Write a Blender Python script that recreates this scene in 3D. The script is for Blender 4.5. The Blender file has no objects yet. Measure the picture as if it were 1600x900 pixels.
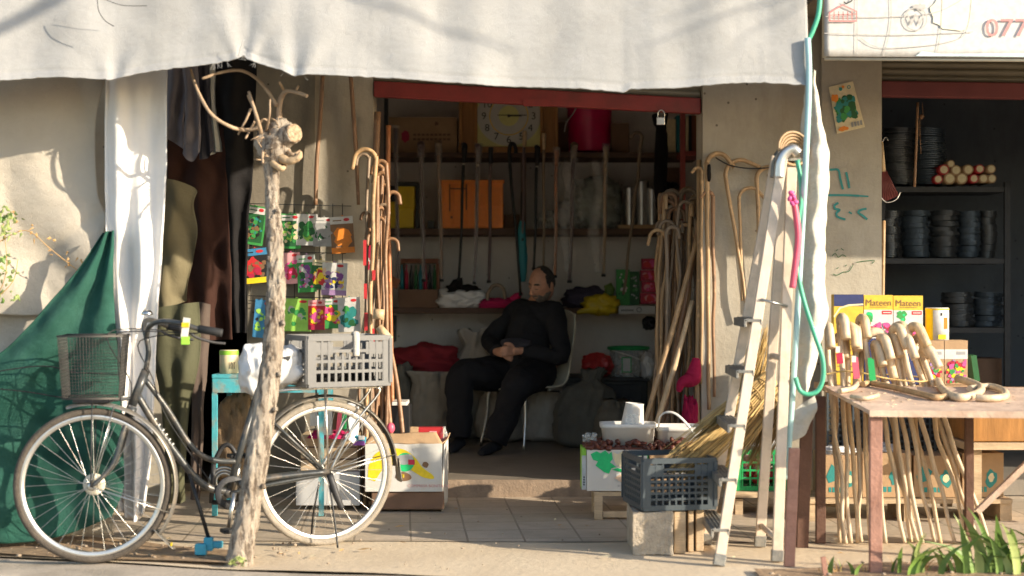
import bpy, bmesh, math, random
from mathutils import Vector, Matrix, noise
V = Vector
PI = math.pi
R_ = math.radians
sc = bpy.context.scene
COL = sc.collection

# ------------------------------------------------------------------ camera, sky, sun, exposure
F = 2450.0                      # focal length in photo pixels (photo is 1600 wide)
CZ = 1.2                        # eye height
cam_d = bpy.data.cameras.new('camera')
cam_d.sensor_width = 36.0
cam_d.lens = 36.0 * F / 1600.0
cam_d.clip_start = 0.05
cam_d.clip_end = 500.0
cam_d.dof.use_dof = True
cam_d.dof.focus_distance = 8.6
cam_d.dof.aperture_fstop = 1.7
cam = bpy.data.objects.new('camera', cam_d)
COL.objects.link(cam)
cam.location = (0, 0, CZ)
cam.rotation_euler = (R_(90), 0, 0)
sc.camera = cam

SUN_TH, SUN_EL = R_(26.5), R_(18.5)            # sun comes from the right, on the camera's side, low
sdir = V((math.cos(SUN_TH) * math.cos(SUN_EL), -math.sin(SUN_TH) * math.cos(SUN_EL), math.sin(SUN_EL)))
w = bpy.data.worlds.new('World')
sc.world = w
w.use_nodes = True
nt = w.node_tree
bg = nt.nodes['Background']
sky = nt.nodes.new('ShaderNodeTexSky')
sky.sky_type = 'NISHITA'
sky.sun_disc = False
sky.sun_elevation = SUN_EL
sky.sun_rotation = math.atan2(sdir.x, sdir.y)
nt.links.new(sky.outputs['Color'], bg.inputs['Color'])
bg.inputs['Strength'].default_value = 0.15
sl = bpy.data.lights.new('sun', 'SUN')
sl.energy = 4.2
sl.angle = R_(0.5)
sl.color = (1.0, 0.87, 0.68)
so = bpy.data.objects.new('sun', sl)
COL.objects.link(so)
so.location = (8, -4, 6)
so.rotation_euler = (-sdir).to_track_quat('-Z', 'Y').to_euler()
sc.view_settings.view_transform = 'Standard'
sc.view_settings.look = 'None'
sc.view_settings.exposure = 1.06
sc.view_settings.gamma = 1.0
sc.cycles.use_denoising = True
sc.cycles.max_bounces = 8
sc.cycles.diffuse_bounces = 5
sc.cycles.transparent_max_bounces = 24
sc.cycles.sample_clamp_indirect = 8.0
sc.cycles.caustics_reflective = False
sc.cycles.caustics_refractive = False

# ------------------------------------------------------------------ helpers
def P(px, py, d):
    """the point at distance d seen at photo pixel (px, py)"""
    return V(((px - 800) * d / F, d, CZ - (py - 450) * d / F))

def ipol(pts, n):
    """resample a polyline of vectors to n points, smooth"""
    m = len(pts)
    if m == 1: return [pts[0]] * n
    out = []
    for i in range(n):
        t = i / (n - 1) * (m - 1)
        k = min(int(t), m - 2); f = t - k
        p0, p1, p2, p3 = pts[max(k - 1, 0)], pts[k], pts[k + 1], pts[min(k + 2, m - 1)]
        out.append(0.5 * ((2 * p1) + (p2 - p0) * f + (2 * p0 - 5 * p1 + 4 * p2 - p3) * f * f + (3 * p1 - p0 - 3 * p2 + p3) * f ** 3))
    return out

def smooth(pts, k=6):
    return ipol(pts, (len(pts) - 1) * k + 1)

class Face:
    """a flat frame: origin, right, up, outward normal"""
    def __init__(s, o, r, u):
        s.o, s.r, s.u = V(o), V(r).normalized(), V(u).normalized()
        s.n = s.r.cross(s.u)
    def pt(s, a, b, off=0.0):
        return s.o + s.r * a + s.u * b + s.n * off

class MB:
    def __init__(s):
        s.bm = bmesh.new(); s.mi = 0; s.sm = False
    def face(s, vs):
        try:
            f = s.bm.faces.new(vs)
        except ValueError:
            return None
        f.material_index = s.mi; f.smooth = s.sm
        return f
    def verts(s, ps):
        return [s.bm.verts.new(p) for p in ps]
    def box(s, c, sz, R=None):
        c = V(c); h = V(sz) / 2
        vs = []
        for x in (-1, 1):
            for y in (-1, 1):
                for z in (-1, 1):
                    q = V((x * h.x, y * h.y, z * h.z))
                    vs.append(s.bm.verts.new(c + (R @ q if R else q)))
        o = s.sm; s.sm = False
        for q in ((0, 1, 3, 2), (4, 6, 7, 5), (0, 4, 5, 1), (2, 3, 7, 6), (0, 2, 6, 4), (1, 5, 7, 3)):
            s.face([vs[i] for i in q])
        s.sm = o
        return s
    def bxp(s, x0, y0, x1, y1, d, dep):
        a, b = P(x0, y0, d), P(x1, y1, d)
        return s.box(((a.x + b.x) / 2, d + dep / 2, (a.z + b.z) / 2), (abs(b.x - a.x), dep, abs(a.z - b.z)))
    def bar(s, a, b, wx, wy, up=V((0, 0, 1))):
        """box of section wx * wy from a to b"""
        a, b = V(a), V(b); z = (b - a); L = z.length; z.normalize()
        x = up.cross(z)
        if x.length < 1e-4: x = V((1, 0, 0))
        x.normalize(); y = z.cross(x)
        R = Matrix((x, y, z)).transposed()
        return s.box((a + b) / 2, (wx, wy, L), R)
    def tube(s, pts, rad, seg=8, caps=True, closed=False, flat=1.0):
        pts = [V(p) for p in pts]; n = len(pts)
        if not isinstance(rad, (list, tuple)): rad = [rad] * n
        if len(rad) != n:
            m = len(rad)
            rr = []
            for i in range(n):
                t = i / (n - 1) * (m - 1); k = min(int(t), m - 2); rr.append(rad[k] + (rad[k + 1] - rad[k]) * (t - k))
            rad = rr
        o = s.sm; s.sm = True
        rings = []; x = None
        for i in range(n):
            if closed: t = pts[(i + 1) % n] - pts[i - 1]
            else: t = pts[min(i + 1, n - 1)] - pts[max(i - 1, 0)]
            t.normalize()
            if x is None:
                ref = V((0, 0, 1)) if abs(t.z) < 0.9 else V((1, 0, 0))
                x = ref.cross(t)
            else:
                x = x - t * x.dot(t)
            if x.length < 1e-6: x = V((1, 0, 0)).cross(t)
            x.normalize(); y = t.cross(x)
            rings.append(s.verts([pts[i] + (x * math.cos(a) + y * math.sin(a) * flat) * rad[i] for a in (2 * PI * k / seg for k in range(seg))]))
        m = n if closed else n - 1
        for i in range(m):
            r0, r1 = rings[i], rings[(i + 1) % n]
            for k in range(seg):
                s.face([r0[k], r0[(k + 1) % seg], r1[(k + 1) % seg], r1[k]])
        if caps and not closed:
            s.sm = False
            s.face(rings[0][::-1]); s.face(rings[-1])
        s.sm = o
        return s
    def ring(s, c, ax, R, r, n=48, seg=8, flat=1.0):
        ax = V(ax).normalized(); x = ax.orthogonal().normalized(); y = ax.cross(x)
        c = V(c); o = s.sm; s.sm = True
        rings = []
        for i in range(n):
            a = 2 * PI * i / n; q = x * math.cos(a) + y * math.sin(a)
            rings.append(s.verts([c + q * (R + r * math.cos(b)) + ax * r * flat * math.sin(b) for b in (2 * PI * k / seg for k in range(seg))]))
        for i in range(n):
            r0, r1 = rings[i], rings[(i + 1) % n]
            for k in range(seg):
                s.face([r0[k], r1[k], r1[(k + 1) % seg], r0[(k + 1) % seg]])
        s.sm = o
        return s
    def lathe(s, c, prof, ax=(0, 0, 1), n=24, caps=True):
        """prof: list of (radius, height) along ax"""
        ax = V(ax).normalized(); x = ax.orthogonal().normalized(); y = ax.cross(x); c = V(c)
        o = s.sm; s.sm = True
        rings = [s.verts([c + ax * h + (x * math.cos(a) + y * math.sin(a)) * r for a in (2 * PI * k / n for k in range(n))]) for r, h in prof]
        for r0, r1 in zip(rings, rings[1:]):
            for k in range(n):
                s.face([r0[k], r0[(k + 1) % n], r1[(k + 1) % n], r1[k]])
        s.sm = False
        if caps:
            if prof[0][0] > 1e-4: s.face(rings[0][::-1])
            if prof[-1][0] > 1e-4: s.face(rings[-1])
        s.sm = o
        return s
    def prism(s, outline, n, t):
        """flat outline (world points) pushed along n by t"""
        n = V(n); a = s.verts(outline); b = s.verts([V(p) + n * t for p in outline])
        o = s.sm; s.sm = False
        s.face(a); s.face(b[::-1])
        for i in range(len(a)):
            j = (i + 1) % len(a)
            s.face([a[j], a[i], b[i], b[j]])
        s.sm = o
        return s
    def poly(s, fc, pts, off=0.002):
        s.face(s.verts([fc.pt(a, b, off) for a, b in pts]))
        return s
    def rect(s, fc, a0, b0, a1, b1, off=0.002):
        return s.poly(fc, [(a0, b0), (a1, b0), (a1, b1), (a0, b1)], off)
    def disc(s, fc, a, b, ra, rb=None, off=0.002, n=20, wob=0, rnd=random):
        rb = rb or ra
        return s.poly(fc, [(a + ra * math.cos(t) * k, b + rb * math.sin(t) * k) for t, k in ((2 * PI * i / n, 1 + (rnd.uniform(-wob, wob) if wob else 0)) for i in range(n))], off)
    def art(s, fc, a0, b0, a1, b1, n, size, mis, seed, off=0.002, wob=0.3, asp=1.0):
        """irregular printed patches inside a rectangle"""
        rn = random.Random(seed)
        for i in range(n):
            r = size * rn.uniform(0.5, 1.2)
            r = min(r, (a1 - a0) / 2 * 0.98 / 1.3, (b1 - b0) / 2 * 0.98 / 1.3 / asp)
            s.mi = rn.choice(mis)
            a = rn.uniform(a0 + r * 1.3, a1 - r * 1.3); b = rn.uniform(b0 + r * asp * 1.3, b1 - r * asp * 1.3)
            s.disc(fc, a, b, r, r * asp, off + i * 0.00008, 9, wob, rn)
        return s
    def text(s, fc, txt, a, b, size, off=0.003, align='LEFT', sx=1.0):
        cu = bpy.data.curves.new('t', 'FONT'); cu.body = txt; cu.size = size; cu.align_x = align; cu.resolution_u = 3; cu.fill_mode = 'FRONT'
        ob = bpy.data.objects.new('t', cu); COL.objects.link(ob)
        me = bpy.data.meshes.new_from_object(ob.evaluated_get(bpy.context.evaluated_depsgraph_get()))
        vs = s.verts([fc.pt(a + v.co.x * sx, b + v.co.y, off) for v in me.vertices])
        for p in me.polygons: s.face([vs[i] for i in p.vertices])
        bpy.data.objects.remove(ob); bpy.data.curves.remove(cu); bpy.data.meshes.remove(me)
        return s
    def stroke(s, fc, pts, wd, off=0.002):
        """flat pen stroke along 2D points"""
        pts = [V((a, b, 0)) for a, b in pts]
        L = []
        for i, p in enumerate(pts):
            t = (pts[min(i + 1, len(pts) - 1)] - pts[max(i - 1, 0)]).normalized(); q = V((-t.y, t.x, 0)) * wd / 2
            L.append((p + q, p - q))
        for (p0, q0), (p1, q1) in zip(L, L[1:]):
            s.poly(fc, [(q0.x, q0.y), (q1.x, q1.y), (p1.x, p1.y), (p0.x, p0.y)], off)
        return s
    def ball(s, c, r, R=None, nu=20, nv=12, fn=None):
        """ellipsoid; fn(dir) gives a radial factor"""
        c = V(c); r = V(r) if not isinstance(r, (int, float)) else V((r, r, r))
        o = s.sm; s.sm = True
        def q(u, v):
            d = V((math.sin(v) * math.cos(u), math.sin(v) * math.sin(u), math.cos(v)))
            k = fn(d) if fn else 1.0
            p = V((d.x * r.x, d.y * r.y, d.z * r.z)) * k
            return c + (R @ p if R else p)
        top = s.bm.verts.new(q(0, 0)); bot = s.bm.verts.new(q(0, PI))
        rows = [s.verts([q(2 * PI * i / nu, PI * j / nv) for i in range(nu)]) for j in range(1, nv)]
        for i in range(nu):
            k = (i + 1) % nu
            s.face([top, rows[0][i], rows[0][k]]); s.face([bot, rows[-1][k], rows[-1][i]])
            for a, b in zip(rows, rows[1:]): s.face([a[i], b[i], b[k], a[k]])
        s.sm = o
        return s
    def sack(s, c, r, seed=0, amp=0.18, freq=2.2, floor=None, nu=40, nv=26, sq=0.7, crease=0.05):
        """a lumpy bag: superellipsoid with folds, resting flat on z = floor"""
        c = V(c); r = V(r); sd = V((seed * 7.3, seed * 3.1, seed * 5.7))
        def fn(d):
            m = max(abs(d.x), abs(d.y), abs(d.z)) ** sq
            k = 1.0 / (m ** 0.5 + 0.35) * 1.3
            k *= 1 + amp * noise.noise(d * freq + sd) + crease * (1 - abs(noise.noise(V((d.x * 2.6, d.y * 2.6, d.z * 1.1)) * freq + sd)) * 5) + crease * 0.35 * noise.noise(V((d.x * 7, d.y * 7, d.z * 3)) * freq + sd)
            return k
        n0 = len(s.bm.verts)
        s.ball(c, r, None, nu, nv, fn)
        if floor is not None:
            s.bm.verts.ensure_lookup_table()
            for v in s.bm.verts[n0:]:
                if v.co.z < floor: v.co.z = floor + (v.co.z - floor) * 0.02
        return s
    def pouch(s, c, rx, ry, h, seed=0, neck=.35, flare=.5, folds=11, nu=72, nv=36, lean=(0, 0)):
        """a filled cloth sack standing on its base: slumped belly, gathered neck, open rim"""
        c = V(c); sd = V((seed * 5.1, seed * 2.3, 0)); o = s.sm; s.sm = True; rows = []
        for j in range(nv + 1):
            v = j / nv
            if v < .08: k = .55 + .42 * (v / .08) ** .5
            elif v < .72: k = .97 + .10 * math.sin((v - .08) / .64 * PI) - .12 * ((v - .08) / .64) ** 2
            elif v < .88: k = .85 + (neck - .85) * (.5 - .5 * math.cos((v - .72) / .16 * PI))
            else: k = neck + (flare - neck) * ((v - .88) / .12) ** .7
            g = max(0, (v - .35) / .65) ** 1.3; row = []
            for i in range(nu):
                a = 2 * PI * i / nu; d = V((math.cos(a), math.sin(a), v * 1.5))
                q = k * (1 + .16 * noise.noise(d * 1.4 + sd) + .05 * noise.noise(V((d.x * 4, d.y * 4, v * 5)) + sd) + .03 * (1 - 4 * abs(noise.noise(V((d.x * 4.5 + v, d.y * 4.5, v * 6)) + sd))))
                q *= 1 + g * .10 * math.sin(folds * a + 3 * noise.noise(d * 2 + sd)) + .012 * math.sin(27 * a + 9 * v)
                z = h * v * (1 + .06 * noise.noise(d * 2 + sd * 2)) + (.05 * h * noise.noise(d * 3 + sd) if v > .9 else 0)
                row.append(s.bm.verts.new(c + V((rx * q * math.cos(a) + lean[0] * v * v, ry * q * math.sin(a) + lean[1] * v * v, z))))
            rows.append(row)
        for a, b in zip(rows, rows[1:]):
            for i in range(nu): s.face([a[i], a[(i + 1) % nu], b[(i + 1) % nu], b[i]])
        s.face(rows[0][::-1]); s.face(rows[-1]); s.sm = o
        return s
    def sheet(s, rows, nu, nv, fn=None):
        """rows of vectors (top to bottom) resampled to a smooth grid; fn(u, v, p) may move a point"""
        g = [ipol(r, nu) for r in rows]
        cols = [ipol([r[i] for r in g], nv) for i in range(nu)]
        o = s.sm; s.sm = True
        vs = [[s.bm.verts.new(fn(i / (nu - 1), j / (nv - 1), cols[i][j]) if fn else cols[i][j]) for j in range(nv)] for i in range(nu)]
        for i in range(nu - 1):
            for j in range(nv - 1):
                s.face([vs[i][j], vs[i][j + 1], vs[i + 1][j + 1], vs[i + 1][j]])
        s.sm = o
        return s
    def rough(s, amp, freq, seed=0, n0=0):
        s.bm.normal_update()
        sd = V((seed * 3.7, seed * 1.3, seed * 9.1))
        mv = [(v, v.normal * amp * (noise.noise(v.co * freq + sd) + 0.5 * noise.noise(v.co * freq * 2.7 + sd))) for v in list(s.bm.verts)[n0:]]
        for v, d in mv: v.co += d
        return s
    def ridged(s, amp, f, fz, seed=0, n0=0):
        s.bm.normal_update(); sd = V((seed * 3.7, seed * 1.3, seed * 9.1))
        mv = [(v, v.normal * amp * (0.6 - 2.4 * abs(noise.noise(V((v.co.x * f, v.co.y * f, v.co.z * fz)) + sd)))) for v in list(s.bm.verts)[n0:]]
        for v, d in mv: v.co += d
        return s
    def build(s, name, mats, parent=None, thick=0, bevel=0, recalc=True, remesh=0):
        if not isinstance(mats, (list, tuple)): mats = [mats]
        if recalc: bmesh.ops.recalc_face_normals(s.bm, faces=s.bm.faces[:])
        base = None
        if parent is None:
            xs = [v.co for v in s.bm.verts]
            lo = [min(c[i] for c in xs) for i in range(3)]; hi = [max(c[i] for c in xs) for i in range(3)]
            base = V(((lo[0] + hi[0]) / 2, (lo[1] + hi[1]) / 2, lo[2]))
        else:
            r = parent; base = V((0, 0, 0))
            while r is not None: base += r.location; r = r.parent
        for v in s.bm.verts: v.co -= base
        me = bpy.data.meshes.new(name)
        s.bm.to_mesh(me); s.bm.free()
        for m in mats: me.materials.append(m if not isinstance(m, str) else M[m])
        ob = bpy.data.objects.new(name, me); COL.objects.link(ob)
        if parent is None: ob.location = base
        else: ob.parent = parent
        if remesh:
            md = ob.modifiers.new('r', 'REMESH'); md.mode = 'VOXEL'; md.voxel_size = remesh; md.use_smooth_shade = True
            md = ob.modifiers.new('s', 'SMOOTH'); md.factor = 0.5; md.iterations = 4
        if thick:
            md = ob.modifiers.new('thick', 'SOLIDIFY'); md.thickness = thick; md.offset = 0
        if bevel:
            md = ob.modifiers.new('bevel', 'BEVEL'); md.width = bevel; md.segments = 2; md.limit_method = 'ANGLE'
        return ob

def tag(o, label=None, cat=None, group=None, kind=None):
    if label: o['label'] = label
    if cat: o['category'] = cat
    if group: o['group'] = group
    if kind: o['kind'] = kind
    return o

def thing(name, label, cat, loc=(0, 0, 0), group=None):
    o = bpy.data.objects.new(name, None); COL.objects.link(o)
    o.location = loc; o.empty_display_size = 0.1
    return tag(o, label, cat, group)

def struct(o):
    o['kind'] = 'structure'
    return o

# ------------------------------------------------------------------ materials
M = {}
def newmat(key):
    m = bpy.data.materials.new(key); m.use_nodes = True; M[key] = m
    nt = m.node_tree; b = nt.nodes['Principled BSDF']
    tc = nt.nodes.new('ShaderNodeTexCoord')
    return m, nt, b, tc

def ramp(nt, fac, stops, interp='LINEAR'):
    r = nt.nodes.new('ShaderNodeValToRGB'); r.color_ramp.interpolation = interp
    el = r.color_ramp.elements
    while len(el) < len(stops): el.new(0.5)
    for e, (p, c) in zip(el, stops):
        e.position = p; e.color = tuple(c) + (1,) if len(c) == 3 else c
    nt.links.new(fac, r.inputs['Fac'])
    return r.outputs['Color']

def noi(nt, tc, scale, detail=4, rough=0.55, stretch=None, out='Fac', coord='Object'):
    n = nt.nodes.new('ShaderNodeTexNoise'); n.inputs['Scale'].default_value = scale
    n.inputs['Detail'].default_value = detail; n.inputs['Roughness'].default_value = rough
    src = tc.outputs[coord]
    if stretch:
        mp = nt.nodes.new('ShaderNodeMapping'); mp.inputs['Scale'].default_value = stretch
        nt.links.new(src, mp.inputs['Vector']); src = mp.outputs['Vector']
    nt.links.new(src, n.inputs['Vector'])
    return n.outputs[out]

def mixc(nt, fac, a, b, mode='MIX'):
    n = nt.nodes.new('ShaderNodeMix'); n.data_type = 'RGBA'; n.blend_type = mode
    for s_, v in ((0, fac), (6, a), (7, b)):
        if isinstance(v, bpy.types.NodeSocket): nt.links.new(v, n.inputs[s_])
        elif isinstance(v, (int, float)): n.inputs[s_].default_value = v
        else: n.inputs[s_].default_value = tuple(v) + (1,)
    return n.outputs[2]

def bumpn(nt, b, h, strength, dist=0.01):
    n = nt.nodes.new('ShaderNodeBump'); n.inputs['Strength'].default_value = strength; n.inputs['Distance'].default_value = dist
    nt.links.new(h, n.inputs['Height']); nt.links.new(n.outputs['Normal'], b.inputs['Normal'])

def pm(key, col, rough=0.6, var=0.15, scale=6, bump=0.15, bscale=60, metal=0.0, dirt=None, dscale=3, damt=0.5, stretch=None, spec=0.4, sheen=0):
    """generic worn surface: base colour with blotches, dirt patches and fine bump"""
    m, nt, b, tc = newmat(key)
    c = V(col)
    f = noi(nt, tc, scale, 5, 0.6, stretch)
    out = ramp(nt, f, [(0.3, [max(0, x * (1 - var)) for x in c]), (0.7, [min(1, x * (1 + var)) for x in c])])
    if dirt:
        g = noi(nt, tc, dscale, 6, 0.65)
        k = ramp(nt, g, [(0.48, (0, 0, 0)), (0.68, (damt,) * 3)])
        out = mixc(nt, k, out, dirt)
    nt.links.new(out, b.inputs['Base Color'])
    b.inputs['Roughness'].default_value = rough; b.inputs['Metallic'].default_value = metal
    b.inputs['Specular IOR Level'].default_value = spec
    if sheen: b.inputs['Sheen Weight'].default_value = sheen
    if bump: bumpn(nt, b, noi(nt, tc, bscale, 3, 0.6, stretch), bump)
    return m

def cloth(key, col, var=0.08, weave=500, dirt=None, damt=0.35, wr=0.5, wscale=5, rough=0.85, trans=0.0, dscale=2.5):
    m, nt, b, tc = newmat(key)
    c = V(col)
    out = ramp(nt, noi(nt, tc, 4, 5), [(0.3, [x * (1 - var) for x in c]), (0.7, [min(1, x * (1 + var)) for x in c])])
    if dirt:
        k = ramp(nt, noi(nt, tc, dscale, 7, 0.7), [(0.47, (0, 0, 0)), (0.7, (damt,) * 3)])
        out = mixc(nt, k, out, dirt)
    nt.links.new(out, b.inputs['Base Color'])
    b.inputs['Roughness'].default_value = rough; b.inputs['Specular IOR Level'].default_value = 0.2
    # weave + wrinkles
    a = noi(nt, tc, wscale, 5, 0.6)
    wv = nt.nodes.new('ShaderNodeTexWave'); wv.inputs['Scale'].default_value = weave / 6; wv.inputs['Distortion'].default_value = 1.5
    nt.links.new(tc.outputs['Object'], wv.inputs['Vector'])
    ad = nt.nodes.new('ShaderNodeMath'); ad.operation = 'MULTIPLY_ADD'; ad.inputs[1].default_value = 0.04
    nt.links.new(wv.outputs['Fac'], ad.inputs[0]); nt.links.new(a, ad.inputs[2])
    bumpn(nt, b, ad.outputs[0], wr, 0.03)
    if trans:
        t = nt.nodes.new('ShaderNodeBsdfTranslucent'); nt.links.new(out, t.inputs['Color'])
        mx = nt.nodes.new('ShaderNodeMixShader'); mx.inputs[0].default_value = trans
        o = nt.nodes['Material Output']
        nt.links.new(b.outputs[0], mx.inputs[1]); nt.links.new(t.outputs[0], mx.inputs[2]); nt.links.new(mx.outputs[0], o.inputs[0])
    return m

def film(key, col=(0.9, 0.9, 0.9), op=0.35, rough=0.15):
    """clear crinkled plastic"""
    m, nt, b, tc = newmat(key)
    b.inputs['Base Color'].default_value = tuple(col) + (1,); b.inputs['Roughness'].default_value = rough
    b.inputs['Specular IOR Level'].default_value = 0.8
    n = noi(nt, tc, 28, 4, 0.6)
    bumpn(nt, b, n, 1.0, 0.02)
    t = nt.nodes.new('ShaderNodeBsdfTransparent'); mx = nt.nodes.new('ShaderNodeMixShader')
    k = ramp(nt, n, [(0.35, (op * 0.4,) * 3), (0.7, (min(1, op * 1.6),) * 3)])
    nt.links.new(k, mx.inputs[0]); nt.links.new(t.outputs[0], mx.inputs[1]); nt.links.new(b.outputs[0], mx.inputs[2])
    nt.links.new(mx.outputs[0], nt.nodes['Material Output'].inputs[0])
    return m

def canemat(key, col, dark=0.45, light=1.5):
    """peeled or bark-on stick: streaks along, pale and dark knots"""
    m, nt, b, tc = newmat(key)
    c = V(col)
    out = ramp(nt, noi(nt, tc, 9, 5, 0.6, (3, 3, 0.6)), [(0.3, c * 0.65), (0.55, c), (0.75, [min(1, x * 1.25) for x in c])])
    vo = nt.nodes.new('ShaderNodeTexVoronoi'); vo.inputs['Scale'].default_value = 17
    nt.links.new(tc.outputs['Object'], vo.inputs['Vector'])
    k = ramp(nt, vo.outputs['Distance'], [(0.12, (0.8,) * 3), (0.26, (0, 0, 0))])
    out = mixc(nt, k, out, [min(1, x * light) for x in c])
    k2 = ramp(nt, noi(nt, tc, 13, 3), [(0.62, (0, 0, 0)), (0.72, (0.7,) * 3)])
    out = mixc(nt, k2, out, c * dark)
    nt.links.new(out, b.inputs['Base Color']); b.inputs['Roughness'].default_value = 0.5
    bumpn(nt, b, noi(nt, tc, 40, 4), 0.3)
    return m

# stones, ground, plaster
def ground_mats():
    m, nt, b, tc = newmat('road')
    out = ramp(nt, noi(nt, tc, 3, 8, 0.7), [(0.3, (0.22, 0.19, 0.155)), (0.7, (0.32, 0.28, 0.225))])
    nt.links.new(out, b.inputs['Base Color']); b.inputs['Roughness'].default_value = 0.9
    bumpn(nt, b, noi(nt, tc, 90, 5), 0.4)
    m, nt, b, tc = newmat('concrete')
    out = ramp(nt, noi(nt, tc, 1.3, 9, 0.7), [(0.3, (0.52, 0.41, 0.28)), (0.5, (0.62, 0.50, 0.35)), (0.72, (0.68, 0.565, 0.41))])
    k = ramp(nt, noi(nt, tc, 8, 6, 0.7, (1, 3, 1)), [(0.58, (0, 0, 0)), (0.74, (0.35,) * 3)])
    out = mixc(nt, k, out, (0.38, 0.31, 0.23))
    vo = nt.nodes.new('ShaderNodeTexVoronoi'); vo.inputs['Scale'].default_value = 60
    nt.links.new(tc.outputs['Object'], vo.inputs['Vector'])
    out = mixc(nt, ramp(nt, vo.outputs['Distance'], [(0.06, (0.5,) * 3), (0.12, (0, 0, 0))]), out, (0.33, 0.28, 0.2))
    nt.links.new(out, b.inputs['Base Color']); b.inputs['Roughness'].default_value = 0.85
    bumpn(nt, b, noi(nt, tc, 22, 8, 0.7), 0.35, 0.02)
    m, nt, b, tc = newmat('tiles')
    br = nt.nodes.new('ShaderNodeTexBrick'); br.offset = 0.0
    br.inputs['Scale'].default_value = 1.0; br.inputs['Brick Width'].default_value = 0.27; br.inputs['Row Height'].default_value = 0.27
    br.inputs['Mortar Size'].default_value = 0.006; br.inputs['Mortar Smooth'].default_value = 0.3; br.inputs['Bias'].default_value = 0
    br.inputs['Color1'].default_value = (0.47, 0.375, 0.275, 1); br.inputs['Color2'].default_value = (0.54, 0.44, 0.335, 1); br.inputs['Mortar'].default_value = (0.27, 0.215, 0.155, 1)
    mp = nt.nodes.new('ShaderNodeMapping'); mp.inputs['Rotation'].default_value = (0, 0, R_(-4))
    nt.links.new(tc.outputs['Object'], mp.inputs['Vector']); nt.links.new(mp.outputs['Vector'], br.inputs['Vector'])
    k = ramp(nt, noi(nt, tc, 3, 8, 0.75), [(0.4, (0, 0, 0)), (0.65, (0.8,) * 3)])
    out = mixc(nt, k, br.outputs['Color'], (0.36, 0.30, 0.22))
    k = ramp(nt, noi(nt, tc, 14, 5, 0.7), [(0.6, (0, 0, 0)), (0.7, (0.45,) * 3)])
    out = mixc(nt, k, out, (0.58, 0.5, 0.4))
    nt.links.new(out, b.inputs['Base Color']); b.inputs['Roughness'].default_value = 0.8
    iv = nt.nodes.new('ShaderNodeMath'); iv.operation = 'MULTIPLY_ADD'; iv.inputs[1].default_value = -1.2
    nt.links.new(br.outputs['Fac'], iv.inputs[0]); nt.links.new(noi(nt, tc, 30, 6), iv.inputs[2])
    bumpn(nt, b, iv.outputs[0], 0.35, 0.010)
    for key, c0, c1, st in (('plaster_front', (0.36, 0.32, 0.255), (0.47, 0.425, 0.35), (0.27, 0.235, 0.185)),
                            ('plaster_grey', (0.22, 0.19, 0.15), (0.29, 0.255, 0.2), (0.15, 0.13, 0.1)),
                            ('plaster_back', (0.72, 0.68, 0.64), (0.80, 0.76, 0.72), (0.60, 0.56, 0.52)),
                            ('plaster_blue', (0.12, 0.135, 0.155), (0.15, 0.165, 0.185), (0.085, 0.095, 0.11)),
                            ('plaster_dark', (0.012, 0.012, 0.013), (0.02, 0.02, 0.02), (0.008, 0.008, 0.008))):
        m, nt, b, tc = newmat(key)
        out = ramp(nt, noi(nt, tc, 1.7, 8, 0.65), [(0.35, c0), (0.65, c1)])
        out = mixc(nt, ramp(nt, noi(nt, tc, 3.0, 8, 0.7, (1, 1, 0.35)), [(0.5, (0, 0, 0)), (0.72, (0.7,) * 3)]), out, st)
        vo = nt.nodes.new('ShaderNodeTexVoronoi'); vo.inputs['Scale'].default_value = 9
        nt.links.new(tc.outputs['Object'], vo.inputs['Vector'])
        out = mixc(nt, ramp(nt, vo.outputs['Distance'], [(0.05, (0.8,) * 3), (0.075, (0, 0, 0))]), out, [x * 0.4 for x in st])
        nt.links.new(out, b.inputs['Base Color']); b.inputs['Roughness'].default_value = 0.9
        b.inputs['Specular IOR Level'].default_value = 0.2
        bumpn(nt, b, noi(nt, tc, 26, 7, 0.7), 0.35, 0.015)
ground_mats()
pm('kerb', (0.42, 0.355, 0.28), 0.9, 0.2, 4, 0.4, 50, dirt=(0.2, 0.17, 0.13), dscale=5)
pm('dirt', (0.33, 0.225, 0.135), 0.95, 0.3, 7, 0.9, 30, dirt=(0.2, 0.13, 0.08), dscale=9, damt=0.8)
pm('basketwire', (0.075, 0.07, 0.065), 0.5, 0.2, 9, 0, 60, 0.5)
pm('stone', (0.32, 0.25, 0.18), 0.9, 0.25, 12, 0.5, 60)
pm('shopfloor', (0.22, 0.19, 0.155), 0.6, 0.2, 4, 0.2, 30, dirt=(0.2, 0.17, 0.13), dscale=4)
pm('step', (0.30, 0.22, 0.155), 0.85, 0.25, 6, 0.5, 40, dirt=(0.16, 0.12, 0.09), dscale=8)
pm('block', (0.44, 0.37, 0.285), 0.95, 0.2, 20, 1.0, 90, dirt=(0.3, 0.25, 0.19), dscale=14)
# cloths
cloth('awning', (0.41, 0.405, 0.395), 0.06, 700, dirt=(0.33, 0.325, 0.31), damt=0.7, wr=0.5, wscale=5, trans=0.08)
cloth('tarp', (0.56, 0.505, 0.425), 0.06, 600, dirt=(0.44, 0.385, 0.31), damt=0.5, wr=0.9, trans=0.06)
cloth('white_cloth', (0.80, 0.775, 0.75), 0.03, 700, dirt=(0.7, 0.67, 0.6), damt=0.2, wr=0.5)
cloth('strip_cloth', (0.66, 0.63, 0.55), 0.08, 600, dirt=(0.44, 0.4, 0.32), damt=0.6, wr=1.0, wscale=9)
cloth('net', (0.028, 0.11, 0.082), 0.3, 900, dirt=(0.07, 0.19, 0.15), damt=0.7, wr=0.8, wscale=8, trans=0.25)
cloth('khaki', (0.175, 0.15, 0.09), 0.1, 700, wr=0.6)
cloth('olive', (0.085, 0.085, 0.05), 0.1, 700, wr=0.6)
cloth('greytrouser', (0.20, 0.185, 0.21), 0.1, 700, wr=0.5)
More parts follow.
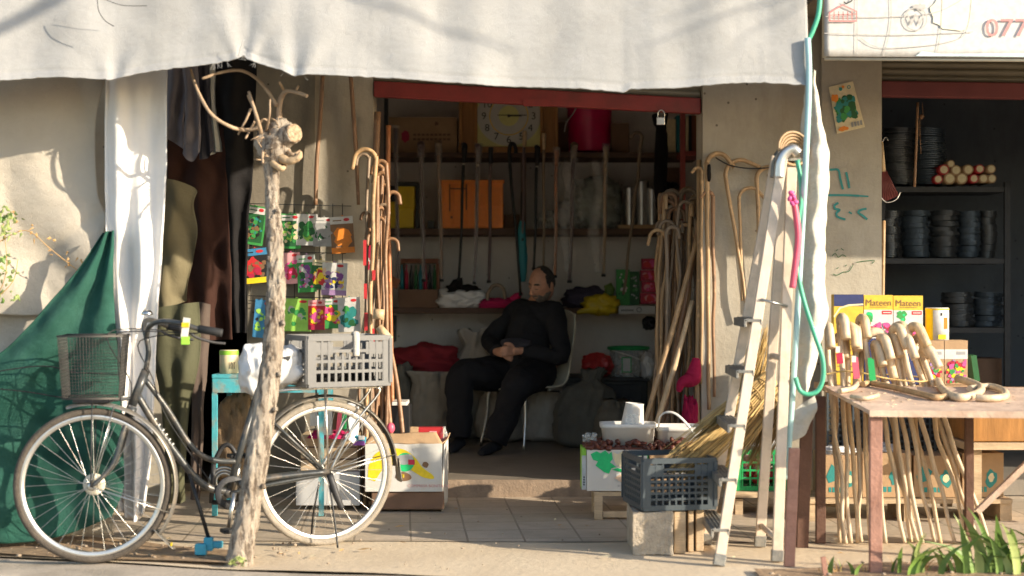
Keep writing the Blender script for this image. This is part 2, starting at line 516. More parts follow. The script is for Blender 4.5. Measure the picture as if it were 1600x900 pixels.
cloth('paletrouser', (0.36, 0.37, 0.36), 0.08, 700, wr=0.5)
cloth('navytrouser', (0.045, 0.045, 0.06), 0.1, 700, wr=0.5)
cloth('browncoat', (0.042, 0.018, 0.013), 0.15, 700, wr=0.5)
cloth('darkcloth', (0.014, 0.013, 0.014), 0.2, 700, wr=0.6)
cloth('browntrouser', (0.10, 0.075, 0.062), 0.1, 700, wr=0.5)
cloth('shirt', (0.028, 0.029, 0.034), 0.15, 900, wr=1.0, wscale=9)
cloth('pants', (0.022, 0.022, 0.026), 0.15, 900, wr=1.0, wscale=7)
cloth('sash', (0.06, 0.06, 0.075), 0.15, 600, wr=0.8)
cloth('sack_red', (0.28, 0.03, 0.04), 0.2, 300, wr=0.7, wscale=6)
cloth('sack_grey', (0.30, 0.28, 0.245), 0.15, 250, dirt=(0.2, 0.18, 0.15), wr=0.7, wscale=6)
cloth('sack_white', (0.46, 0.44, 0.40), 0.12, 250, dirt=(0.33, 0.3, 0.27), wr=0.7, wscale=6)
cloth('sack_dark', (0.14, 0.135, 0.115), 0.2, 250, wr=0.7, wscale=6)
cloth('sack_brown', (0.26, 0.18, 0.11), 0.2, 250, wr=0.7, wscale=6)
cloth('magenta', (0.36, 0.012, 0.06), 0.15, 500, wr=1.2, wscale=8)
cloth('pinkcloth', (0.6, 0.03, 0.14), 0.15, 500, wr=1.2, wscale=12)
cloth('purplecloth', (0.075, 0.065, 0.10), 0.3, 120, wr=1.2, wscale=12)
pm('yellowbag', (0.62, 0.45, 0.02), 0.35, 0.15, 9, 0.8, 14)
pm('redbag', (0.52, 0.04, 0.04), 0.3, 0.2, 9, 0.8, 14)
pm('whitebag', (0.66, 0.66, 0.66), 0.3, 0.1, 7, 0.9, 12)
pm('greybag', (0.42, 0.42, 0.43), 0.3, 0.2, 9, 0.9, 12)
pm('wrapgrey', (0.26, 0.28, 0.25), 0.3, 0.35, 14, 1.0, 20, dirt=(0.5, 0.52, 0.5), dscale=12, damt=.6)
pm('blackbag', (0.012, 0.012, 0.014), 0.35, 0.1, 9, 0.8, 14)
film('film', op=.16); film('film_thick', (0.85, 0.87, 0.86), 0.6); film('clearplastic', (0.8, 0.82, 0.8), 0.35, 0.25)
film('glass', (0.75, 0.82, 0.78), 0.35, 0.05)
# metals and paint
pm('chrome', (0.62, 0.61, 0.58), 0.28, 0.1, 20, 0.05, 80, 1.0, dirt=(0.33, 0.27, 0.2), dscale=12, damt=0.5)
pm('alu', (0.72, 0.70, 0.66), 0.35, 0.1, 20, 0.05, 80, 0.9, dirt=(0.5, 0.43, 0.33), dscale=10, damt=0.4)
pm('bikepaint', (0.055, 0.06, 0.063), 0.32, 0.2, 9, 0.08, 60, 0.3, dirt=(0.22, 0.18, 0.14), dscale=14, damt=0.6)
pm('blackmetal', (0.012, 0.012, 0.013), 0.4, 0.2, 9, 0.1, 60)
pm('blackrubber', (0.02, 0.02, 0.021), 0.7, 0.2, 9, 0.2, 60)
pm('tyre', (0.075, 0.062, 0.05), 0.9, 0.2, 30, 0.5, 120, dirt=(0.14, 0.115, 0.09), dscale=8)
pm('tyre_pale', (0.27, 0.235, 0.19), 0.9, 0.15, 30, 0.5, 120, dirt=(0.36, 0.3, 0.24), dscale=8)
pm('mudguard', (0.26, 0.245, 0.22), 0.35, 0.1, 9, 0.05, 60, 0.6, dirt=(0.4, 0.33, 0.24), dscale=10, damt=0.7)
pm('mudguard_dark', (0.10, 0.095, 0.085), 0.4, 0.2, 9, 0.05, 60, 0.4, dirt=(0.36, 0.29, 0.21), dscale=10, damt=0.7)
pm('redpaint', (0.27, 0.04, 0.035), 0.5, 0.15, 5, 0.15, 50, dirt=(0.14, 0.04, 0.03), dscale=7, damt=0.5)
pm('redpost', (0.30, 0.065, 0.055), 0.5, 0.15, 5, 0.15, 50)
pm('darkred', (0.15, 0.035, 0.035), 0.55, 0.15, 5, 0.15, 50)
pm('rust', (0.36, 0.19, 0.14), 0.75, 0.2, 9, 0.4, 50, dirt=(0.2, 0.09, 0.06), dscale=10, damt=0.6)
pm('rustdark', (0.12, 0.062, 0.042), 0.8, 0.25, 9, 0.4, 50)
pm('slat', (0.27, 0.235, 0.17), 0.55, 0.12, 5, 0.1, 40, 0.2, dirt=(0.17, 0.14, 0.1), dscale=6)
pm('slatdark', (0.20, 0.175, 0.13), 0.55, 0.12, 5, 0.1, 40, 0.2)
pm('brass', (0.55, 0.42, 0.16), 0.3, 0.1, 9, 0, 60, 1.0)
pm('steel', (0.38, 0.38, 0.375), 0.3, 0.1, 9, 0.1, 40, 1.0)
pm('darkiron', (0.045, 0.045, 0.048), 0.55, 0.2, 9, 0.2, 50, 0.4)
pm('wire', (0.17, 0.18, 0.19), 0.35, 0.15, 9, 0.1, 60, 0.8)
pm('wireblue', (0.13, 0.165, 0.205), 0.35, 0.15, 9, 0.1, 60, 0.6)
pm('cyanpaint', (0.08, 0.40, 0.47), 0.5, 0.15, 9, 0.2, 50, dirt=(0.36, 0.24, 0.15), dscale=12, damt=0.8)
pm('ladderpaint', (0.68, 0.56, 0.44), 0.5, 0.1, 7, 0.15, 50, dirt=(0.42, 0.35, 0.26), dscale=14, damt=0.5, stretch=(1, 1, 0.3))
pm('ladderstep', (0.22, 0.215, 0.20), 0.5, 0.1, 7, 0.2, 80, 0.5, dirt=(0.5, 0.45, 0.36), dscale=14)
# plastics
for k, c, r in (('p_magenta', (0.62, 0.008, 0.10), 0.35), ('p_yellow', (0.72, 0.50, 0.012), 0.4), ('p_orange', (0.88, 0.27, 0.04), 0.45),
                ('p_white', (0.66, 0.64, 0.60), 0.4), ('p_cream', (0.70, 0.64, 0.50), 0.45), ('p_green', (0.02, 0.34, 0.10), 0.4), ('p_grey', (0.165, 0.162, 0.158), 0.5),
                ('p_slate', (0.055, 0.07, 0.08), 0.5), ('p_black', (0.015, 0.015, 0.016), 0.4), ('p_teal', (0.02, 0.20, 0.24), 0.5),
                ('p_paleblue', (0.38, 0.58, 0.58), 0.4), ('p_hosegreen', (0.08, 0.42, 0.26), 0.35), ('p_pink', (0.70, 0.10, 0.16), 0.4),
                ('p_blue', (0.05, 0.32, 0.45), 0.45), ('p_lime', (0.30, 0.62, 0.06), 0.5), ('p_red', (0.5, 0.03, 0.035), 0.45), ('p_silver', (0.5, 0.5, 0.5), 0.35)):
    pm(k, c, r, 0.08, 8, 0.08, 30, dirt=[x * 0.6 + 0.05 for x in c], dscale=9, damt=0.3)
# card, print inks
pm('card', (0.44, 0.29, 0.165), 0.85, 0.1, 6, 0.15, 60, dirt=(0.34, 0.22, 0.12), dscale=7)
pm('card_dark', (0.19, 0.11, 0.07), 0.85, 0.15, 6, 0.15, 60)
pm('card_white', (0.62, 0.595, 0.55), 0.7, 0.05, 6, 0.1, 60, dirt=(0.6, 0.53, 0.43), dscale=8, damt=0.5)
INK = dict(white=(0.60, 0.59, 0.57), yellow=(0.82, 0.60, 0.02), gold=(0.72, 0.46, 0.05), orange=(0.80, 0.25, 0.03), red=(0.55, 0.03, 0.035), crimson=(0.42, 0.02, 0.06),
           pink=(0.72, 0.10, 0.30), pale_pink=(0.75, 0.36, 0.38), purple=(0.20, 0.06, 0.28), violet=(0.36, 0.22, 0.42), green=(0.05, 0.30, 0.07), dkgreen=(0.02, 0.11, 0.035),
           lime=(0.33, 0.62, 0.10), vivid=(0.02, 0.52, 0.17), teal=(0.03, 0.24, 0.23), blue=(0.05, 0.22, 0.42), navy=(0.03, 0.04, 0.13), black=(0.02, 0.02, 0.02), grey=(0.33, 0.33, 0.33),
           brown=(0.22, 0.12, 0.06), cream=(0.72, 0.62, 0.40), peach=(0.74, 0.52, 0.36), fadered=(0.62, 0.26, 0.25), fadegrey=(0.46, 0.44, 0.42), fadeyel=(0.80, 0.76, 0.58), fadeblue=(0.50, 0.64, 0.66))
for k, c in INK.items(): pm('ink_' + k, c, 0.55, 0.12, 30, 0.03, 60)
INKS = list(INK)
def inks(*names): return ['ink_' + n for n in names]
# woods
canemat('cane', (0.42, 0.27, 0.14)); canemat('cane_pale', (0.62, 0.45, 0.27), 0.6, 1.2); canemat('cane_dark', (0.17, 0.10, 0.06)); canemat('cane_brown', (0.27, 0.15, 0.08))
canemat('cane_red', (0.42, 0.16, 0.06)); canemat('cane_purple', (0.14, 0.095, 0.095)); canemat('cane_white', (0.60, 0.47, 0.32), 0.88, 1.05)
canemat('cane_grey', (0.26, 0.19, 0.13))
def barkmat():
    m, nt, b, tc = newmat('bark')
    c = ramp(nt, noi(nt, tc, 7, 6, 0.65, (2.2, 2.2, 0.7)), [(0.3, (0.28, 0.23, 0.18)), (0.5, (0.42, 0.355, 0.285)), (0.7, (0.53, 0.46, 0.375))])
    k = ramp(nt, noi(nt, tc, 13, 7, 0.75, (2.5, 2.5, 0.6)), [(0.50, (0, 0, 0)), (0.58, (0.85,) * 3)])
    c = mixc(nt, k, c, (0.10, 0.072, 0.052))
    k = ramp(nt, noi(nt, tc, 30, 4, 0.6), [(0.62, (0, 0, 0)), (0.68, (0.7,) * 3)])
    c = mixc(nt, k, c, (0.52, 0.44, 0.35))
    nt.links.new(c, b.inputs['Base Color']); b.inputs['Roughness'].default_value = 0.9; b.inputs['Specular IOR Level'].default_value = 0.15
    bumpn(nt, b, noi(nt, tc, 26, 8, 0.75, (2, 2, 0.7)), 1.0, 0.02)
barkmat()
def sawnmat():
    m, nt, b, tc = newmat('sawn')
    wv = nt.nodes.new('ShaderNodeTexNoise'); wv.inputs['Scale'].default_value = 60; wv.inputs['Detail'].default_value = 5
    nt.links.new(tc.outputs['Object'], wv.inputs['Vector'])
    c = ramp(nt, wv.outputs['Fac'], [(0.35, (0.22, 0.15, 0.09)), (0.5, (0.36, 0.26, 0.165)), (0.7, (0.46, 0.35, 0.24))])
    k = ramp(nt, noi(nt, tc, 22, 5, 0.7), [(0.52, (0, 0, 0)), (0.62, (0.8,) * 3)])
    nt.links.new(mixc(nt, k, c, (0.16, 0.105, 0.065)), b.inputs['Base Color']); b.inputs['Roughness'].default_value = 0.9
    bumpn(nt, b, wv.outputs['Fac'], 0.8, 0.01)
sawnmat()
pm('cutwood', (0.46, 0.33, 0.20), 0.8, 0.2, 12, 0.5, 60)
pm('twig', (0.36, 0.255, 0.165), 0.7, 0.25, 12, 0.5, 60)
pm('plank', (0.52, 0.39, 0.25), 0.8, 0.25, 5, 0.4, 40, dirt=(0.3, 0.21, 0.13), dscale=6, stretch=(0.6, 4, 4))
pm('tablewood', (0.56, 0.41, 0.31), 0.8, 0.2, 5, 0.4, 40, dirt=(0.33, 0.2, 0.14), dscale=6, damt=0.6)
pm('shelfwood', (0.11, 0.065, 0.045), 0.7, 0.25, 5, 0.3, 40, stretch=(0.6, 4, 4))
pm('clockwood', (0.36, 0.17, 0.05), 0.4, 0.25, 6, 0.15, 40, stretch=(5, 5, 0.7))
pm('crimsonwood', (0.2, 0.07, 0.03), 0.6, 0.25, 6, 0.2, 40, stretch=(4, 4, 0.7))
pm('straw', (0.60, 0.42, 0.17), 0.75, 0.35, 14, 0.5, 60)
pm('straw_dark', (0.36, 0.24, 0.10), 0.75, 0.35, 14, 0.5, 60)
pm('dates', (0.12, 0.035, 0.022), 0.4, 0.5, 20, 0.4, 40)
pm('leaf', (0.13, 0.22, 0.045), 0.5, 0.35, 9, 0.2, 40)
pm('leaf_pale', (0.30, 0.36, 0.12), 0.5, 0.3, 9, 0.2, 40)
pm('leaf_dry', (0.50, 0.30, 0.12), 0.7, 0.3, 9, 0.2, 40)
pm('skin', (0.50, 0.26, 0.17), 0.5, 0.25, 18, 0.12, 90)
pm('skin_red', (0.30, 0.12, 0.085), 0.5, 0.12, 25, 0.12, 90)
pm('hair', (0.045, 0.038, 0.034), 0.8, 0.6, 90, 0.8, 160)
pm('beard', (0.17, 0.145, 0.125), 0.8, 0.5, 60, 0.8, 160)
pm('clockface', (0.66, 0.64, 0.26), 0.3, 0.1, 6, 0, 60)
pm('dial', (0.62, 0.61, 0.55), 0.25, 0.06, 6, 0, 60, 0.2)
# ------------------------------------------------------------------ the setting: ground, road, kerb, paving
def X(px, d): return (px - 800) * d / F
def Z(py, d): return CZ - (py - 450) * d / F

def strip(name, pts_near, pts_far, z, m, n=60, amp=0.0, skirt=0.0):
    b = MB(); b.sm = True
    xs = sorted(set([pts_near[0][0] + (pts_near[-1][0] - pts_near[0][0]) * i / (n * 3) for i in range(n * 3 + 1)]))
    def lin(pts, x):
        if x <= pts[0][0]: return pts[0][1]
        for (a, c), (e, f) in zip(pts, pts[1:]):
            if x <= e: return c + (f - c) * (x - a) / (e - a)
        return pts[-1][1]
    near = [V((x, lin(pts_near, x) + .012 * noise.noise(V((x * 1.7, z * 90, 0))), 0)) for x in xs]; far = [V((x, lin(pts_far, x) + (.012 * noise.noise(V((x * 1.7, z * 70 + 5, 0))) if z > .009 else .006), 0)) for x in xs]
    k = 10; g = []
    for a, c in zip(near, far):
        g.append([b.bm.verts.new((a.lerp(c, j / k).x, a.lerp(c, j / k).y, z + amp * noise.noise(a.lerp(c, j / k) * 2.3 + V((0, 0, z * 50)))))for j in range(k + 1)])
    for r0, r1 in zip(g, g[1:]):
        for j in range(k): b.face([r0[j], r1[j], r1[j + 1], r0[j + 1]])
    if skirt:
        low = [b.bm.verts.new((r[0].co.x, r[0].co.y, z - skirt)) for r in g]
        for i in range(len(g) - 1): b.face([g[i][0], low[i], low[i + 1], g[i + 1][0]])
    return struct(b.build(name, m))

b = MB(); b.box((0, -30, -0.19), (400, 400, 0.1)); struct(b.build('road', 'road'))
KN = [(-14, 7.3), (-4, 6.75), (-2.3, 6.58), (-1.2, 6.36), (0, 6.24), (1.5, 6.2), (14, 6.2)]
KF = [(-14, 7.75), (-4, 7.22), (-2.3, 7.02), (-1.2, 6.7), (0, 6.5), (1.5, 6.42), (14, 6.4)]
strip('kerb', KN, KF, -0.008, 'kerb', 80, 0.006, 0.16)
PF = [(-14, 7.9), (-4, 7.5), (-2.3, 7.45), (-1.2, 7.42), (0, 7.40), (1.5, 7.38), (14, 7.3)]
strip('pavement', KF, PF, 0.0, 'concrete', 80, 0.006)
strip('paving', PF, [(-14, 9.3), (-1.2, 9.3), (0, 9.3), (14, 9.3)], 0.004, 'tiles', 80, 0.004)
strip('dirt_strip', [(-14, 7.72), (-2.4, 7.04), (-1.75, 6.88), (-1.15, 6.74)], [(-14, 8.2), (-2.4, 7.62), (-1.75, 7.40), (-1.12, 6.98)], 0.012, 'dirt', 60, 0.012)
strip('dirt_verge', [(1.02, 6.45), (1.6, 6.43), (2.2, 6.42), (6, 6.4)], [(1.1, 6.62), (1.6, 6.78), (2.2, 6.8), (6, 6.8)], 0.010, 'dirt', 60, 0.012)

# pebbles and crumbs on the ground
b = MB(); rn = random.Random(5)
for i in range(170):
    if i < 90: x, y = rn.uniform(-2.5, -1.0), rn.uniform(6.85, 7.3)
    elif i < 120: x, y = rn.uniform(1.0, 2.4), rn.uniform(6.45, 6.8)
    else: x, y = rn.uniform(-1.0, 1.2), rn.uniform(6.6, 8.8)
    r = rn.uniform(0.003, 0.012) * (0.5 if i >= 120 else .8)
    b.ball((x, y, 0.012 + r * 0.3), (r * rn.uniform(0.8, 1.5), r, r * 0.7), None, 7, 5, lambda d: 1 + 0.3 * noise.noise(d * 2 + V((x * 50, y * 50, 0))))
tag(b.build('pebbles', 'stone'), 'small pale pebbles and crumbs strewn over dirt and paving', 'pebbles', kind='stuff')

b = MB(); rn = random.Random(21)
for i in range(46):
    x, y = (rn.uniform(-2.3, -.6), rn.uniform(6.85, 7.5)) if i < 26 else (rn.uniform(-.6, 1.6), rn.uniform(6.7, 8.9))
    a = rn.uniform(0, 6.3); L = rn.uniform(.012, .035); dx, dy = V((math.cos(a), math.sin(a), 0)) * L, V((-math.sin(a), math.cos(a), 0)) * L * .3
    c = V((x, y, .013)); vs = b.verts([c - dx, c + dy + V((0, 0, rn.uniform(.002, .008))), c + dx + V((0, 0, rn.uniform(0, .01))), c - dy + V((0, 0, .001))]); b.mi = rn.choice([0, 0, 1]); b.face(vs)
tag(b.build('litter', ['leaf_dry', 'ink_cream'], None, recalc=False), 'dry leaves and paper scraps scattered over the pavement', 'litter', kind='stuff')

# the building with its three openings
BX = [-7.0, X(262, 9), X(386, 9), X(583, 9), X(1096, 9), X(1375, 9), 4.7, 8.0]
bld = thing('shop_building', 'low plastered shop row with open fronts under roller shutters', 'building', (0, 9.1, 0))
def wallbox(name, x0, y0, z0, x1, y1, z1, m, parent=bld):
    b = MB(); b.box(((x0 + x1) / 2, (y0 + y1) / 2, (z0 + z1) / 2), (x1 - x0, y1 - y0, z1 - z0))
    return b.build(name, m, parent)
H = 3.4
wallbox('front_wall', BX[0], 9.0, 0, BX[1], 9.25, H, 'plaster_front')
wl = wallbox('front_wall', BX[2], 9.0, 0, BX[3], 9.25, H, 'plaster_front')
wallbox('front_wall', BX[4], 9.0, 0, BX[5], 9.25, H, 'plaster_front')
wallbox('front_wall', BX[6], 9.0, 0, BX[7], 9.25, H, 'plaster_front')
wallbox('grey_plaster_patch', X(387, 8.985), 8.985, 0.0, X(492, 8.985), 9.0 - 0.002, 3.0, 'plaster_grey')
wallbox('pilaster', BX[4] + 0.002, 8.95, 0, X(1222, 8.95), 8.998, H, 'plaster_front')
for i in (1, 3, 5): wallbox('lintel', BX[i] + 0.002, 9.04, 2.46, BX[i + 1] - 0.002, 9.24, H, 'plaster_grey')
# rooms
def room(x0, x1, y1, zf, back, side, floor):
    wallbox('back_wall', x0 - 0.1, y1, zf - 0.1, x1 + 0.1, y1 + 0.1, H, back)
    wallbox('inner_wall', x0 - 0.1, 9.252, zf - 0.1, x0, y1 - 0.002, H, side)
    wallbox('inner_wall', x1, 9.252, zf - 0.1, x1 + 0.1, y1 - 0.002, H, side)
    wallbox('ceiling', x0 - 0.1, 9.252, 2.95, x1 + 0.1, y1 - 0.002, 3.05, side)
room(-3.2, -1.36, 11.0, 0.0, 'plaster_dark', 'plaster_dark', None)
room(-1.24, 1.78, 12.0, 0.08, 'plaster_back', 'plaster_back', None)
room(1.93, 5.0, 11.7, 0.08, 'plaster_blue', 'plaster_blue', None)
wallbox('roof_slab', -7.0, 7.9, 3.41, 8.0, 12.2, 3.6, 'plaster_grey')
wallbox('canopy', 1.62, 7.95, 2.75, 8.0, 8.998, 2.87, 'plaster_grey')
b = MB(); b.box((0.145, 10.6, 0.055), (2.76, 2.79, 0.09)); b.box(((BX[3] + BX[4]) / 2, 9.10, 0.0545), (BX[4] - BX[3] - 0.004, 0.205, 0.091))
b.rough(0.0, 1); struct(b.build('shop_floor', 'shopfloor'))
b = MB(); b.box(((BX[3] + BX[4]) / 2, 8.985, 0.05), (BX[4] - BX[3] + 0.12, 0.025, 0.102)); struct(b.build('door_step', 'step'))
b = MB(); b.box((3.46, 10.35, 0.055), (3.05, 2.7, 0.09)); struct(b.build('shop_floor', 'shopfloor'))
b = MB(); b.box((-2.28, 10.1, 0.02), (1.83, 1.75, 0.06)); struct(b.build('shop_floor', 'shopfloor'))

# roller shutters (pulled up, their bottom bars show)
def shutter(x0, x1, zl0, zl1, zr0, zr1, label, slat, bar, ztop=2.75):
    t = thing('roller_shutter', label, 'shutter', ((x0 + x1) / 2, 9.02, zl0), 'rolled up shutters')
    b = MB(); n = 9
    for k in range(n):
        f0, f1 = k / n, (k + 1) / n
        for s_, (g, off) in enumerate(((0.0, 0.0), (0.5, 0.018), (1.0, 0.0))): pass
        zl = lambda f: zl1 + (ztop - zl1) * f
        zr = lambda f: zr1 + (ztop - zr1) * f
        ring0 = []
        for j in range(6):
            g = f0 + (f1 - f0) * j / 5; off = -0.016 * math.sin(PI * j / 5)
            ring0.append((V((x0, 9.025 + off, zl(g))), V((x1, 9.025 + off, zr(g)))))
        for (a, c), (a2, c2) in zip(ring0, ring0[1:]): b.face(b.verts([a, c, c2, a2]))
    b.build('slats', slat, t)
    b = MB()
    fcs = [V((x0, 0, zl0)), V((x1, 0, zr0)), V((x1, 0, zr1)), V((x0, 0, zl1))]
    b.prism([V((p.x, 8.985, p.z)) for p in fcs], (0, 1, 0), 0.055)
    b.build('bottom_bar', bar, t, bevel=0.008)
    return t
d_ = 8.985
sh1 = shutter(BX[3] + 0.004, BX[4] - 0.004, Z(151, d_), Z(126, d_), Z(178, d_), Z(153, d_), 'half raised slatted shutter with red bottom bar over the seated man', 'slat', 'redpaint')
b = MB(); b.bxp(818, 154, 858, 166, 8.972, 0.01); b.build('lock_plate', 'redpaint', sh1)
sh2 = shutter(BX[5] + 0.004, BX[6] - 0.004, Z(151, d_), Z(126, d_), Z(163, d_), Z(136, d_), 'raised slatted shutter with dark red bar beside the banner', 'slatdark', 'darkred')
# padlock
t = thing('padlock', 'small steel padlock hanging from the red shutter bar', 'padlock', P(1032, 194, 8.96))
b = MB(); b.bxp(1026, 183, 1039, 195, 8.955, 0.02); b.build('lock_body', 'alu', t, bevel=0.003)
b = MB(); b.tube(smooth([P(1028, 183, 8.965), P(1028, 176, 8.965), P(1033, 172, 8.965), P(1038, 176, 8.965), P(1038, 183, 8.965)]), 0.0035, 8); b.build('shackle', 'chrome', t)

# ------------------------------------------------------------------ awning over the shop
aw = thing('awning', 'large off white cloth awning with ragged lower edge', 'awning', (-0.5, 6.9, 2.1))
EDGE = [(-260, 132), (-60, 128), (0, 127), (60, 122), (100, 121), (170, 125), (182, 123), (215, 115), (262, 108), (330, 100), (366, 93), (374, 88), (379, 84), (384, 92), (400, 97), (425, 106), (445, 112), (462, 121), (470, 118),
        (500, 118), (560, 121), (620, 124), (700, 130), (780, 135), (850, 137), (910, 139), (975, 145), (985, 140), (1050, 139), (1100, 135), (1150, 131), (1180, 130), (1220, 132), (1262, 135)]
def edge_y(px):
    for (a, c), (e, f) in zip(EDGE, EDGE[1:]):
        if a <= px <= e: return c + (f - c) * (px - a) / (e - a)
    return EDGE[-1][1] if px > 0 else EDGE[0][1]
b = MB(); b.sm = True; nu, nv = 320, 48; g = []
for i in range(nu):
    px = -260 + (1264 + 260) * i / (nu - 1); col = []
    xb = X(px, 6.9)
    zb = Z(edge_y(px), 6.9) + 0.004 * noise.noise(V((px * 0.09, 0, 0))) + 0.003 * noise.noise(V((px * 0.31, 4, 0)))
    for j in range(nv):
        v = (j / (nv - 1)) ** 1.5; z = zb + (2.86 - zb) * v
        p = V((xb, 6.9 + 0.16 * v, z))
        q = V((xb * 1.3, z * 0.7, 3.1))
        y = 0.006 * (1 - 3 * abs(noise.noise(V((xb * 2.2 + z * 1.5, z * 3.0 - xb * .6, 5))))) + 0.05 * noise.noise(q) * (1.1 - v * 0.4) + 0.018 * noise.noise(V((xb * 5.0, z * 1.2, 1)))
        # pull lines from the tie points
        for tx, tz, ln in ((379, 84, 1.0), (462, 121, 0.8), (180, 124, 0.7)):
            dx = xb - X(tx, 6.9); dz = max(z - Z(tz, 6.9), 0)
            a = dx / (0.04 + dz * 0.45)
            y += 0.014 * math.cos(a * 3.2) * math.exp(-a * a * 0.8) * math.exp(-dz * 2.5) * ln
        # hem rolls a little
        y -= 0.012 * math.exp(-(z - zb) * 60) - 0.0035 * math.exp(-((z - zb - .035) / .006) ** 2)
        p.y += y
        col.append(b.bm.verts.new(p))
    g.append(col)
for r0, r1 in zip(g, g[1:]):
    for j in range(nv - 1): b.face([r0[j], r1[j], r1[j + 1], r0[j + 1]])
b.build('valance', 'awning', aw, thick=0.004)
b = MB(); x0, x1 = X(-260, 6.9), X(1262, 6.9)
b.sheet([[V((x0, 7.062, 2.865)), V((-1, 7.062, 2.865)), V((x1, 7.062, 2.865))], [V((x0, 8.0, 2.97)), V((-1, 8.0, 2.94)), V((x1, 8.0, 2.97))], [V((x0, 8.97, 3.1)), V((-1, 8.97, 3.1)), V((x1, 8.97, 3.1))]], 40, 16,
        lambda u, v, p: p + V((0, 0, 0.02 * noise.noise(p * 2))))
b.build('roof_sheet', 'awning', aw, thick=0.004)
b = MB(); b.tube([V((x0, 7.09, 2.83)), V((x1, 7.09, 2.83))], 0.018, 8); b.build('frame_rail', 'rust', aw)
b = MB(); b.tube(smooth([P(152, -4, 6.83), P(154, 16, 6.83), P(164, 32, 6.83), P(178, 41, 6.83)]), 0.0018, 5); b.tube(smooth([P(160, -3, 6.835), P(190, 8, 6.835), P(230, 9, 6.835)]), 0.0014, 5)
b.build('loose_thread', 'blackrubber', aw)
b = MB(); rn = random.Random(3)
for i in range(18):
    px = rn.uniform(330, 400) if i < 16 else rn.uniform(440, 480); y0 = edge_y(px)
    p = P(px, y0 + 1, 6.9); b.tube(smooth([p + V((0, -0.012, 0.006)), p + V((rn.uniform(-.01, .01), -0.014, -rn.uniform(.006, .02))), p + V((rn.uniform(-.02, .02), -0.016, -rn.uniform(.015, .03)))], 3), 0.0006, 4)
b.tube(smooth([P(372, 88, 6.87), P(377, 72, 6.86), P(381, 62, 6.86)]), 0.0016, 4)
b.build('frayed_hem', 'awning', aw)

# ------------------------------------------------------------------ banner over the next shop
bn = thing('banner', 'sunlit white printed banner with faded grid and red digits', 'banner', P(1450, 90, 7.7))
BD = 7.7
b = MB(); A = P(1288, -330, BD); C_ = P(1288, 88, BD); E = P(2300, 96, BD); G = P(2300, -330, BD)
b.sheet([[A, A.lerp(G, 0.5), G], [A.lerp(C_, 0.5), A.lerp(C_, 0.5).lerp(G.lerp(E, 0.5), 0.5), G.lerp(E, 0.5)], [C_, C_.lerp(E, 0.5), E]], 60, 20, lambda u, v, p: p + V((0, 0.004 * noise.noise(p * 2.2), 0)))
b.build('sheet', 'ink_white', bn, thick=0.004)
fc = Face(P(1288, 90, BD - 0.0065), (1, 0, 0), (0, 0, 1)); k = BD / F
def bp(px, py): return ((px - 1288) * k, (90 - py) * k)
b = MB()
b.mi = 0
for q in ([(1339, -60), (1339, 85)], [(1288, 52), (1400, 55), (1520, 50)], [(1388, -60), (1392, 30), (1380, 88)], [(1473, -60), (1470, 40), (1462, 88)], [(1290, 26), (1380, 27), (1460, 20), (1510, -5)], [(1520, -60), (1512, 40), (1480, 66), (1380, 75), (1345, 60)]):
    b.stroke(fc, [(p.x, p.y) for p in smooth([V(bp(*p) + (0,)) for p in q], 8)], 0.004)
b.mi = 1; b.stroke(fc, [bp(1296, 33), bp(1296, 20), bp(1316, 8), bp(1338, 18), bp(1338, 33), bp(1296, 33)], 0.008, 0.004)
for q in range(5): b.stroke(fc, [bp(1303 + q * 7, 31), bp(1303 + q * 7, 18)], 0.005, 0.004)
b.stroke(fc, [bp(1296, 24), bp(1338, 22)], 0.004, 0.004)
b.mi = 2; b.text(fc, '077', *bp(1538, 57), 0.125, 0.004, sx=1.15)
b.mi = 3; b.stroke(fc, [(bp(1430, 30)[0] + 0.055 * math.cos(a), bp(1430, 30)[1] + 0.055 * math.sin(a)) for a in (2 * PI * i / 24 for i in range(25))], 0.006, 0.004)
b.text(fc, 'W', *bp(1430, 40), 0.085, 0.004, 'CENTER')
b.disc(fc, *bp(1437, 11), 0.03, 0.015, 0.003, wob=0.3); 
b.mi = 4; b.poly(fc, [bp(1430, 88), bp(1440, 80), bp(1470, 84), bp(1600, 83), bp(1700, 82), bp(1700, 90), bp(1470, 88)], 0.004)
b.mi = 5; b.disc(fc, *bp(1492, 20), 0.12, 0.09, 0.001, 24, 0.08)
b.mi = 6
b.stroke(fc, [bp(1318, 3), bp(1322, 6), bp(1330, 2), bp(1333, -4)], 0.006, 0.004)
b.build('print', inks('fadegrey', 'fadered', 'fadered', 'fadegrey', 'fadeblue', 'fadeyel', 'black'), bn)
b = MB(); b.tube([P(1288, -330, BD + 0.02), P(1288, 90, BD + 0.02)], 0.011, 8); b.tube([P(1288, 92, BD + 0.015), P(2300, 99, BD + 0.015)], 0.008, 8); b.build('frame', 'p_cream', bn)

# ------------------------------------------------------------------ street tree out of frame whose bare boughs shade the awning
tr = thing('bare_tree', 'bare street tree standing out of the picture', 'tree', (9.0, 7.0, 0))
b = MB()
b.tube(smooth([V((9.0, 7.0, -0.1)), V((8.9, 6.9, 2.0)), V((8.6, 6.8, 4.9))]), [0.16, 0.13, 0.10], 10)
def limb(pts, r): b.tube(smooth([V(p) for p in pts], 8), r, 8)
def shade(px, py, L): return P(px, py, 6.95) + sdir * (L + .8)
limb([V((8.6, 6.8, 4.8)), V((6.5, 6.0, 5.4)), shade(900, -420, 3.8), shade(400, -190, 3.9), shade(60, 14, 4.0), shade(-120, 96, 4.1)], [0.09, 0.07, 0.05, 0.032, 0.030, 0.028])
limb([shade(900, -420, 3.8), shade(700, -200, 4.2), shade(540, -50, 4.4), shade(640, 20, 4.6), shade(800, 84, 4.8)], [0.03, 0.022, 0.011, 0.009, 0.005])
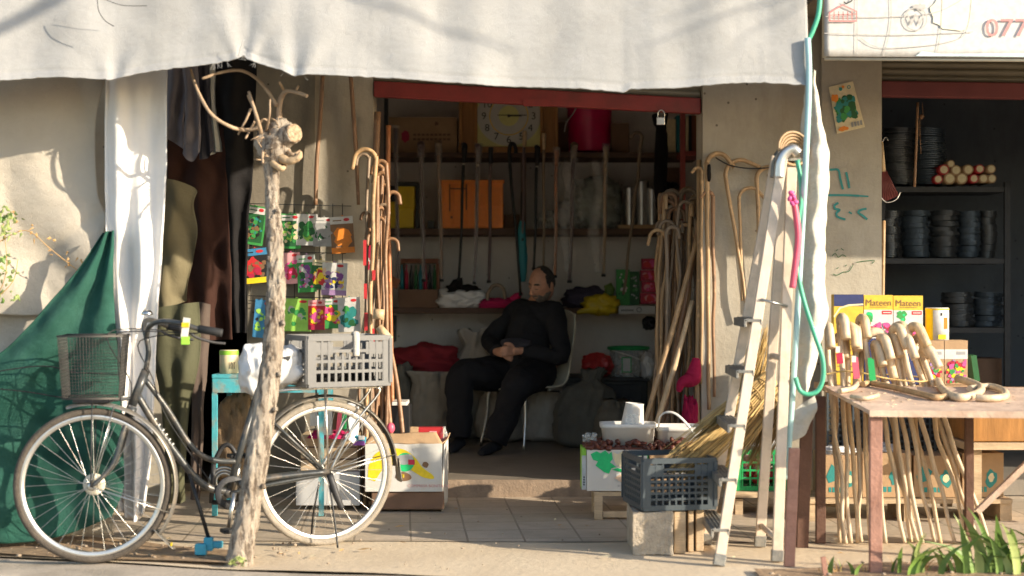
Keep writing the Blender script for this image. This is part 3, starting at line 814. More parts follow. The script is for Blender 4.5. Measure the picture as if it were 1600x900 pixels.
limb([V((6.5, 6.0, 5.4)), shade(1500, -380, 4.0), shade(1330, -60, 4.4), shade(1140, 20, 4.6), shade(980, 84, 4.8)], [0.05, 0.02, 0.007, 0.006, 0.003])
limb([shade(1330, -60, 4.4), shade(1230, 20, 4.5), shade(1150, 60, 4.6), shade(1090, 110, 4.7)], [0.006, 0.005, 0.004, 0.003]); limb([shade(1260, -20, 4.5), shade(1150, -10, 4.5), shade(1030, 34, 4.6)], [0.006, 0.005, 0.003])
b.build('trunk', 'bark', tr)

# ------------------------------------------------------------------ cloths at the left stall
def cloth_thing(name, rows, nu, nv, m, label, cat, fn=None, thick=0.004, group=None, parent=None):
    b = MB(); b.sheet(rows, nu, nv, fn)
    o = b.build(name, m, parent, thick=thick)
    return tag(o, label, cat, group) if parent is None else o
def fold(amp, fr, ph, nz=0.01, grow=True, sd=0):
    def fn(u, v, p):
        k = (0.4 + 0.6 * v) if grow else 1
        return p + V((0.0, amp * k * math.sin(u * fr + ph + 1.5 * v * math.sin(u * 3 + sd)) + nz * noise.noise(V((p.x * 7, p.y * 5, p.z * 2.4)) + V((sd, 0, 0))) + nz * 0.5 * noise.noise(V((p.x * 17, p.y * 5, p.z * 9))) + nz * .5 * (1 - 3 * abs(noise.noise(V((p.x * 6 + p.z * 2, p.y, p.z * 4 - p.x * 2))))), 0))
    return fn
D = 7.36
def beige(u, v, p):
    # diagonal pulls towards the tied edge
    t = (u - 0.95) * 0.9 + (v - 0.75) * 0.6
    y = 0.040 * noise.noise(V((p.x * 2.2 + p.z * 1.6, p.z * 0.8 - p.x * 0.7, 3))) * 2 + 0.010 * noise.noise(p * 7)
    y += 0.020 * (1 - 3 * abs(noise.noise(V((p.x * 3.1 + p.z * 2.6, p.z * 1.1 - p.x * .9, 8)))))
    a = (p.z - Z(330, D)) - (p.x - X(160, D)) * 0.75
    y += 0.014 * math.exp(-(a / 0.045) ** 2) * (1 if u > 0.3 else u / 0.3)
    return p + V((0, y, 0))
cloth_thing('beige_tarp', [[P(-420, 96, D), P(-100, 96, D), P(60, 96, D), P(174, 100, D)], [P(-420, 200, D), P(-100, 200, D), P(60, 200, D), P(147, 200, D)], [P(-420, 330, D), P(-100, 330, D), P(60, 330, D), P(152, 300, D)],
                           [P(-420, 430, D), P(-100, 430, D), P(60, 425, D), P(164, 360, D)], [P(-420, 492, D), P(-100, 486, D), P(40, 493, D), P(110, 486, D)]], 70, 50, 'tarp', 'cream canvas sheet above the green net, weed dangling before it', 'canvas sheet', beige)
D2 = 7.42
cloth_thing('beige_tarp', [[P(-420, 488, D2), P(-100, 486, D2), P(60, 482, D2), P(160, 470, D2)], [P(-420, 640, D2), P(-100, 640, D2), P(60, 640, D2), P(170, 640, D2)], [P(-420, 845, D2), P(-100, 845, D2), P(60, 840, D2), P(178, 835, D2)]], 60, 30, 'tarp',
            'cream canvas flap hanging lower down behind the green net', 'canvas sheet', fold(0.012, 14, 1, 0.012))
D3 = 7.27
cloth_thing('white_sheet', [[P(164, 108, D3), P(190, 105, D3), P(225, 100, D3 + .03), P(262, 96, D3 + .02)], [P(163, 260, D3), P(190, 260, D3 - .02), P(225, 260, D3 + .03), P(261, 260, D3)],
                            [P(166, 400, D3), P(190, 420, D3 + .03), P(225, 420, D3 - .03), P(254, 400, D3)], [P(176, 560, D3), P(195, 560, D3 - .03), P(215, 560, D3 + .04), P(246, 520, D3)],
                            [P(180, 700, D3 - .02), P(195, 700, D3 + .02), P(215, 700, D3 - .02), P(238, 700, D3)], [P(186, 800, D3), P(198, 808, D3 + .03), P(212, 815, D3 - .01), P(226, 800, D3)]], 60, 80, 'white_cloth',
            'long white sheet hanging in folds between canvas and hung clothes', 'sheet', fold(0.03, 17, 0.5, 0.014, sd=4))
D4 = 7.16
cloth_thing('shade_net', [[P(160, 364, D4 + .06), P(166, 362, D4 + .06), P(172, 361, D4 + .06), P(178, 360, D4 + .06)], [P(96, 450, D4), P(125, 452, D4), P(152, 452, D4), P(176, 452, D4)], [P(-14, 560, D4), P(50, 565, D4), P(120, 570, D4), P(184, 575, D4)],
                          [P(-190, 640, D4), P(-40, 660, D4), P(90, 670, D4), P(190, 680, D4)], [P(-260, 750, D4), P(-60, 760, D4), P(90, 765, D4), P(194, 760, D4)], [P(-300, 850, D4 + .02), P(-60, 848, D4 + .02), P(80, 842, D4 + .03), P(178, 805, D4 + .03)]], 90, 70, 'net',
            'dark green shade net tied at its peak behind the front wheel', 'net', lambda u, v, p: p + V((0, (0.018 + 0.03 * v) * math.sin(u * 12 + 1.2 * math.sin(v * 4)) + 0.03 * noise.noise(p * 3.2) + 0.012 * noise.noise(p * 11) + .014 * (1 - 3 * abs(noise.noise(V((p.x * 3 - p.z * 3.2, p.z * .8 + p.x, 2))))), 0)))
b = MB(); b.tube(smooth([P(-60, 590, 7.09), P(60, 572, 7.09), P(120, 582, 7.09), P(190, 585, 7.09)]), 0.003, 6); b.tube(smooth([P(-60, 602, 7.09), P(40, 612, 7.09), P(90, 620, 7.09), P(150, 626, 7.09)]), 0.003, 6)
tag(b.build('cord', 'blackrubber'), 'thin dark cord strung across the green net', 'cord')
# weed hanging in front of the canvas
wd = thing('weed', 'straggly leafy weed growing in front of the cream canvas', 'weed', P(5, 480, 7.3))
b = MB(); rn = random.Random(8)
stems = [[(-60, 520), (-10, 470), (10, 420), (5, 350)], [(-10, 470), (20, 440), (28, 405)], [(-60, 400), (-10, 350), (20, 330)], [(-5, 380), (40, 360), (80, 390), (118, 420), (135, 430)]]
for s_ in stems: b.tube(smooth([P(x, y, 7.27 + 0.02 * rn.uniform(-1, 1)) for x, y in s_]), 0.0022, 5)
b.build('stem', 'leaf_dry', wd)
def leaf(b, p, dr, L, wd_, droop=0.3):
    dr = V(dr).normalized(); sd = dr.cross(V((rn.uniform(-.4, .4), -1, rn.uniform(-.2, .4)))).normalized()
    q = [p, p + dr * L * 0.35 + sd * wd_, p + dr * L - V((0, 0, L * droop)), p + dr * L * 0.35 - sd * wd_]
    m = p + dr * L * 0.4 + V((0, -wd_ * 0.3, 0))
    vs = b.verts(q); c = b.bm.verts.new(m)
    for i in range(4): b.face([vs[i], vs[(i + 1) % 4], c])
b = MB()
for i in range(95):
    px = rn.gauss(4, 14); py = rn.choice([rn.uniform(325, 375), rn.uniform(400, 470)])
    b.mi = 0 if rn.random() < 0.8 else 1
    leaf(b, P(px, py, 7.26 + rn.uniform(-.03, .03)), (rn.uniform(-1, 1), rn.uniform(-.5, .2), rn.uniform(-.8, .8)), rn.uniform(0.018, 0.04), rn.uniform(0.006, 0.013))
for i in range(22):
    px = rn.uniform(20, 132); py = 360 + (px - 40) * 0.72 + rn.uniform(-18, 10); b.mi = 2
    leaf(b, P(px, py, 7.27), (rn.uniform(-1, 1), -.3, rn.uniform(-1, .6)), rn.uniform(0.012, 0.03), rn.uniform(0.004, 0.008))
b.build('leaves', ['leaf_pale', 'leaf', 'leaf_dry'], wd, recalc=False)

# hung clothes before the dark doorway; they hang from a rail under the awning
rail = MB(); rail.tube([P(170, 84, 8.3), P(400, 82, 8.3)], 0.012, 8)
rail.tube([V((X(170, 8.3), 8.3, Z(84, 8.3))), V((X(170, 8.3), 8.3, 2.96))], 0.004, 6); rail.tube([V((X(398, 8.3), 8.3, Z(82, 8.3))), V((X(398, 8.3), 8.3, 2.96))], 0.004, 6)
tag(rail.build('clothes_rail', 'blackmetal'), 'thin dark rail carrying the hung trousers and coats', 'rail')
def garment(name, outline_rows, m, label, d, cat, amp=0.02, fr=10, th=0.018, sd=0, group='clothes hung at the dark doorway'):
    """a hanging garment: front sheet and back sheet meeting at the sides, so that it has body"""
    b = MB(); rows = []
    for r in outline_rows:
        k = len(r); rows.append([P(x, y, d + (th * abs(2 * i / (k - 1) - 1) ** 2 if k > 1 else 0)) for i, (x, y) in enumerate(r)])
    f = fold(amp * 1.0, fr * 1.15, sd, 0.035, sd=sd)
    b.sheet(rows, 26, 40, f)
    b.sheet([[V((p.x, 2 * (d + th) - p.y, p.z)) for p in r] for r in rows], 26, 40, f)
    bmesh.ops.remove_doubles(b.bm, verts=b.bm.verts[:], dist=0.0008)
    o = b.build(name, m, None)
    return tag(o, label, cat, group)
garment('trousers', [[(259, 92), (280, 92), (302, 92)], [(258, 170), (275, 170), (290, 170)], [(258, 215), (270, 222), (289, 234)]], 'greytrouser', 'mauve grey trousers hung beside the white sheet, short hems', 8.0, 'trousers', sd=1)
garment('trousers', [[(284, 92), (296, 92), (308, 92)], [(288, 160), (300, 160), (312, 160)], [(285, 240), (298, 252), (314, 238)]], 'greytrouser', 'lilac grey trousers with a frayed thread, second from the white sheet', 7.9, 'trousers', sd=2, amp=0.015)
garment('trousers', [[(305, 92), (315, 92), (325, 92)], [(308, 170), (318, 170), (328, 170)], [(312, 250), (322, 246), (334, 234)]], 'navytrouser', 'near black trousers between the lilac and pale grey pairs', 8.05, 'trousers', sd=3, amp=0.015)
garment('trousers', [[(314, 90), (326, 90), (338, 90)], [(318, 170), (330, 170), (338, 170)], [(324, 246), (334, 238), (347, 236)]], 'paletrouser', 'pale grey trousers with a lit hem before the black coat', 8.12, 'trousers', sd=4, amp=0.015)
garment('coat', [[(262, 200), (300, 190), (350, 200)], [(262, 300), (310, 300), (356, 300)], [(276, 400), (318, 410), (362, 410)], [(288, 530), (322, 532), (364, 530)]], 'browncoat', 'dark brown buttoned coat hung behind the khaki shirt', 8.4, 'coat', sd=5)
b = MB()
for px, py in ((333, 283), (331, 335), (318, 362)): b.disc(Face(P(px, py, 8.36), (1, 0, 0), (0, 0, 1)), 0, 0, 0.008, off=0)
garment('coat', [[(336, 92), (365, 88), (402, 92)], [(340, 240), (370, 240), (396, 240)], [(352, 380), (370, 385), (388, 384)], [(362, 520), (374, 520), (386, 520)]], 'darkcloth', 'long black coat hung against the grey plaster', 8.6, 'coat', sd=6)
b.bm.free()
garment('shirt', [[(250, 278), (276, 282), (300, 292), (308, 300)], [(250, 320), (270, 322), (292, 330), (303, 322)], [(250, 390), (270, 390), (290, 380), (308, 368)], [(240, 440), (262, 445), (285, 445), (294, 440)], [(246, 486), (262, 480), (280, 474), (292, 470)]], 'khaki', 'khaki sleeveless shirt hung above the olive trousers', 7.85, 'shirt', 0.018, 9, sd=7)
garment('trousers', [[(238, 482), (262, 478), (290, 474), (310, 472)], [(240, 560), (265, 562), (290, 560), (312, 556)], [(252, 640), (265, 642), (282, 640), (296, 636)], [(258, 720), (270, 720), (280, 720), (290, 720)], [(262, 786), (270, 788), (279, 788), (288, 784)]], 'olive', 'olive work trousers hung behind the bicycle handlebar', 7.8, 'trousers', 0.014, 12, sd=8)
garment('trousers', [[(292, 474), (310, 472), (328, 476)], [(300, 560), (312, 560), (324, 560)], [(298, 680), (308, 680), (317, 680)], [(296, 780), (304, 782), (312, 780)]], 'browntrouser', 'dark brown trousers with tan waistband by the dark doorway', 7.95, 'trousers', 0.012, 10, sd=9)
# ------------------------------------------------------------------ inside the shop: shelves on the back wall
SD = 11.5
sh = thing('shelving', 'dark wooden three tier shelving along the shop back wall', 'shelves', (0, SD, 0.08))
for i, (x0, y0, x1, y1) in enumerate(((604, 238, 1094, 246), (604, 357, 1094, 367), (600, 481, 1094, 490))):
    b = MB(); b.bxp(x0, y0, x1, y1, SD, 0.47); b.build('shelf_board', 'shelfwood', sh, bevel=0.004)
b = MB(); b.bxp(600, 150, 606, 700, 11.45, 0.04); b.build('upright', 'darkiron', sh)
b = MB(); b.bxp(1063, 165, 1071, 352, 11.0, 0.035); b.bxp(1066, 236, 1100, 243, 11.04, 0.4); b.build('red_post', 'redpost', sh)
b = MB(); b.bxp(814, 245, 822, 360, 11.55, 0.4); b.build('divider', 'shelfwood', sh)
b = MB(); b.bxp(600, 494, 615, 535, 11.4, 0.3); b.build('wire_rack', 'blackmetal', sh)

def carton(name, x0, y0, x1, y1, d, dep, m, label, cat, group=None, bevel=0.004, extra=None, mats=None):
    b = MB(); b.bxp(x0, y0, x1, y1, d, dep)
    if extra: extra(b, Face(P(x0, y1, d), (1, 0, 0), (0, 0, 1)), (x1 - x0) * d / F, (y1 - y0) * d / F)
    o = b.build(name, [m] + (mats or []), None, bevel=bevel if not extra else 0)
    return tag(o, label, cat, group)
def ex(b, f, w_, h):
    b.mi = 1; b.disc(f, w_ * .25, h * .45, w_ * .06, h * .17, wob=.15)
    b.mi = 2
    for r in range(2):
        for k in range(9): b.rect(f, w_ * (.36 + k * .062), h * (.47 - r * .13), w_ * (.405 + k * .062), h * (.53 - r * .13))
    b.disc(f, w_ * .7, h * .82, w_ * .03, h * .06, wob=.3)
carton('cardboard_box', 607, 183, 714, 238, 11.58, 0.3, 'card', 'wide printed cardboard box on the top shelf beside the clock', 'box', extra=ex, mats=['ink_crimson', 'card_dark'])
carton('cardboard_box', 955, 192, 983, 238, 11.6, 0.25, 'card_dark', 'small brown box on the top shelf beside the magenta bucket', 'box')
carton('cardboard_box', 868, 190, 890, 238, 11.75, 0.15, 'card_dark', 'dark box mostly hidden behind the magenta bucket', 'box')
# clock
ck = thing('wall_clock', 'square faced clock in a wide wooden case on the top shelf', 'clock', P(795, 238, 11.45))
CD = 11.45
b = MB(); b.bxp(717, 118, 872, 238, CD + 0.03, 0.06); b.build('case', 'clockwood', ck, bevel=0.006)
b = MB(); b.bxp(717, 118, 723, 238, CD, 0.03); b.bxp(741, 118, 746, 238, CD, 0.03); b.bxp(844, 118, 849, 238, CD, 0.03); b.bxp(866, 118, 872, 238, CD, 0.03); b.bxp(746, 229, 844, 238, CD + .004, 0.026); b.build('moulding', 'clockwood', ck, bevel=0.005)
b = MB(); b.bxp(746, 130, 844, 229, CD + 0.018, 0.012); b.build('face_plate', 'clockface', ck)
f = Face(P(795, 181, CD + 0.018), (1, 0, 0), (0, 0, 1)); k = CD / F
b = MB(); b.mi = 0; b.disc(f, 0, 0, 50 * k, 47 * k, 0.002, 48)
b.mi = 1; b.stroke(f, [(30 * k * math.cos(a), 30 * k * math.sin(a)) for a in (2 * PI * i / 40 for i in range(41))], 1.6 * k, 0.0032)
b.mi = 2; b.disc(f, 0, 0, 16 * k, 16 * k, 0.0032, 32)
b.mi = 3
for h in range(1, 13):
    a = PI / 2 - h * PI / 6
    b.text(f, str(h), 39 * k * math.cos(a), 37 * k * math.sin(a) - 5.5 * k, 16 * k, 0.004, 'CENTER')
b.stroke(f, [(-18 * k, 1 * k), (28 * k, 1 * k)], 1.3 * k, 0.005); b.stroke(f, [(-2 * k, 0), (20 * k, 0)], 2.2 * k, 0.0055); b.disc(f, 0, 0, 2.4 * k, off=0.006)
b.build('dial', ['dial', 'ink_gold', 'clockface', 'ink_black'], ck)
# magenta bucket
bk = thing('bucket', 'magenta plastic bucket upturned on the top shelf', 'bucket', P(920, 238, 11.7))
c = P(921, 238, 11.72); r = 34 * 11.7 / F
b = MB(); b.lathe(c, [(r * 0.93, 0), (r * 0.96, 0.01), (r * 1.02, 0.32), (r * 1.06, 0.33), (r * 1.06, 0.35), (r * .98, 0.352), (r * .9, 0.345)], n=40); b.build('shell', 'p_magenta', bk)
b = MB(); b.tube(smooth([P(904, 158, 11.54), P(897, 175, 11.52), P(885, 192, 11.52), P(882, 206, 11.53)]), 0.008, 8, flat=0.5); b.build('handle', 'p_white', bk)
# books
for i, (x0, y0, x1, y1, m, lab) in enumerate(((1043, 186, 1056, 238, 'ink_cream', 'cream ring binder standing against the umbrella on the top shelf'), (1057, 180, 1066, 238, 'p_teal', 'teal book standing on the top shelf by the red post'),
      (1072, 182, 1076, 238, 'ink_cream', 'thin cream book just past the red post'), (1076, 180, 1081, 238, 'ink_black', 'thin black book standing between cream and brown books'), (1081, 180, 1094, 238, 'crimsonwood', 'brown carved wooden case at the end of the top shelf'))):
    carton('book' if i != 4 else 'wooden_case', x0, y0, x1, y1, 11.55, 0.2, m, lab, 'book' if i != 4 else 'case', 'books on the top shelf' if i != 4 else None)
# umbrella
um = thing('umbrella', 'folded black umbrella hanging below the padlock', 'umbrella', P(1031, 330, 11.2))
b = MB(); b.tube(smooth([P(1022, 178, 11.2), P(1027, 190, 11.2), P(1033, 200, 11.2), P(1033, 240, 11.2), P(1031, 290, 11.2), P(1030, 330, 11.2)]), [0.02, 0.036, 0.04, 0.05, 0.045, 0.02], 10); b.rough(0.006, 30, 2); b.build('canopy', 'darkcloth', um)
b = MB(); b.tube([P(1041, 176, 11.2), P(1038, 192, 11.2), P(1033, 205, 11.2)], [0.016, 0.02, 0.012], 8); b.tube([P(1030, 328, 11.2), P(1029, 350, 11.2)], 0.005, 6); b.build('strap', 'blackrubber', um)
um2 = thing('umbrella', 'teal folded umbrella hanging behind the seated man', 'umbrella', P(816, 440, 11.35))
b = MB(); b.tube(smooth([P(816, 345, 11.38), P(815, 370, 11.38), P(817, 405, 11.38), P(817, 440, 11.38)]), [0.02, 0.034, 0.036, 0.018], 10); b.rough(0.006, 30, 2); b.build('canopy', 'p_teal', um2)
b = MB(); b.tube([P(816, 300, 11.38), P(816, 348, 11.38)], 0.008, 8); b.build('handle', 'blackrubber', um2)

# middle shelf
def tub(x0, y0, x1, y1, d, m, label):
    t = thing('plastic_tub', label, 'tub', P((x0 + x1) / 2, y1, d), 'coloured tubs on the middle shelf')
    b = MB(); w_ = (x1 - x0) * d / F; h = (y1 - y0) * d / F; c = P((x0 + x1) / 2, y1, d + 0.1)
    o = []
    for z, k in ((0, 0.88), (h * .45, .93), (h * .46, 1.0), (h * .94, 1.0), (h, 1.0)):
        o.append([c + V((sx * w_ / 2 * k, sy * 0.1 * k, z)) for sx, sy in ((-1, -1), (1, -1), (1, 1), (-1, 1))])
    rings = [b.verts(q) for q in o]
    for r0, r1 in zip(rings, rings[1:]):
        for i in range(4): b.face([r0[i], r0[(i + 1) % 4], r1[(i + 1) % 4], r1[i]])
    b.face(rings[0][::-1]); b.face(rings[-1]); b.build('shell', m, t, bevel=0.006)
    return t
t = tub(622, 288, 649, 357, 11.55, 'p_yellow', 'taller yellow tub with black lid on the middle shelf'); b = MB(); b.bxp(620, 284, 654, 291, 11.53, 0.23); b.bxp(649, 291, 655, 356, 11.6, 0.1); b.build('lid', 'p_black', t, bevel=0.005)
t = tub(606, 316, 621, 357, 11.6, 'p_yellow', 'shorter yellow tub at the shelf end behind bare sticks'); b = MB(); b.bxp(605, 290, 622, 315, 11.6, 0.15); b.build('lid', 'p_black', t, bevel=0.005)
t = thing('plastic_crate', 'bright orange ribbed plastic crate on the middle shelf', 'crate', P(738, 357, 11.52))
b = MB(); b.bxp(690, 283, 786, 357, 11.53, 0.26); b.build('shell', 'p_orange', t, bevel=0.008)
b = MB()
for y in (320, 347): b.bxp(689, y, 787, y + 3, 11.522, 0.01)
for x in (689, 703, 730, 758, 781): b.bxp(x, 282, x + 5, 356, 11.518, 0.014)
b.bxp(688, 281, 788, 287, 11.515, 0.02); b.build('ribs', 'p_orange', t, bevel=0.002)
b = MB()
for x0, y0, x1, y1 in ((702, 288, 703.5, 330), (728, 288, 729.5, 328), (703, 294, 728, 295.5), (704, 338, 707, 341)): b.bxp(x0, y0, x1, y1, 11.517, 0.02)
b.build('slot', 'shelfwood', t)
carton('parcel', 668, 345, 678, 357, 11.6, 0.1, 'p_black', 'small black parcel beside the orange crate', 'parcel')
carton('parcel', 788, 335, 812, 357, 11.7, 0.15, 'card_dark', 'dark cardboard parcel under the divider on the middle shelf', 'parcel')
for i, (x, y0, r_) in enumerate(((848, 335, 9), (862, 330, 10), (906, 280, 16), (934, 276, 18), (957, 285, 14))):
    b = MB(); c = P(x, 357, 11.72); h = (357 - y0) * 11.72 / F; rr = r_ * 11.7 / F
    b.lathe(c, [(rr * .9, 0), (rr, h * .1), (rr, h * .7), (rr * .7, h * .85), (rr * .75, h)], n=20)
    tag(b.build('glass_jar', 'clearplastic'), ('small', 'squat', 'tall', 'widest', 'short broad')[i] + ' plastic wrapped glass jar on the middle shelf ' + ('beside the black cane', 'behind the bare light stick', 'behind the orange wrapped cane', 'behind the purple cane', 'beside the metal cups')[i], 'jar', 'glass jars on the middle shelf')
for i, (x, y0, r_) in enumerate(((984, 292, 11), (1003, 282, 11), (1019, 294, 10))):
    b = MB(); c = P(x, 352, 11.6); h = (352 - y0) * 11.6 / F; rr = r_ * 11.6 / F
    b.lathe(c, [(rr * .8, 0), (rr * 1.0, h * .95), (rr * 1.05, h), (rr * .95, h), (rr * .74, 0.02)], n=20, caps=False)
    tag(b.build('metal_cup', 'steel'), ('dented steel cup nearest the wrapped glass jars', 'tallest steel cup in the middle of its row', 'steel cup nearest the black umbrella')[i], 'cup', 'steel cups on the middle shelf')
carton('cardboard_tray', 966, 351, 1034, 358, 11.52, 0.2, 'card', 'flattened cardboard tray under the steel cups', 'tray')
b = MB(); b.sack(P(934, 318, 11.72), (.19, .1, .20), 15, .18, 3, Z(357, 11.5), 44, 30); tag(b.build('wrapped_bundle', 'wrapgrey'), 'big grey green bundle in crackled plastic on the middle shelf', 'bundle')
b = MB(); b.sack(P(880, 335, 11.75), (.07, .08, .10), 16, .2, 3, Z(357, 11.5), 36, 24); tag(b.build('wrapped_bundle', 'greybag'), 'small pale plastic bundle on the middle shelf behind the orange wrapped cane', 'bundle')
b = MB(); b.sack(P(1046, 320, 11.65), (.09, .1, .17), 17, .25, 3, Z(357, 11.5), 40, 28); tag(b.build('wrapped_bundle', 'blackbag'), 'black plastic bundle on the middle shelf behind the black umbrella', 'bundle')
carton('carton', 1036, 262, 1062, 300, 11.8, .15, 'card_dark', 'brown carton perched behind the black umbrella under the top shelf', 'carton')
b = MB(); b.sack(P(1010, 345, 11.7), (.10, .08, .06), 18, .25, 3, Z(357, 11.5), 36, 24); tag(b.build('wrapped_bundle', 'card_dark'), 'crumpled brown paper behind the steel cups', 'paper')
b = MB(); b.sack(P(700, 228, 11.75), (.08, .08, .05), 19, .3, 3, Z(238, 11.5), 36, 20); tag(b.build('wrapped_bundle', 'greybag'), 'grey plastic bundle tucked behind the wide box on the top shelf', 'bundle')
for i, x in enumerate((628, 642, 656, 670, 836, 850)):
    b = MB(); h = (24, 30, 22, 27, 20, 26)[i]; c = P(x, 481, 11.72); b.lathe(c, [(.026, 0), (.028, .01), (.028, h * .0035), (.012, h * .0045), (.013, h * .0055)], n=14); tag(b.build('bottle', ['p_black', 'p_teal', 'ink_brown', 'p_white', 'ink_dkgreen', 'p_red'][i]), ('black', 'teal', 'brown', 'white', 'dark green', 'red')[i] + ' bottle standing at the back of the lower shelf', 'bottle', 'bottles at the back of the lower shelf')
# lower shelf
t = thing('bottle_case', 'low brown carton holding small dark bottles', 'carton', P(655, 481, 11.5))
b = MB(); b.bxp(622, 452, 684, 481, 11.52, 0.2); b.build('carton', 'card_dark', t, bevel=0.004)
for i in range(8):
    b = MB(); x = 628 + i * 7.3; c = P(x, 460, 11.6); b.lathe(c, [(0.014, 0), (0.014, 0.15), (0.006, 0.19), (0.007, 0.22)], n=10); b.build('bottle', ['p_teal', 'ink_crimson', 'p_black', 'ink_dkgreen'][i % 4], t)
b = MB(); b.bxp(628, 404, 684, 411, 11.5, 0.25); b.bxp(626, 404, 630, 452, 11.6, 0.2); b.bxp(681, 404, 686, 452, 11.6, 0.2); b.build('lid', 'crimsonwood', t)
b = MB(); b.box(P(613, 440, 11.2), (0.1, 0.02, 0.07), Matrix.Rotation(R_(25), 3, 'Y')); tag(b.build('wooden_tag', 'crimsonwood', None), 'small tilted wooden tag among the canes at the left doorpost', 'tag')
t = thing('carrier_bag', 'white carrier bag with black cloth spilling out on the lower shelf', 'bag', P(720, 481, 11.45))
b = MB(); b.sack(P(720, 468, 11.55), (0.19, 0.13, 0.085), 3, 0.3, 2.5, Z(481, 11.45), 50, 30); b.build('bag', 'whitebag', t)
b = MB(); b.sack(P(722, 452, 11.53), (0.13, 0.09, 0.035), 5, 0.4, 3, None, 36, 22); b.tube([P(700, 452, 11.45), P(712, 442, 11.45), P(718, 438, 11.45), P(722, 452, 11.45)], [0.01, 0.03, 0.03, 0.01], 8); b.build('cloth', 'darkcloth', t)
b = MB(); b.tube(smooth([P(763, 481, 11.45), P(762, 462, 11.45), P(768, 449, 11.45), P(777, 445, 11.45), P(786, 451, 11.45), P(789, 465, 11.45), P(788, 481, 11.45)]), 0.014, 8); tag(b.build('wooden_hoop', 'cane_grey'), 'bent wooden hoop standing on the lower shelf beside the carrier bag', 'hoop')
b = MB(); b.sack(P(782, 475, 11.5), (0.17, 0.1, 0.045), 8, 0.35, 3, Z(481, 11.45), 50, 24); b.tube([P(800, 470, 11.45), P(808, 463, 11.45), P(815, 458, 11.42)], [0.03, 0.03, 0.012], 8); tag(b.build('folded_cloth', 'pinkcloth'), 'bright pink folded cloth on the lower shelf behind the man', 'cloth')
b = MB(); b.sack(P(915, 466, 11.6), (0.17, 0.12, 0.085), 11, 0.3, 3, Z(481, 11.45), 50, 26); tag(b.build('folded_cloth', 'purplecloth'), 'heap of dark purple striped cloth on the lower shelf', 'cloth')
t = thing('plastic_sack', 'crumpled yellow plastic bag on the lower shelf', 'bag', P(938, 492, 11.4))
b = MB(); b.sack(P(940, 476, 11.42), (0.13, 0.1, 0.075), 13, 0.35, 3, Z(494, 11.4), 50, 26); b.tube(smooth([P(902, 489, 11.35), P(915, 485, 11.35), P(930, 482, 11.38)]), [0.012, 0.022, 0.05], 8); b.build('bag', 'yellowbag', t)
b = MB(); b.tube([P(949, 468, 11.5), P(953, 452, 11.52), P(950, 444, 11.52)], [0.03, 0.04, 0.03], 8); b.rough(.01, 25); tag(b.build('cloth_roll', 'leaf'), 'small mossy roll of cloth standing behind the yellow bag', 'cloth')
def ex(b, f, w_, h): b.art(f, w_ * .1, h * .1, w_ * .9, h * .9, 22, w_ * .12, [1, 2, 3], 4)
carton('seed_packet_box', 963, 421, 984, 477, 11.5, 0.05, 'ink_green', 'dark green seed packet box standing on the lower shelf', 'seed box', extra=ex, mats=inks('dkgreen', 'green', 'white'))
carton('seed_packet_box', 984, 424, 999, 477, 11.52, 0.05, 'ink_dkgreen', 'green and white seed packet box next to stacked red packs', 'seed box', extra=ex, mats=inks('white', 'grey', 'green'))
for i, (y0, y1) in enumerate(((404, 422), (422, 440), (440, 458), (458, 476))):
    def ex(b, f, w_, h, i=i): b.art(f, w_ * .06, h * .06, w_ * .94, h * .94, 12, w_ * .18, [1, 2, 3], 20 + i)
    carton('red_pack', 1003 - i % 2 * 2, y0, 1029 - i % 3, y1 - 1, 11.5, 0.07, 'ink_crimson', ('topmost', 'second from top', 'third from top', 'lowest')[i] + ' red printed pack in the stack beside the right hand canes', 'pack', 'stack of red packs on the lower shelf', extra=ex, mats=inks('red', 'pale_pink', 'pink'))
def ex(b, f, w_, h):
    b.mi = 1
    for k in range(7): b.rect(f, w_ * (.06 + k * .045), h * .3, w_ * (.09 + k * .045), h * .55)
    b.stroke(f, [(w_ * .5 + h * .3 * math.cos(a), h * .5 + h * .3 * math.sin(a)) for a in (2 * PI * i / 16 for i in range(17))], h * .1)
    b.rect(f, w_ * .9, 0, w_, h)
carton('long_box', 967, 478, 1030, 490, 11.4, 0.1, 'p_silver', 'long pale box with a ring mark under the seed packs', 'box', extra=ex, mats=['ink_black'])

# ------------------------------------------------------------------ canes, walking sticks
def crook(top, bot, R, ang, r, m, label, group, hook=0.5, wob=0.008, seed=0, cat='cane', taper=0.75, name='cane', fat=1.0, end=.9):
    """a bent walking cane: shaft from bot to top, crook of radius R in direction ang (world angle about z), ending after hook*2pi.."""
    rn = random.Random(seed); top, bot = V(top), V(bot); ax = (top - bot).normalized()
    d = V((math.cos(ang), math.sin(ang), 0)); d = (d - ax * d.dot(ax)).normalized()
    pts = []; rad = []
    n = 9; L = (top - bot).length
    for i in range(n):
        f = i / (n - 1); p = bot.lerp(top - ax * R, f)
        if 0 < i < n - 1: p += V((rn.uniform(-wob, wob), rn.uniform(-wob, wob), 0))
        pts.append(p); rad.append(r * (taper + (1 - taper) * f))
    c = top - ax * R + d * R
    for i in range(1, 10):
        a = PI - PI * (hook * 2) * i / 9
        pts.append(c + d * R * math.cos(a) + ax * R * math.sin(a)); rad.append(r * (1 + (fat - 1) * min(i / 4, 1)))
    e = (pts[-1] - pts[-2]).normalized()
    pts.append(pts[-1] + e * R * end); rad.append(r * fat * 0.92)
    b = MB(); P_ = smooth(pts, 3); b.tube(P_, rad, 8)
    return tag(b.build(name, m), label, cat, group)
def stick(pts, r, m, label, group, cat='stick', name='wooden_stick', k=4, seg=8):
    b = MB(); b.tube(smooth([V(p) for p in pts], k), r, seg)
    return tag(b.build(name, m), label, cat, group)
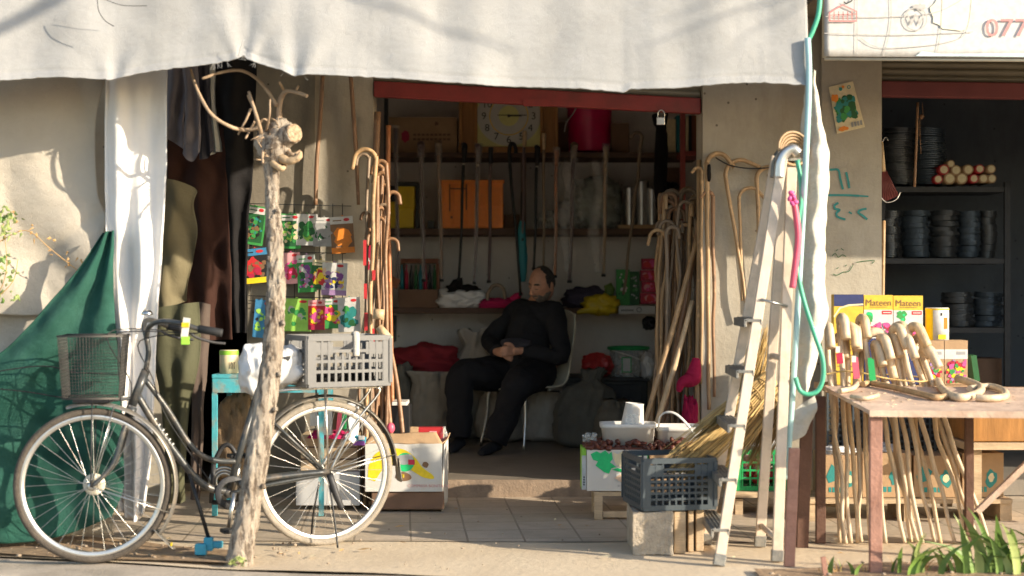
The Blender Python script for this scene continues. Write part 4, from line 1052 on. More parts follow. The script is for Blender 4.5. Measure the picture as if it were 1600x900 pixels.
def cane_wrapped(px, py, bx, by, d, m, hm, label, style='knob', wrap=True, ferrule=False, r=0.0115):
    """hanging cane: shaft, handle, ferrule and plastic sleeve as parts"""
    t = thing('cane', label, 'cane', P(bx, by, d), 'canes hung from the top shelf')
    a, c = P(px, py, d), P(bx, by, d); ax = (a - c).normalized()
    b = MB(); b.tube(smooth([c, c.lerp(a, 0.35) + V((0.004, 0, 0)), c.lerp(a, 0.7) - V((0.003, 0, 0)), a - ax * 0.03], 4), [r * .8, r], 8); b.build('shaft', m, t)
    b = MB()
    if style == 'knob': b.tube(smooth([a - ax * .09, a - ax * .04, a + V((0.0, -0.02, 0.0)), a + V((0.0, -0.07, -0.02))], 4), [r * 1.1, r * 1.7, r * 2.0, r * 1.4], 10)
    elif style == 'crook': b.tube(smooth([a - ax * .12, a - ax * .04, a + V((0.014, 0, 0.01)), a + V((0.036, 0, 0.012)), a + V((0.05, 0, -0.02)), a + V((0.05, 0, -0.055))], 5), r * 1.3, 10)
    elif style == 'derby': b.tube(smooth([a - ax * .13, a - ax * .05, a - V((0, 0, 0.01)), a + V((-0.012, -0.03, 0.0))], 5), [r * 1.2, r * 1.9, r * 2.0, r * 1.3], 10)
    else: b.tube([a - ax * .12, a - ax * .02, a], [r * 1.1, r * 1.5, r * 1.2], 8)
    b.build('handle', hm, t)
    if ferrule or style == 'derby':
        b = MB(); p = a - ax * 0.135; b.tube([p, p - ax * 0.012], r * 1.35, 10); b.build('collar', 'alu', t)
    b = MB(); b.tube([c, c - ax * 0.02], r * 1.2, 8); b.build('ferrule', 'blackrubber', t)
    if wrap:
        b = MB(); n = 24
        pts = [c.lerp(a + ax * 0.02, i / n) for i in range(n + 1)]
        b.tube(pts, [0.017 + 0.008 * noise.noise(V((i * .5, px, 0))) + (0.014 if i > n - 4 else 0) for i in range(n + 1)], 10, caps=False); b.rough(0.006, 30, px); b.build('plastic_sleeve', 'film', t)
    b = MB(); p = a - ax * 0.02; b.tube([p + V((0, 0.01, 0)), V((p.x, SD - 0.003, p.z + 0.01))], 0.003, 6); b.build('hook', 'blackmetal', t)
    return t
HD = 11.36
cane_wrapped(618, 200, 622, 440, HD, 'cane_purple', 'cane_purple', 'dark cane in plastic hung before the shorter yellow tub', 'plain')
cane_wrapped(658, 226, 662, 436, HD, 'cane_purple', 'cane_purple', 'mauve cane in cloudy plastic hung beside the taller yellow tub', 'knob', r=0.014)
cane_wrapped(685, 224, 690, 436, HD, 'cane_brown', 'cane_grey', 'brown cane in cloudy plastic hung at the edge of the orange crate', 'knob', r=0.013)
cane_wrapped(726, 226, 717, 434, HD, 'blackmetal', 'blackrubber', 'slim black cane hung at the middle of the orange crate', 'derby', False)
cane_wrapped(748, 228, 741, 440, HD, 'cane_purple', 'cane_purple', 'dark cane with collar in plastic hung before the orange crate', 'derby', True)
cane_wrapped(767, 230, 764, 438, HD, 'cane_purple', 'darkiron', 'dark grey cane hung in front of the orange crate by its end', 'plain', False, r=0.013)
cane_wrapped(795, 228, 813, 458, HD, 'blackmetal', 'blackrubber', 'long black crook handled cane slanting down to the teal umbrella', 'crook', False)
cane_wrapped(820, 204, 816, 372, HD, 'cane_purple', 'cane_pale', 'dark stick with pale handle hung below the clock number five', 'plain', False)
cane_wrapped(840, 230, 834, 418, HD - .02, 'blackmetal', 'blackrubber', 'black cane ending just above the head of the seated man', 'derby', False)
cane_wrapped(850, 208, 849, 420, HD, 'cane_grey', 'cane_pale', 'grey brown stick with pale flat handle hung over the man', 'plain', False)
cane_wrapped(870, 234, 867, 430, HD, 'cane_red', 'cane_red', 'orange varnished cane in glittering plastic hung over the man', 'plain', True, r=0.013)
cane_wrapped(897, 228, 890, 438, HD, 'cane_purple', 'cane_grey', 'mauve cane with broad bent top hung beneath the magenta bucket', 'knob', True, r=0.015)
cane_wrapped(947, 228, 943, 428, HD, 'cane', 'cane', 'light brown cane with black tip hung in clear plastic', 'plain', True, r=0.013)
crook(P(1004, 208, 11.3), P(974, 460, 11.3), 0.035, PI, 0.013, 'cane_grey', 'dark bark crook leaning before the steel cups on the shelf', 'canes hung from the top shelf', 0.45)
for i, x in enumerate((884, 930)):
    b = MB(); q = [P(x, 250, 11.4), P(x + 6, 300, 11.38), P(x - 3, 360, 11.4), P(x + 4, 425, 11.4)]
    b.tube(smooth(q, 8), [0.025, 0.04, 0.04, 0.015], 14, caps=False); b.rough(0.02, 16, i); b.rough(0.008, 40, i); tag(b.build('plastic_wrap', 'film'), ('crumpled clear plastic wrap hanging below the magenta bucket', 'crumpled clear plastic wrap hanging beside the light brown cane')[i], 'plastic wrap')

# bundle at the left doorpost
g = 'bundle of canes at the left doorpost'; la = 'bare cane in the bundle at the left doorpost by the seed rack'
rn = random.Random(2)
for i in range(15):
    tx = rn.uniform(572, 604); ty = rn.uniform(236, 380); bx_ = tx + rn.uniform(-22, 20); d = 8.72 + rn.uniform(-.12, .12)
    crook(P(tx, ty, d), V((X(bx_, d), d - 0.1, 0.012)), rn.uniform(0.022, 0.038), rn.choice([PI, -PI / 2, 0, PI * 1.3]), rn.uniform(0.008, 0.0125), rn.choice(['cane', 'cane_brown', 'cane_brown', 'cane_grey']), la, g, 0.5, 0.012, i)
crook(P(588, 234, 8.6), V((X(572, 8.6), 8.5, 0.012)), 0.06, PI, 0.013, 'cane', 'broad pale crook standing tallest in the doorpost bundle', g, 0.5, 0.01, 77)
stick([P(590, 175, 8.9), P(586, 300, 8.88), P(588, 420, 8.86), V((X(590, 8.8), 8.8, 0.012))], [0.02, 0.016], 'cane_brown', 'thick brown stick rising above the doorpost bundle', g)
stick([P(607, 196, 8.95), P(606, 330, 8.95), P(609, 440, 8.95), V((X(616, 8.8), 8.8, 0.012))], [0.014, 0.012], 'cane_red', 'reddish stick beside the shorter yellow tub in the bundle', g)
for i, (x0, x1) in enumerate(((590, 620), (600, 612), (604, 640))): stick([P(x0, 520, 8.7), P((x0 + x1) / 2, 610, 8.62), V((X(x1, 8.5), 8.5, 0.012))], 0.012, 'cane_brown', ('brown stick slanting out below the grey bike crate', 'short dark stick standing below the grey bike crate', 'longest slanted stick leaning out towards the banana box')[i], g)
b = MB()
for i, (x, y0, y1) in enumerate(((570, 370, 420), (571, 440, 470), (572, 485, 520), (584, 420, 440), (583, 510, 545))): b.box(P(x, (y0 + y1) / 2, 8.55), (0.018, 0.004, (y1 - y0) * 8.55 / F * .8))
b.rough(.003, 20); tag(b.build('red_strip', 'p_red'), 'strip of red packets hanging among the doorpost canes', 'packets')
b = MB(); b.tube([P(584, 490, 8.5), P(600, 492, 8.5)], 0.03, 10); b.tube([P(592, 510, 8.48), P(606, 530, 8.48), P(610, 545, 8.48)], [0.02, 0.03, 0.01], 8); tag(b.build('cloth_tie', 'cane_pale'), 'tan cloth tied round the doorpost bundle', 'tie')
# sticks hanging on the wall
stick([P(504, 118, 8.93), P(500, 190, 8.93), P(495, 250, 8.93), P(493, 320, 8.93)], 0.012, 'cane_brown', 'straight brown stick hung on the wall edge of the grey plaster patch', 'sticks hung over the seed rack', k=6)
stick([P(548, 120, 8.93), P(553, 190, 8.93), P(557, 250, 8.93), P(560, 320, 8.93)], [0.012, 0.013, 0.009], 'cane_brown', 'slightly crooked brown stick hung on the pale wall', 'sticks hung over the seed rack', k=6)

# bundle at the right doorpost: crooked canes inside the opening
g = 'bundle of canes at the right doorpost'
rn = random.Random(12)
for i in range(32):
    tx = rn.uniform(1030, 1092); ty = 310 + rn.uniform(-10, 70) - (tx - 1036) * 0.2; d = rn.uniform(9.12, 9.5); bx_ = tx - rn.uniform(-6, 34)
    crook(P(tx, ty, d), V((X(bx_, d), d - 0.08, 0.102)), rn.uniform(0.03, 0.05), rn.choice([0, 0, PI, PI * 1.5]), rn.uniform(0.010, 0.0145), rn.choice(['cane', 'cane_grey', 'cane_grey', 'cane_brown']), 'bark brown crook in the dense bundle at the right doorpost', g, 0.5, 0.014, 50 + i)
for i, (x0, y0, x1, y1, d, m, lab) in enumerate(((1090, 370, 1000, 690, 9.05, 'cane', 'long stick slanting down from the doorpost bundle'), (1082, 470, 1018, 690, 9.0, 'cane_pale', 'sunlit pale stick slanting across the doorpost bundle'), (1100, 300, 1030, 690, 9.1, 'cane_brown', 'brown stick slanting behind the sunlit pale stick'),
        (1092, 250, 1090, 640, 9.02, 'cane', 'tall straight stick against the doorpost edge'))):
    a, e = P(x0, y0, d), P(x1, y1, d - .1); dd = (e - a).normalized(); e = a + dd * ((a.z - 0.11) / -dd.z)
    stick([a, a.lerp(e, .35) + V((.006, 0, 0)), a.lerp(e, .7), e], [0.014, 0.017, 0.013], m, lab, g)
# thin white post and the hooks hung on the pilaster
b = MB(); b.bxp(1096, 330, 1106, 690, 8.9, 0.04); tag(b.build('timber_strip', 'plaster_front'), 'narrow pale timber strip upright at the right doorpost', 'strip')
g = 'hooked canes hung on a wire across the pilaster'
hk = [(1104, 240, 1108, 640, 0.065, 0, 0.0135, 'cane', 'long hooked cane hung nearest the doorpost'), (1130, 254, 1170, 498, 0.085, 0, 0.012, 'cane', 'hooked cane slanting down behind the ladder step'), (1154, 294, 1160, 470, 0.065, 0, 0.010, 'cane', 'short hooked cane hung lowest on the pilaster'),
      (1181, 262, 1192, 480, 0.07, 0, 0.0125, 'cane', 'hooked cane half hidden behind the ladder rail'), (1114, 300, 1116, 620, 0.03, PI, 0.012, 'cane_brown', 'darker cane doubled up beside the doorpost hook'), (1097, 262, 1095, 600, 0.025, PI, 0.010, 'cane', 'thin cane hung against the timber strip')]
for i, (x0, y0, x1, y1, R, ang, r, m, lab) in enumerate(hk): crook(P(x0, y0, 8.90), P(x1, y1, 8.9), R, ang, r, m, lab, g, 0.42 if i != 1 else 0.36, 0.004, 90 + i)
b = MB(); b.tube(smooth([P(1118, 246, 8.88), P(1140, 258, 8.88), P(1170, 263, 8.88), P(1200, 262, 8.88), P(1225, 256, 8.9)]), 0.004, 6); b.tube([P(1225, 256, 8.9), V((X(1225, 8.9), 8.952, Z(256, 8.9)))], 0.004, 6); tag(b.build('wire', 'blackrubber'), 'sagging black wire holding the hooked canes', 'wire')
b = MB(); b.sack(P(1108, 270, 8.88), (0.012, 0.015, 0.05), 2, 0.2); tag(b.build('dark_rag', 'darkcloth'), 'black rag dangling inside the first cane hook', 'rag')
t = thing('magenta_cloth', 'magenta cloth bundle behind the white bucket', 'cloth', P(1075, 690, 8.85))
b = MB(); b.sack(P(1078, 665, 8.85), (0.045, 0.05, 0.17), 4, 0.35, 3, 0.102); b.tube(smooth([P(1060, 612, 8.8), P(1066, 598, 8.8), P(1082, 590, 8.82), P(1088, 560, 8.84)]), [0.012, 0.03, 0.05, 0.02], 10); b.build('cloth', 'magenta', t)

# ------------------------------------------------------------------ sacks, cabinet and tubs on the shop floor
def bag(name, px, py, d, r, m, label, cat='sack', floor=0.101, seed=1, amp=0.25, freq=2.4, group='sacks piled on the shop floor', crease=0.06):
    b = MB(); b.sack(P(px, py, d), r, seed, amp, freq, floor, 56, 36, 0.7, crease)
    return tag(b.build(name, m), label, cat, group)
bag('sack', 664, 565, 11.45, (0.27, 0.22, 0.13), 'sack_red', 'dark red mesh sack lying on top of the grey sack', floor=Z(592, 11.45), seed=1)
def upright(px, d, rx, ry, h, m, label, seed, neck=.4, flare=.5, lean=(0, 0)):
    b = MB(); b.pouch((X(px, d), d, 0.101), rx, ry, h, seed, neck, flare, lean=lean)
    return tag(b.build('sack', m), label, 'sack', 'sacks piled on the shop floor')
upright(680, 11.12, .19, .17, .50, 'sack_grey', 'upright grey woven sack with a folded rim under the red sack', 2, .8, .95)
upright(738, 11.52, .2, .17, .78, 'sack_white', 'pale sack with a gathered neck standing behind the knees of the man', 3, .45, .7, (.04, 0))
upright(622, 11.2, .16, .17, .55, 'sack_dark', 'dark sack in the corner behind the banana box', 4, .6, .6)
upright(782, 11.25, .17, .16, .40, 'sack_grey', 'grey sack under the cream chair', 5, .5, .6, (-.03, 0))
upright(852, 11.3, .19, .17, .47, 'sack_white', 'pale sack seen between the chair legs', 6, .55, .7, (.05, 0))
upright(912, 10.85, .20, .17, .54, 'sack_dark', 'big dark sack with a slumped neck beside the man', 7, .28, .4, (.07, -.03))
upright(968, 10.6, .17, .16, .34, 'sack_dark', 'low dark sack behind the white tub', 8, .6, .6, (-.02, 0))
bag('plastic_bag', 932, 572, 11.3, (0.11, 0.1, 0.09), 'redbag', 'knotted red plastic bag on the black cabinet', 'bag', Z(592, 11.25), 9, group=None)
bag('plastic_bag', 1012, 572, 11.2, (0.05, 0.08, 0.1), 'whitebag', 'small white plastic bag on the black cabinet by the tub', 'bag', Z(592, 11.2), 10, group=None)
bag('plastic_bag', 1014, 505, 11.5, (0.05, 0.08, 0.05), 'blackbag', 'black bag hanging below the lower shelf end', 'bag', None, 10, group=None)
t = thing('cabinet', 'black low cabinet behind the dark sacks', 'cabinet', P(945, 695, 11.15))
b = MB(); b.bxp(884, 594, 1012, 694, 11.2, 0.5); b.build('body', 'p_black', t, bevel=0.01)
b = MB(); b.bxp(878, 590, 1016, 596, 11.17, 0.56); b.build('top', 'darkiron', t, bevel=0.005)
b = MB(); b.bxp(893, 601, 938, 650, 11.185, 0.013); b.bxp(945, 601, 1002, 650, 11.185, 0.013); b.build('door_panel', 'darkiron', t, bevel=0.004)
b = MB(); b.ball(P(900, 607, 11.17), 0.012); b.build('knob', 'alu', t)
t = thing('clear_tub', 'clear tub with green rim and white label on the cabinet', 'tub', P(980, 590, 11.25))
c = P(982, 590, 11.4); r = 31 * 11.3 / F
b = MB(); b.lathe(c, [(r * .85, 0), (r * .87, 0.01), (r * .97, 0.2), (r * .95, .2), (r * .84, 0.012)], n=36, caps=False); b.build('shell', 'clearplastic', t)
b = MB(); b.ring(c + V((0, 0, 0.215)), (0, 0, 1), r, 0.013, 48, 10); b.build('rim', 'p_green', t)
f = Face(P(979, 582, 11.4 - r * 0.97), (1, 0, 0), (0, 0, 1)); b = MB(); b.mi = 0; b.rect(f, -0.035, 0, 0.035, 0.11, 0); b.mi = 1; b.rect(f, -0.027, .008, 0.027, 0.102, 0.002); b.build('label', ['p_green', 'ink_white'], t, recalc=False)
b = MB(); b.tube(smooth([P(957, 548, 11.2), P(985, 556, 11.1), P(1010, 566, 11.15)]), 0.008, 8, flat=.5); b.build('handle', 'p_white', t)
# ------------------------------------------------------------------ the chair and the seated man
FL = 0.10                                          # shop floor level
CC = P(822, 604, 10.9)                             # seat centre
hf = V((-0.75, -0.66, 0)).normalized(); hl = V((0.66, -0.75, 0)).normalized(); UP = V((0, 0, 1))
def L3(a, b, z): return V((CC.x, CC.y, 0)) + hf * a + hl * b + UP * z
ch = thing('chair', 'cream moulded chair with thin metal legs under the dozing man', 'chair', (CC.x, CC.y, FL))
sz = CC.z
b = MB()
rows = [[L3(0.22, -.2, sz - .02), L3(0.225, 0, sz - .01), L3(0.22, .2, sz - .02)], [L3(0.1, -.21, sz + .005), L3(.1, 0, sz - .012), L3(.1, .21, sz + .005)], [L3(-.12, -.21, sz + .01), L3(-.12, 0, sz - .015), L3(-.12, .21, sz + .01)],
        [L3(-.2, -.21, sz + .06), L3(-.22, 0, sz + .04), L3(-.2, .21, sz + .06)], [L3(-.23, -.215, sz + .22), L3(-.27, 0, sz + .22), L3(-.23, .215, sz + .22)], [L3(-.28, -.2, sz + .38), L3(-.33, 0, sz + .39), L3(-.28, .2, sz + .38)], [L3(-.33, -.15, sz + .50), L3(-.37, 0, sz + .53), L3(-.33, .15, sz + .50)]]
b.sheet(rows, 24, 40); b.build('seat_shell', 'p_cream', ch, thick=0.012)
for a, s_, oa, ob in ((.17, -.19, .06, -.03), (.17, .19, .05, .03), (-.16, -.19, -.1, -.03), (-.16, .19, -.1, .03)):
    b = MB(); b.tube(smooth([L3(a * .4, s_ * .8, sz - .02), L3(a, s_, sz - .03), L3(a + oa * .3, s_ + ob * .3, sz * .6), L3(a + oa, s_ + ob, FL + .002)], 4), 0.011, 10); b.build('leg', 'chrome', ch)
b = MB(); b.tube([L3(.15, -.19, sz - .03), L3(.15, .19, sz - .03)], .009, 8); b.tube([L3(-.14, -.19, sz - .03), L3(-.14, .19, sz - .03)], .009, 8); b.build('seat_frame', 'blackmetal', ch)

# joints
DD = 0.28
hipc = L3(0.0, 0, sz + .105); hr = hipc - hl * .095; hlft = hipc + hl * .095
neck = V((P(838, 474, 10.98).x, 10.99, 1.075)); sr = neck - hl * .185 + V((0, 0, -.03)); slf = neck + hl * .185 + V((0, 0, -.045))
belly = hipc.lerp(neck, .3) + hf * .035; chest = hipc.lerp(neck, .7) + hf * .015
er = P(764, 531, 11.02); el = P(876, 556, 10.72)
HC = P(790, 549, 10.66)
wr_ = HC + V((-.062, .045, -.005)); wl_ = HC + V((.10, .0, .005))
kr = P(721, 588, 10.66); kl = P(808, 602, 10.40)
ar = P(717, 686, 10.62); al = P(773, 690, 10.42)
ar.z = FL + .085; al.z = FL + .08
hd_f = V((-0.66, -0.70, -0.30)).normalized(); hd_l = UP.cross(hd_f).normalized(); hd_u = hd_f.cross(hd_l).normalized()
tl = R_(6); hd_l, hd_u = hd_l * math.cos(tl) - hd_u * math.sin(tl), hd_u * math.cos(tl) + hd_l * math.sin(tl)
HEAD = P(847, 444, 10.86)
HR = Matrix((hd_f, hd_l, hd_u)).transposed()
def headfn(d):
    k = 1.0
    x, y, z = d.x, d.y, d.z
    if z < 0:                                       # jaw narrows, chin juts
        k *= 1 - 0.16 * min(1, -z) * (abs(y) ** 1.0) - 0.10 * max(0, -x) * min(1, -z * 1.5)
        k *= 1 + 0.06 * math.exp(-((x - .62) ** 2 + y * y * 3 + (z + .75) ** 2) / .06)
    k *= 1 + 0.05 * max(0, -x) * max(0, z + .3)      # back of the skull
    k *= 1 + 0.035 * math.exp(-((z - .22) / .12) ** 2) * max(0, x) ** 2 * (1 - .5 * y * y)     # brow
    for sy in (-1, 1):
        k *= 1 - 0.12 * math.exp(-((x - .86) ** 2 + (y - sy * .40) ** 2 * 1.6 + (z - .05) ** 2 * 2.2) / .022)   # eye sockets
        k *= 1 + 0.03 * math.exp(-((x - .78) ** 2 + (y - sy * .52) ** 2 + (z + .18) ** 2) / .04)               # cheek bones
    k *= 1 + 0.33 * math.exp(-(y / .14) ** 2) * math.exp(-((z + .20) / .10) ** 2) * max(0, x) ** 3           # nose tip
    k *= 1 + 0.18 * math.exp(-(y / .11) ** 2) * math.exp(-((z + .03) / .13) ** 2) * max(0, x) ** 3           # nose bridge
    k *= 1 + 0.035 * math.exp(-(y / .28) ** 2) * (math.exp(-((z + .48) / .06) ** 2) + math.exp(-((z + .60) / .05) ** 2)) * max(0, x) ** 2  # lips
    return k
HRAD = V((.103, .079, .125))
def hp(d, off=0.0):
    d = V(d).normalized(); k = headfn(d)
    p = V((d.x * HRAD.x, d.y * HRAD.y, d.z * HRAD.z)) * k
    return HEAD + HR @ (p + p.normalized() * off)

b = MB()
b.ball(HEAD, HRAD, HR, 56, 44, headfn)
for sy in (-1, 1):
    e = HEAD + HR @ V((-.012, sy * .080, -.012)); b.ball(e, (.020, .010, .033), HR @ Matrix.Rotation(sy * R_(20), 3, 'Z'), 14, 12)
    q = HEAD + HR @ V((.084, sy * .033, .004)); b.ball(q, (.012, .017, .0105), HR, 14, 10)                       # closed lids
b.tube(smooth([HEAD + HR @ V((.088, 0, .022)), HEAD + HR @ V((.104, 0, -.004)), HEAD + HR @ V((.121, 0, -.027)), HEAD + HR @ V((.106, 0, -.036)), HEAD + HR @ V((.09, 0, -.036))], 4), [.010, .0115, .0165, .016, .010], 12)
for sy in (-1, 1): b.ball(HEAD + HR @ V((.102, sy * .013, -.033)), (.012, .009, .009), HR, 10, 8)
b.tube(smooth([neck + V((0, .01, -.06)), neck + V((-.005, 0, .02)), HEAD + HR @ V((-.03, 0, -.06)), HEAD + HR @ V((-.025, 0, -.02))], 4), [.068, .058, .056, .05], 16)
b.tube(smooth([hipc, belly, chest, neck + V((0, 0, -.05))], 5), [.11, .12, .125, .07], 18)
for S, E, W in ((sr, er, wr_), (slf, el, wl_)):
    b.tube(smooth([chest.lerp(S, .6), S, S.lerp(E, .5), E, E.lerp(W, .5), W], 4), [.06, .056, .046, .038, .035, .026], 14)
for Hh, K, A in ((hr, kr, ar), (hlft, kl, al)):
    b.tube(smooth([Hh, Hh.lerp(K, .5), K, K.lerp(A, .4), A], 4), [.085, .075, .055, .052, .038], 14)
# clasped hands: palms, four curled fingers and a thumb each
def hand(palm, wrist, dirs, thumb):
    b.tube(smooth([wrist, wrist.lerp(palm, .5), palm], 4), [.026, .032, .034], 12)
    b.ball(palm, (.036, .022, .037), None, 14, 10)
    for pts, r in dirs: b.tube(smooth(pts, 4), [r * 1.05, r, r * .95, r * .78], 9)
    b.tube(smooth(thumb, 4), [.013, .0115, .0105, .008], 9)
pr = HC + V((-.026, .0, -.004)); pl = HC + V((.048, -.012, .006))
hand(pr, wr_, [([pr + V((.0, -.012, .016 - .012 * i)), pr + V((.03, -.024, -.014 - .010 * i)), pr + V((.060, -.024, -.030 - .009 * i)), pr + V((.076 - .006 * abs(i - 1), -.010, -.034 - .009 * i))], .0092 - .0005 * i) for i in range(4)],
     [pr + V((.0, -.012, .024)), pr + V((.018, -.026, .034)), pr + V((.040, -.030, .034)), pr + V((.056, -.026, .030))])
hand(pl, wl_, [([pl + V((-.004, -.014, .024 - .017 * i)), pl + V((-.036, -.040, .024 - .018 * i)), pl + V((-.072, -.044, .018 - .018 * i)), pl + V((-.100 + .006 * abs(i - 1), -.024, .012 - .017 * i))], .0097 - .0006 * i) for i in range(4)],
     [pl + V((.0, -.012, .030)), pl + V((-.016, -.028, .046)), pl + V((-.040, -.034, .050)), pl + V((-.058, -.028, .046))])
man = b.build('person', 'skin', None, remesh=0.0055)
tag(man, 'man in black shirt and trousers dozing on a chair with hands clasped', 'person')
# clothes
b = MB()
b.tube(smooth([hipc + V((0, 0, -.06)), hipc + hf * .02, belly, chest, neck + V((0, 0, -.055)), neck + V((0, 0, -.012))], 5), [.15, .158, .16, .158, .12, .068], 24)
b.tube([sr, chest + V((0, 0, .05)), slf], [.085, .12, .085], 16)
for S, E, W in ((sr, er, wr_), (slf, el, wl_)):
    b.tube(smooth([chest.lerp(S, .5), S, S.lerp(E, .5), E, E.lerp(W, .5), W + (E - W).normalized() * .012], 4), [.085, .08, .068, .062, .056, .043], 16)
b.rough(.014, 8, 3); b.rough(.008, 20, 5); b.ridged(.007, 9, 14, 4)
b.build('shirt', 'shirt', man, remesh=0.009)
b = MB(); f = Face(HEAD, (1, 0, 0), (0, 0, 1))
for sy in (-1, 1):
    q = [neck + hf * .03 + hl * sy * .055 + V((0, 0, .025)), neck + hf * .085 + hl * sy * .03 + V((0, 0, -.012)), neck + hf * .115 + hl * sy * .012 + V((0, 0, -.055))]
    b.tube(smooth(q, 5), [.012, .016, .008], 8, flat=2.0)
b.build('collar', 'shirt', man)
b = MB(); b.ball(neck + hf * .098 + hl * .0 + V((0, 0, -.03)), (.034, .034, .05), None, 14, 12); b.build('throat', 'skin', man)
b = MB()
b.tube(smooth([hipc - hl * .13 + V((0, 0, .02)), hipc + hf * .02, hipc + hl * .13 + V((0, 0, .02))], 5), [.125, .14, .125], 20)
for Hh, K, A in ((hr, kr, ar), (hlft, kl, al)):
    b.tube(smooth([Hh - hf * .05, Hh.lerp(K, .5) + V((0, 0, -.005)), K, K.lerp(A, .45) + V((0, .012, 0)), A + V((0, 0, .0))], 5), [.125, .118, .098, .092, .082], 20)
b.rough(.016, 7, 7); b.rough(.008, 20, 9); b.ridged(.008, 8, 12, 5)
b.build('trousers', 'pants', man, remesh=0.009)
b = MB(); b.sheet([[HC + V((-.03, .07, .075)), HC + V((.06, .05, .085)), HC + V((.17, .04, .07))], [HC + V((-.03, .03, .045)), HC + V((.06, .0, .05)), HC + V((.16, .0, .045))], [HC + V((.0, .01, .02)), HC + V((.06, -.03, .025)), HC + V((.13, .0, .03))]], 20, 12, lambda u, v, p: p + V((0, .012 * noise.noise(p * 16), .01 * noise.noise(p * 12))))
b.build('sash', 'sash', man, thick=.012)
for A, tp in ((ar, V((-.05, -.21, 0))), (al, V((-.09, -.18, 0)))):
    b = MB(); h = V((A.x, A.y, FL)) - tp * .25
    b.tube(smooth([h + V((0, 0, .045)), V((A.x, A.y, FL + .05)), h + tp * .75 + V((0, 0, .035)), h + tp * 1.25 + V((0, 0, .022))], 4), [.036, .045, .042, .022], 12, flat=.8)
    for v in b.bm.verts: v.co.z = max(v.co.z, FL + .002)
    b.build('shoe', 'shirt', man)
# hair, brows, moustache, beard: thin shells over the head
def shell(name, test, off, m, rough=.0, nu=64, nv=48):
    b = MB(); b.sm = True
    def dr(i, j): u, v = 2 * PI * i / nu, PI * (j + .5) / nv; return V((math.sin(v) * math.cos(u), math.sin(v) * math.sin(u), math.cos(v)))
    vs = {}
    def vt(i, j):
        i %= nu
        if (i, j) not in vs:
            d = dr(i, j); e = test(d); vs[(i, j)] = b.bm.verts.new(hp(d, min(off, max(-.004, e * .05)) + rough * noise.noise(d * 22)))
        return vs[(i, j)]
    for i in range(nu):
        for j in range(nv - 1):
            if max(test(dr(a, c)) for a, c in ((i, j), (i + 1, j), (i + 1, j + 1), (i, j + 1))) > 0: b.face([vt(i, j), vt(i, j + 1), vt(i + 1, j + 1), vt(i + 1, j)])
    return b.build(name, m, man)
shell('hair', lambda d: min(.10 - d.x + .16 * abs(d.y) + .16 * noise.noise(d * 5) + .1 * noise.noise(d * 14), d.z + .30 - max(0, d.x) * 1.2), .0035, 'hair', .003)
def beard(d):
    m = math.exp(-(d.y / .5) ** 2 * 1.2)
    t = max(0, min(1, d.x / .72)); zm = -.56 + .36 * (1 - t) + (.14 if .26 < abs(d.y) < .5 and d.x > .4 else 0)
    return min(zm - d.z, d.x + .06, 1) + .10 * noise.noise(d * 7) + .08 * noise.noise(d * 17) - .02
shell('beard', beard, .005, 'beard', .004)
shell('moustache', lambda d: .3 * (1 - ((d.z + .41 + .25 * abs(d.y)) / .07) ** 2 - (d.y / .32) ** 2) if d.x > .5 else -1, .005, 'beard', .003, 96, 72)
for sy in (-1, 1):
    shell('eyebrow', lambda d: .2 * (1 - ((d.z - .22 + .1 * abs(d.y - sy * .3)) / .055) ** 2 - ((d.y - sy * .40) / .24) ** 2) if d.x > .4 else -1, .006, 'hair', .001, 96, 72)
    shell('eyelash', lambda d: .2 * (1 - ((d.z + .035) / .025) ** 2 - ((d.y - sy * .40) / .17) ** 2) if d.x > .4 else -1, .0125, 'hair', 0, 160, 120)

# ------------------------------------------------------------------ bicycle
U = V((-.898, -.441, 0)).normalized(); N = V((.441, -.898, 0)).normalized()
R0 = P(507, 852, 7.31); R0.z = 0
def Bk(px, py, w_=0.0):
    a, c = (px - 800) / F, -(py - 450) / F
    t = (w_ + R0.dot(N)) / (a * N.x + N.y)
    return V((t * a, t, CZ + t * c))
bike = thing('bicycle', 'old dark city bicycle with wire basket parked behind the cut tree', 'bicycle', (R0.x, R0.y, 0))
HUBR = R0 + V((0, 0, .338)); HUBF = Bk(145, 760); HUBF.z = .338
NF = V((.12, -.99, 0)).normalized(); UF = V((-.99, -.12, 0)).normalized()
def wheel(hub, ax, fw, tyre, hubm, ns=36):
    w_ = MB()
    w_.lathe(hub - ax * .045, [(.012, 0), (.02, .012), (.02, .02), (.013, .025), (.013, .065), (.02, .07), (.02, .078), (.010, .09)], ax, 16)
    for i in range(ns):
        a = 2 * PI * i / ns; s_ = 1 if i % 2 else -1; tw = .5 * (1 if i % 4 < 2 else -1)
        p = hub + ax * s_ * .028 + (fw * math.cos(a + tw) + UP * math.sin(a + tw)) * .02
        w_.tube([p, hub + (fw * math.cos(a) + UP * math.sin(a)) * .300], .0010, 5, False)
    o = w_.build('wheel', 'chrome', bike)
    r = MB(); r.ring(hub, ax, .303, .0125, 72, 10, .95); r.ring(hub, ax, .296, .008, 72, 8, 1.2); r.build('rim', 'alu', o)
    t = MB(); t.ring(hub, ax, .322, .0165, 80, 12, 1.0); t.build('tyre', tyre, o)
    return o
wf = wheel(HUBF, NF, UF, 'tyre', 'p_cream'); wr2 = wheel(HUBR, N, U, 'tyre_pale', 'chrome')
b = MB(); b.lathe(HUBF - NF * .06, [(.03, 0), (.048, .006), (.048, .02), (.03, .026)], NF, 20); b.build('dynamo_hub', 'p_cream', wf)
b = MB(); rf = HUBR + (-U * .62 + UP * .79) * .20; b.box(rf + N * .012, (.055, .008, .026), Matrix((( -U), N, UP)).transposed() @ Matrix.Rotation(R_(38), 3, 'Y')); b.build('spoke_reflector', 'p_white', wr2, bevel=.003)
b = MB()
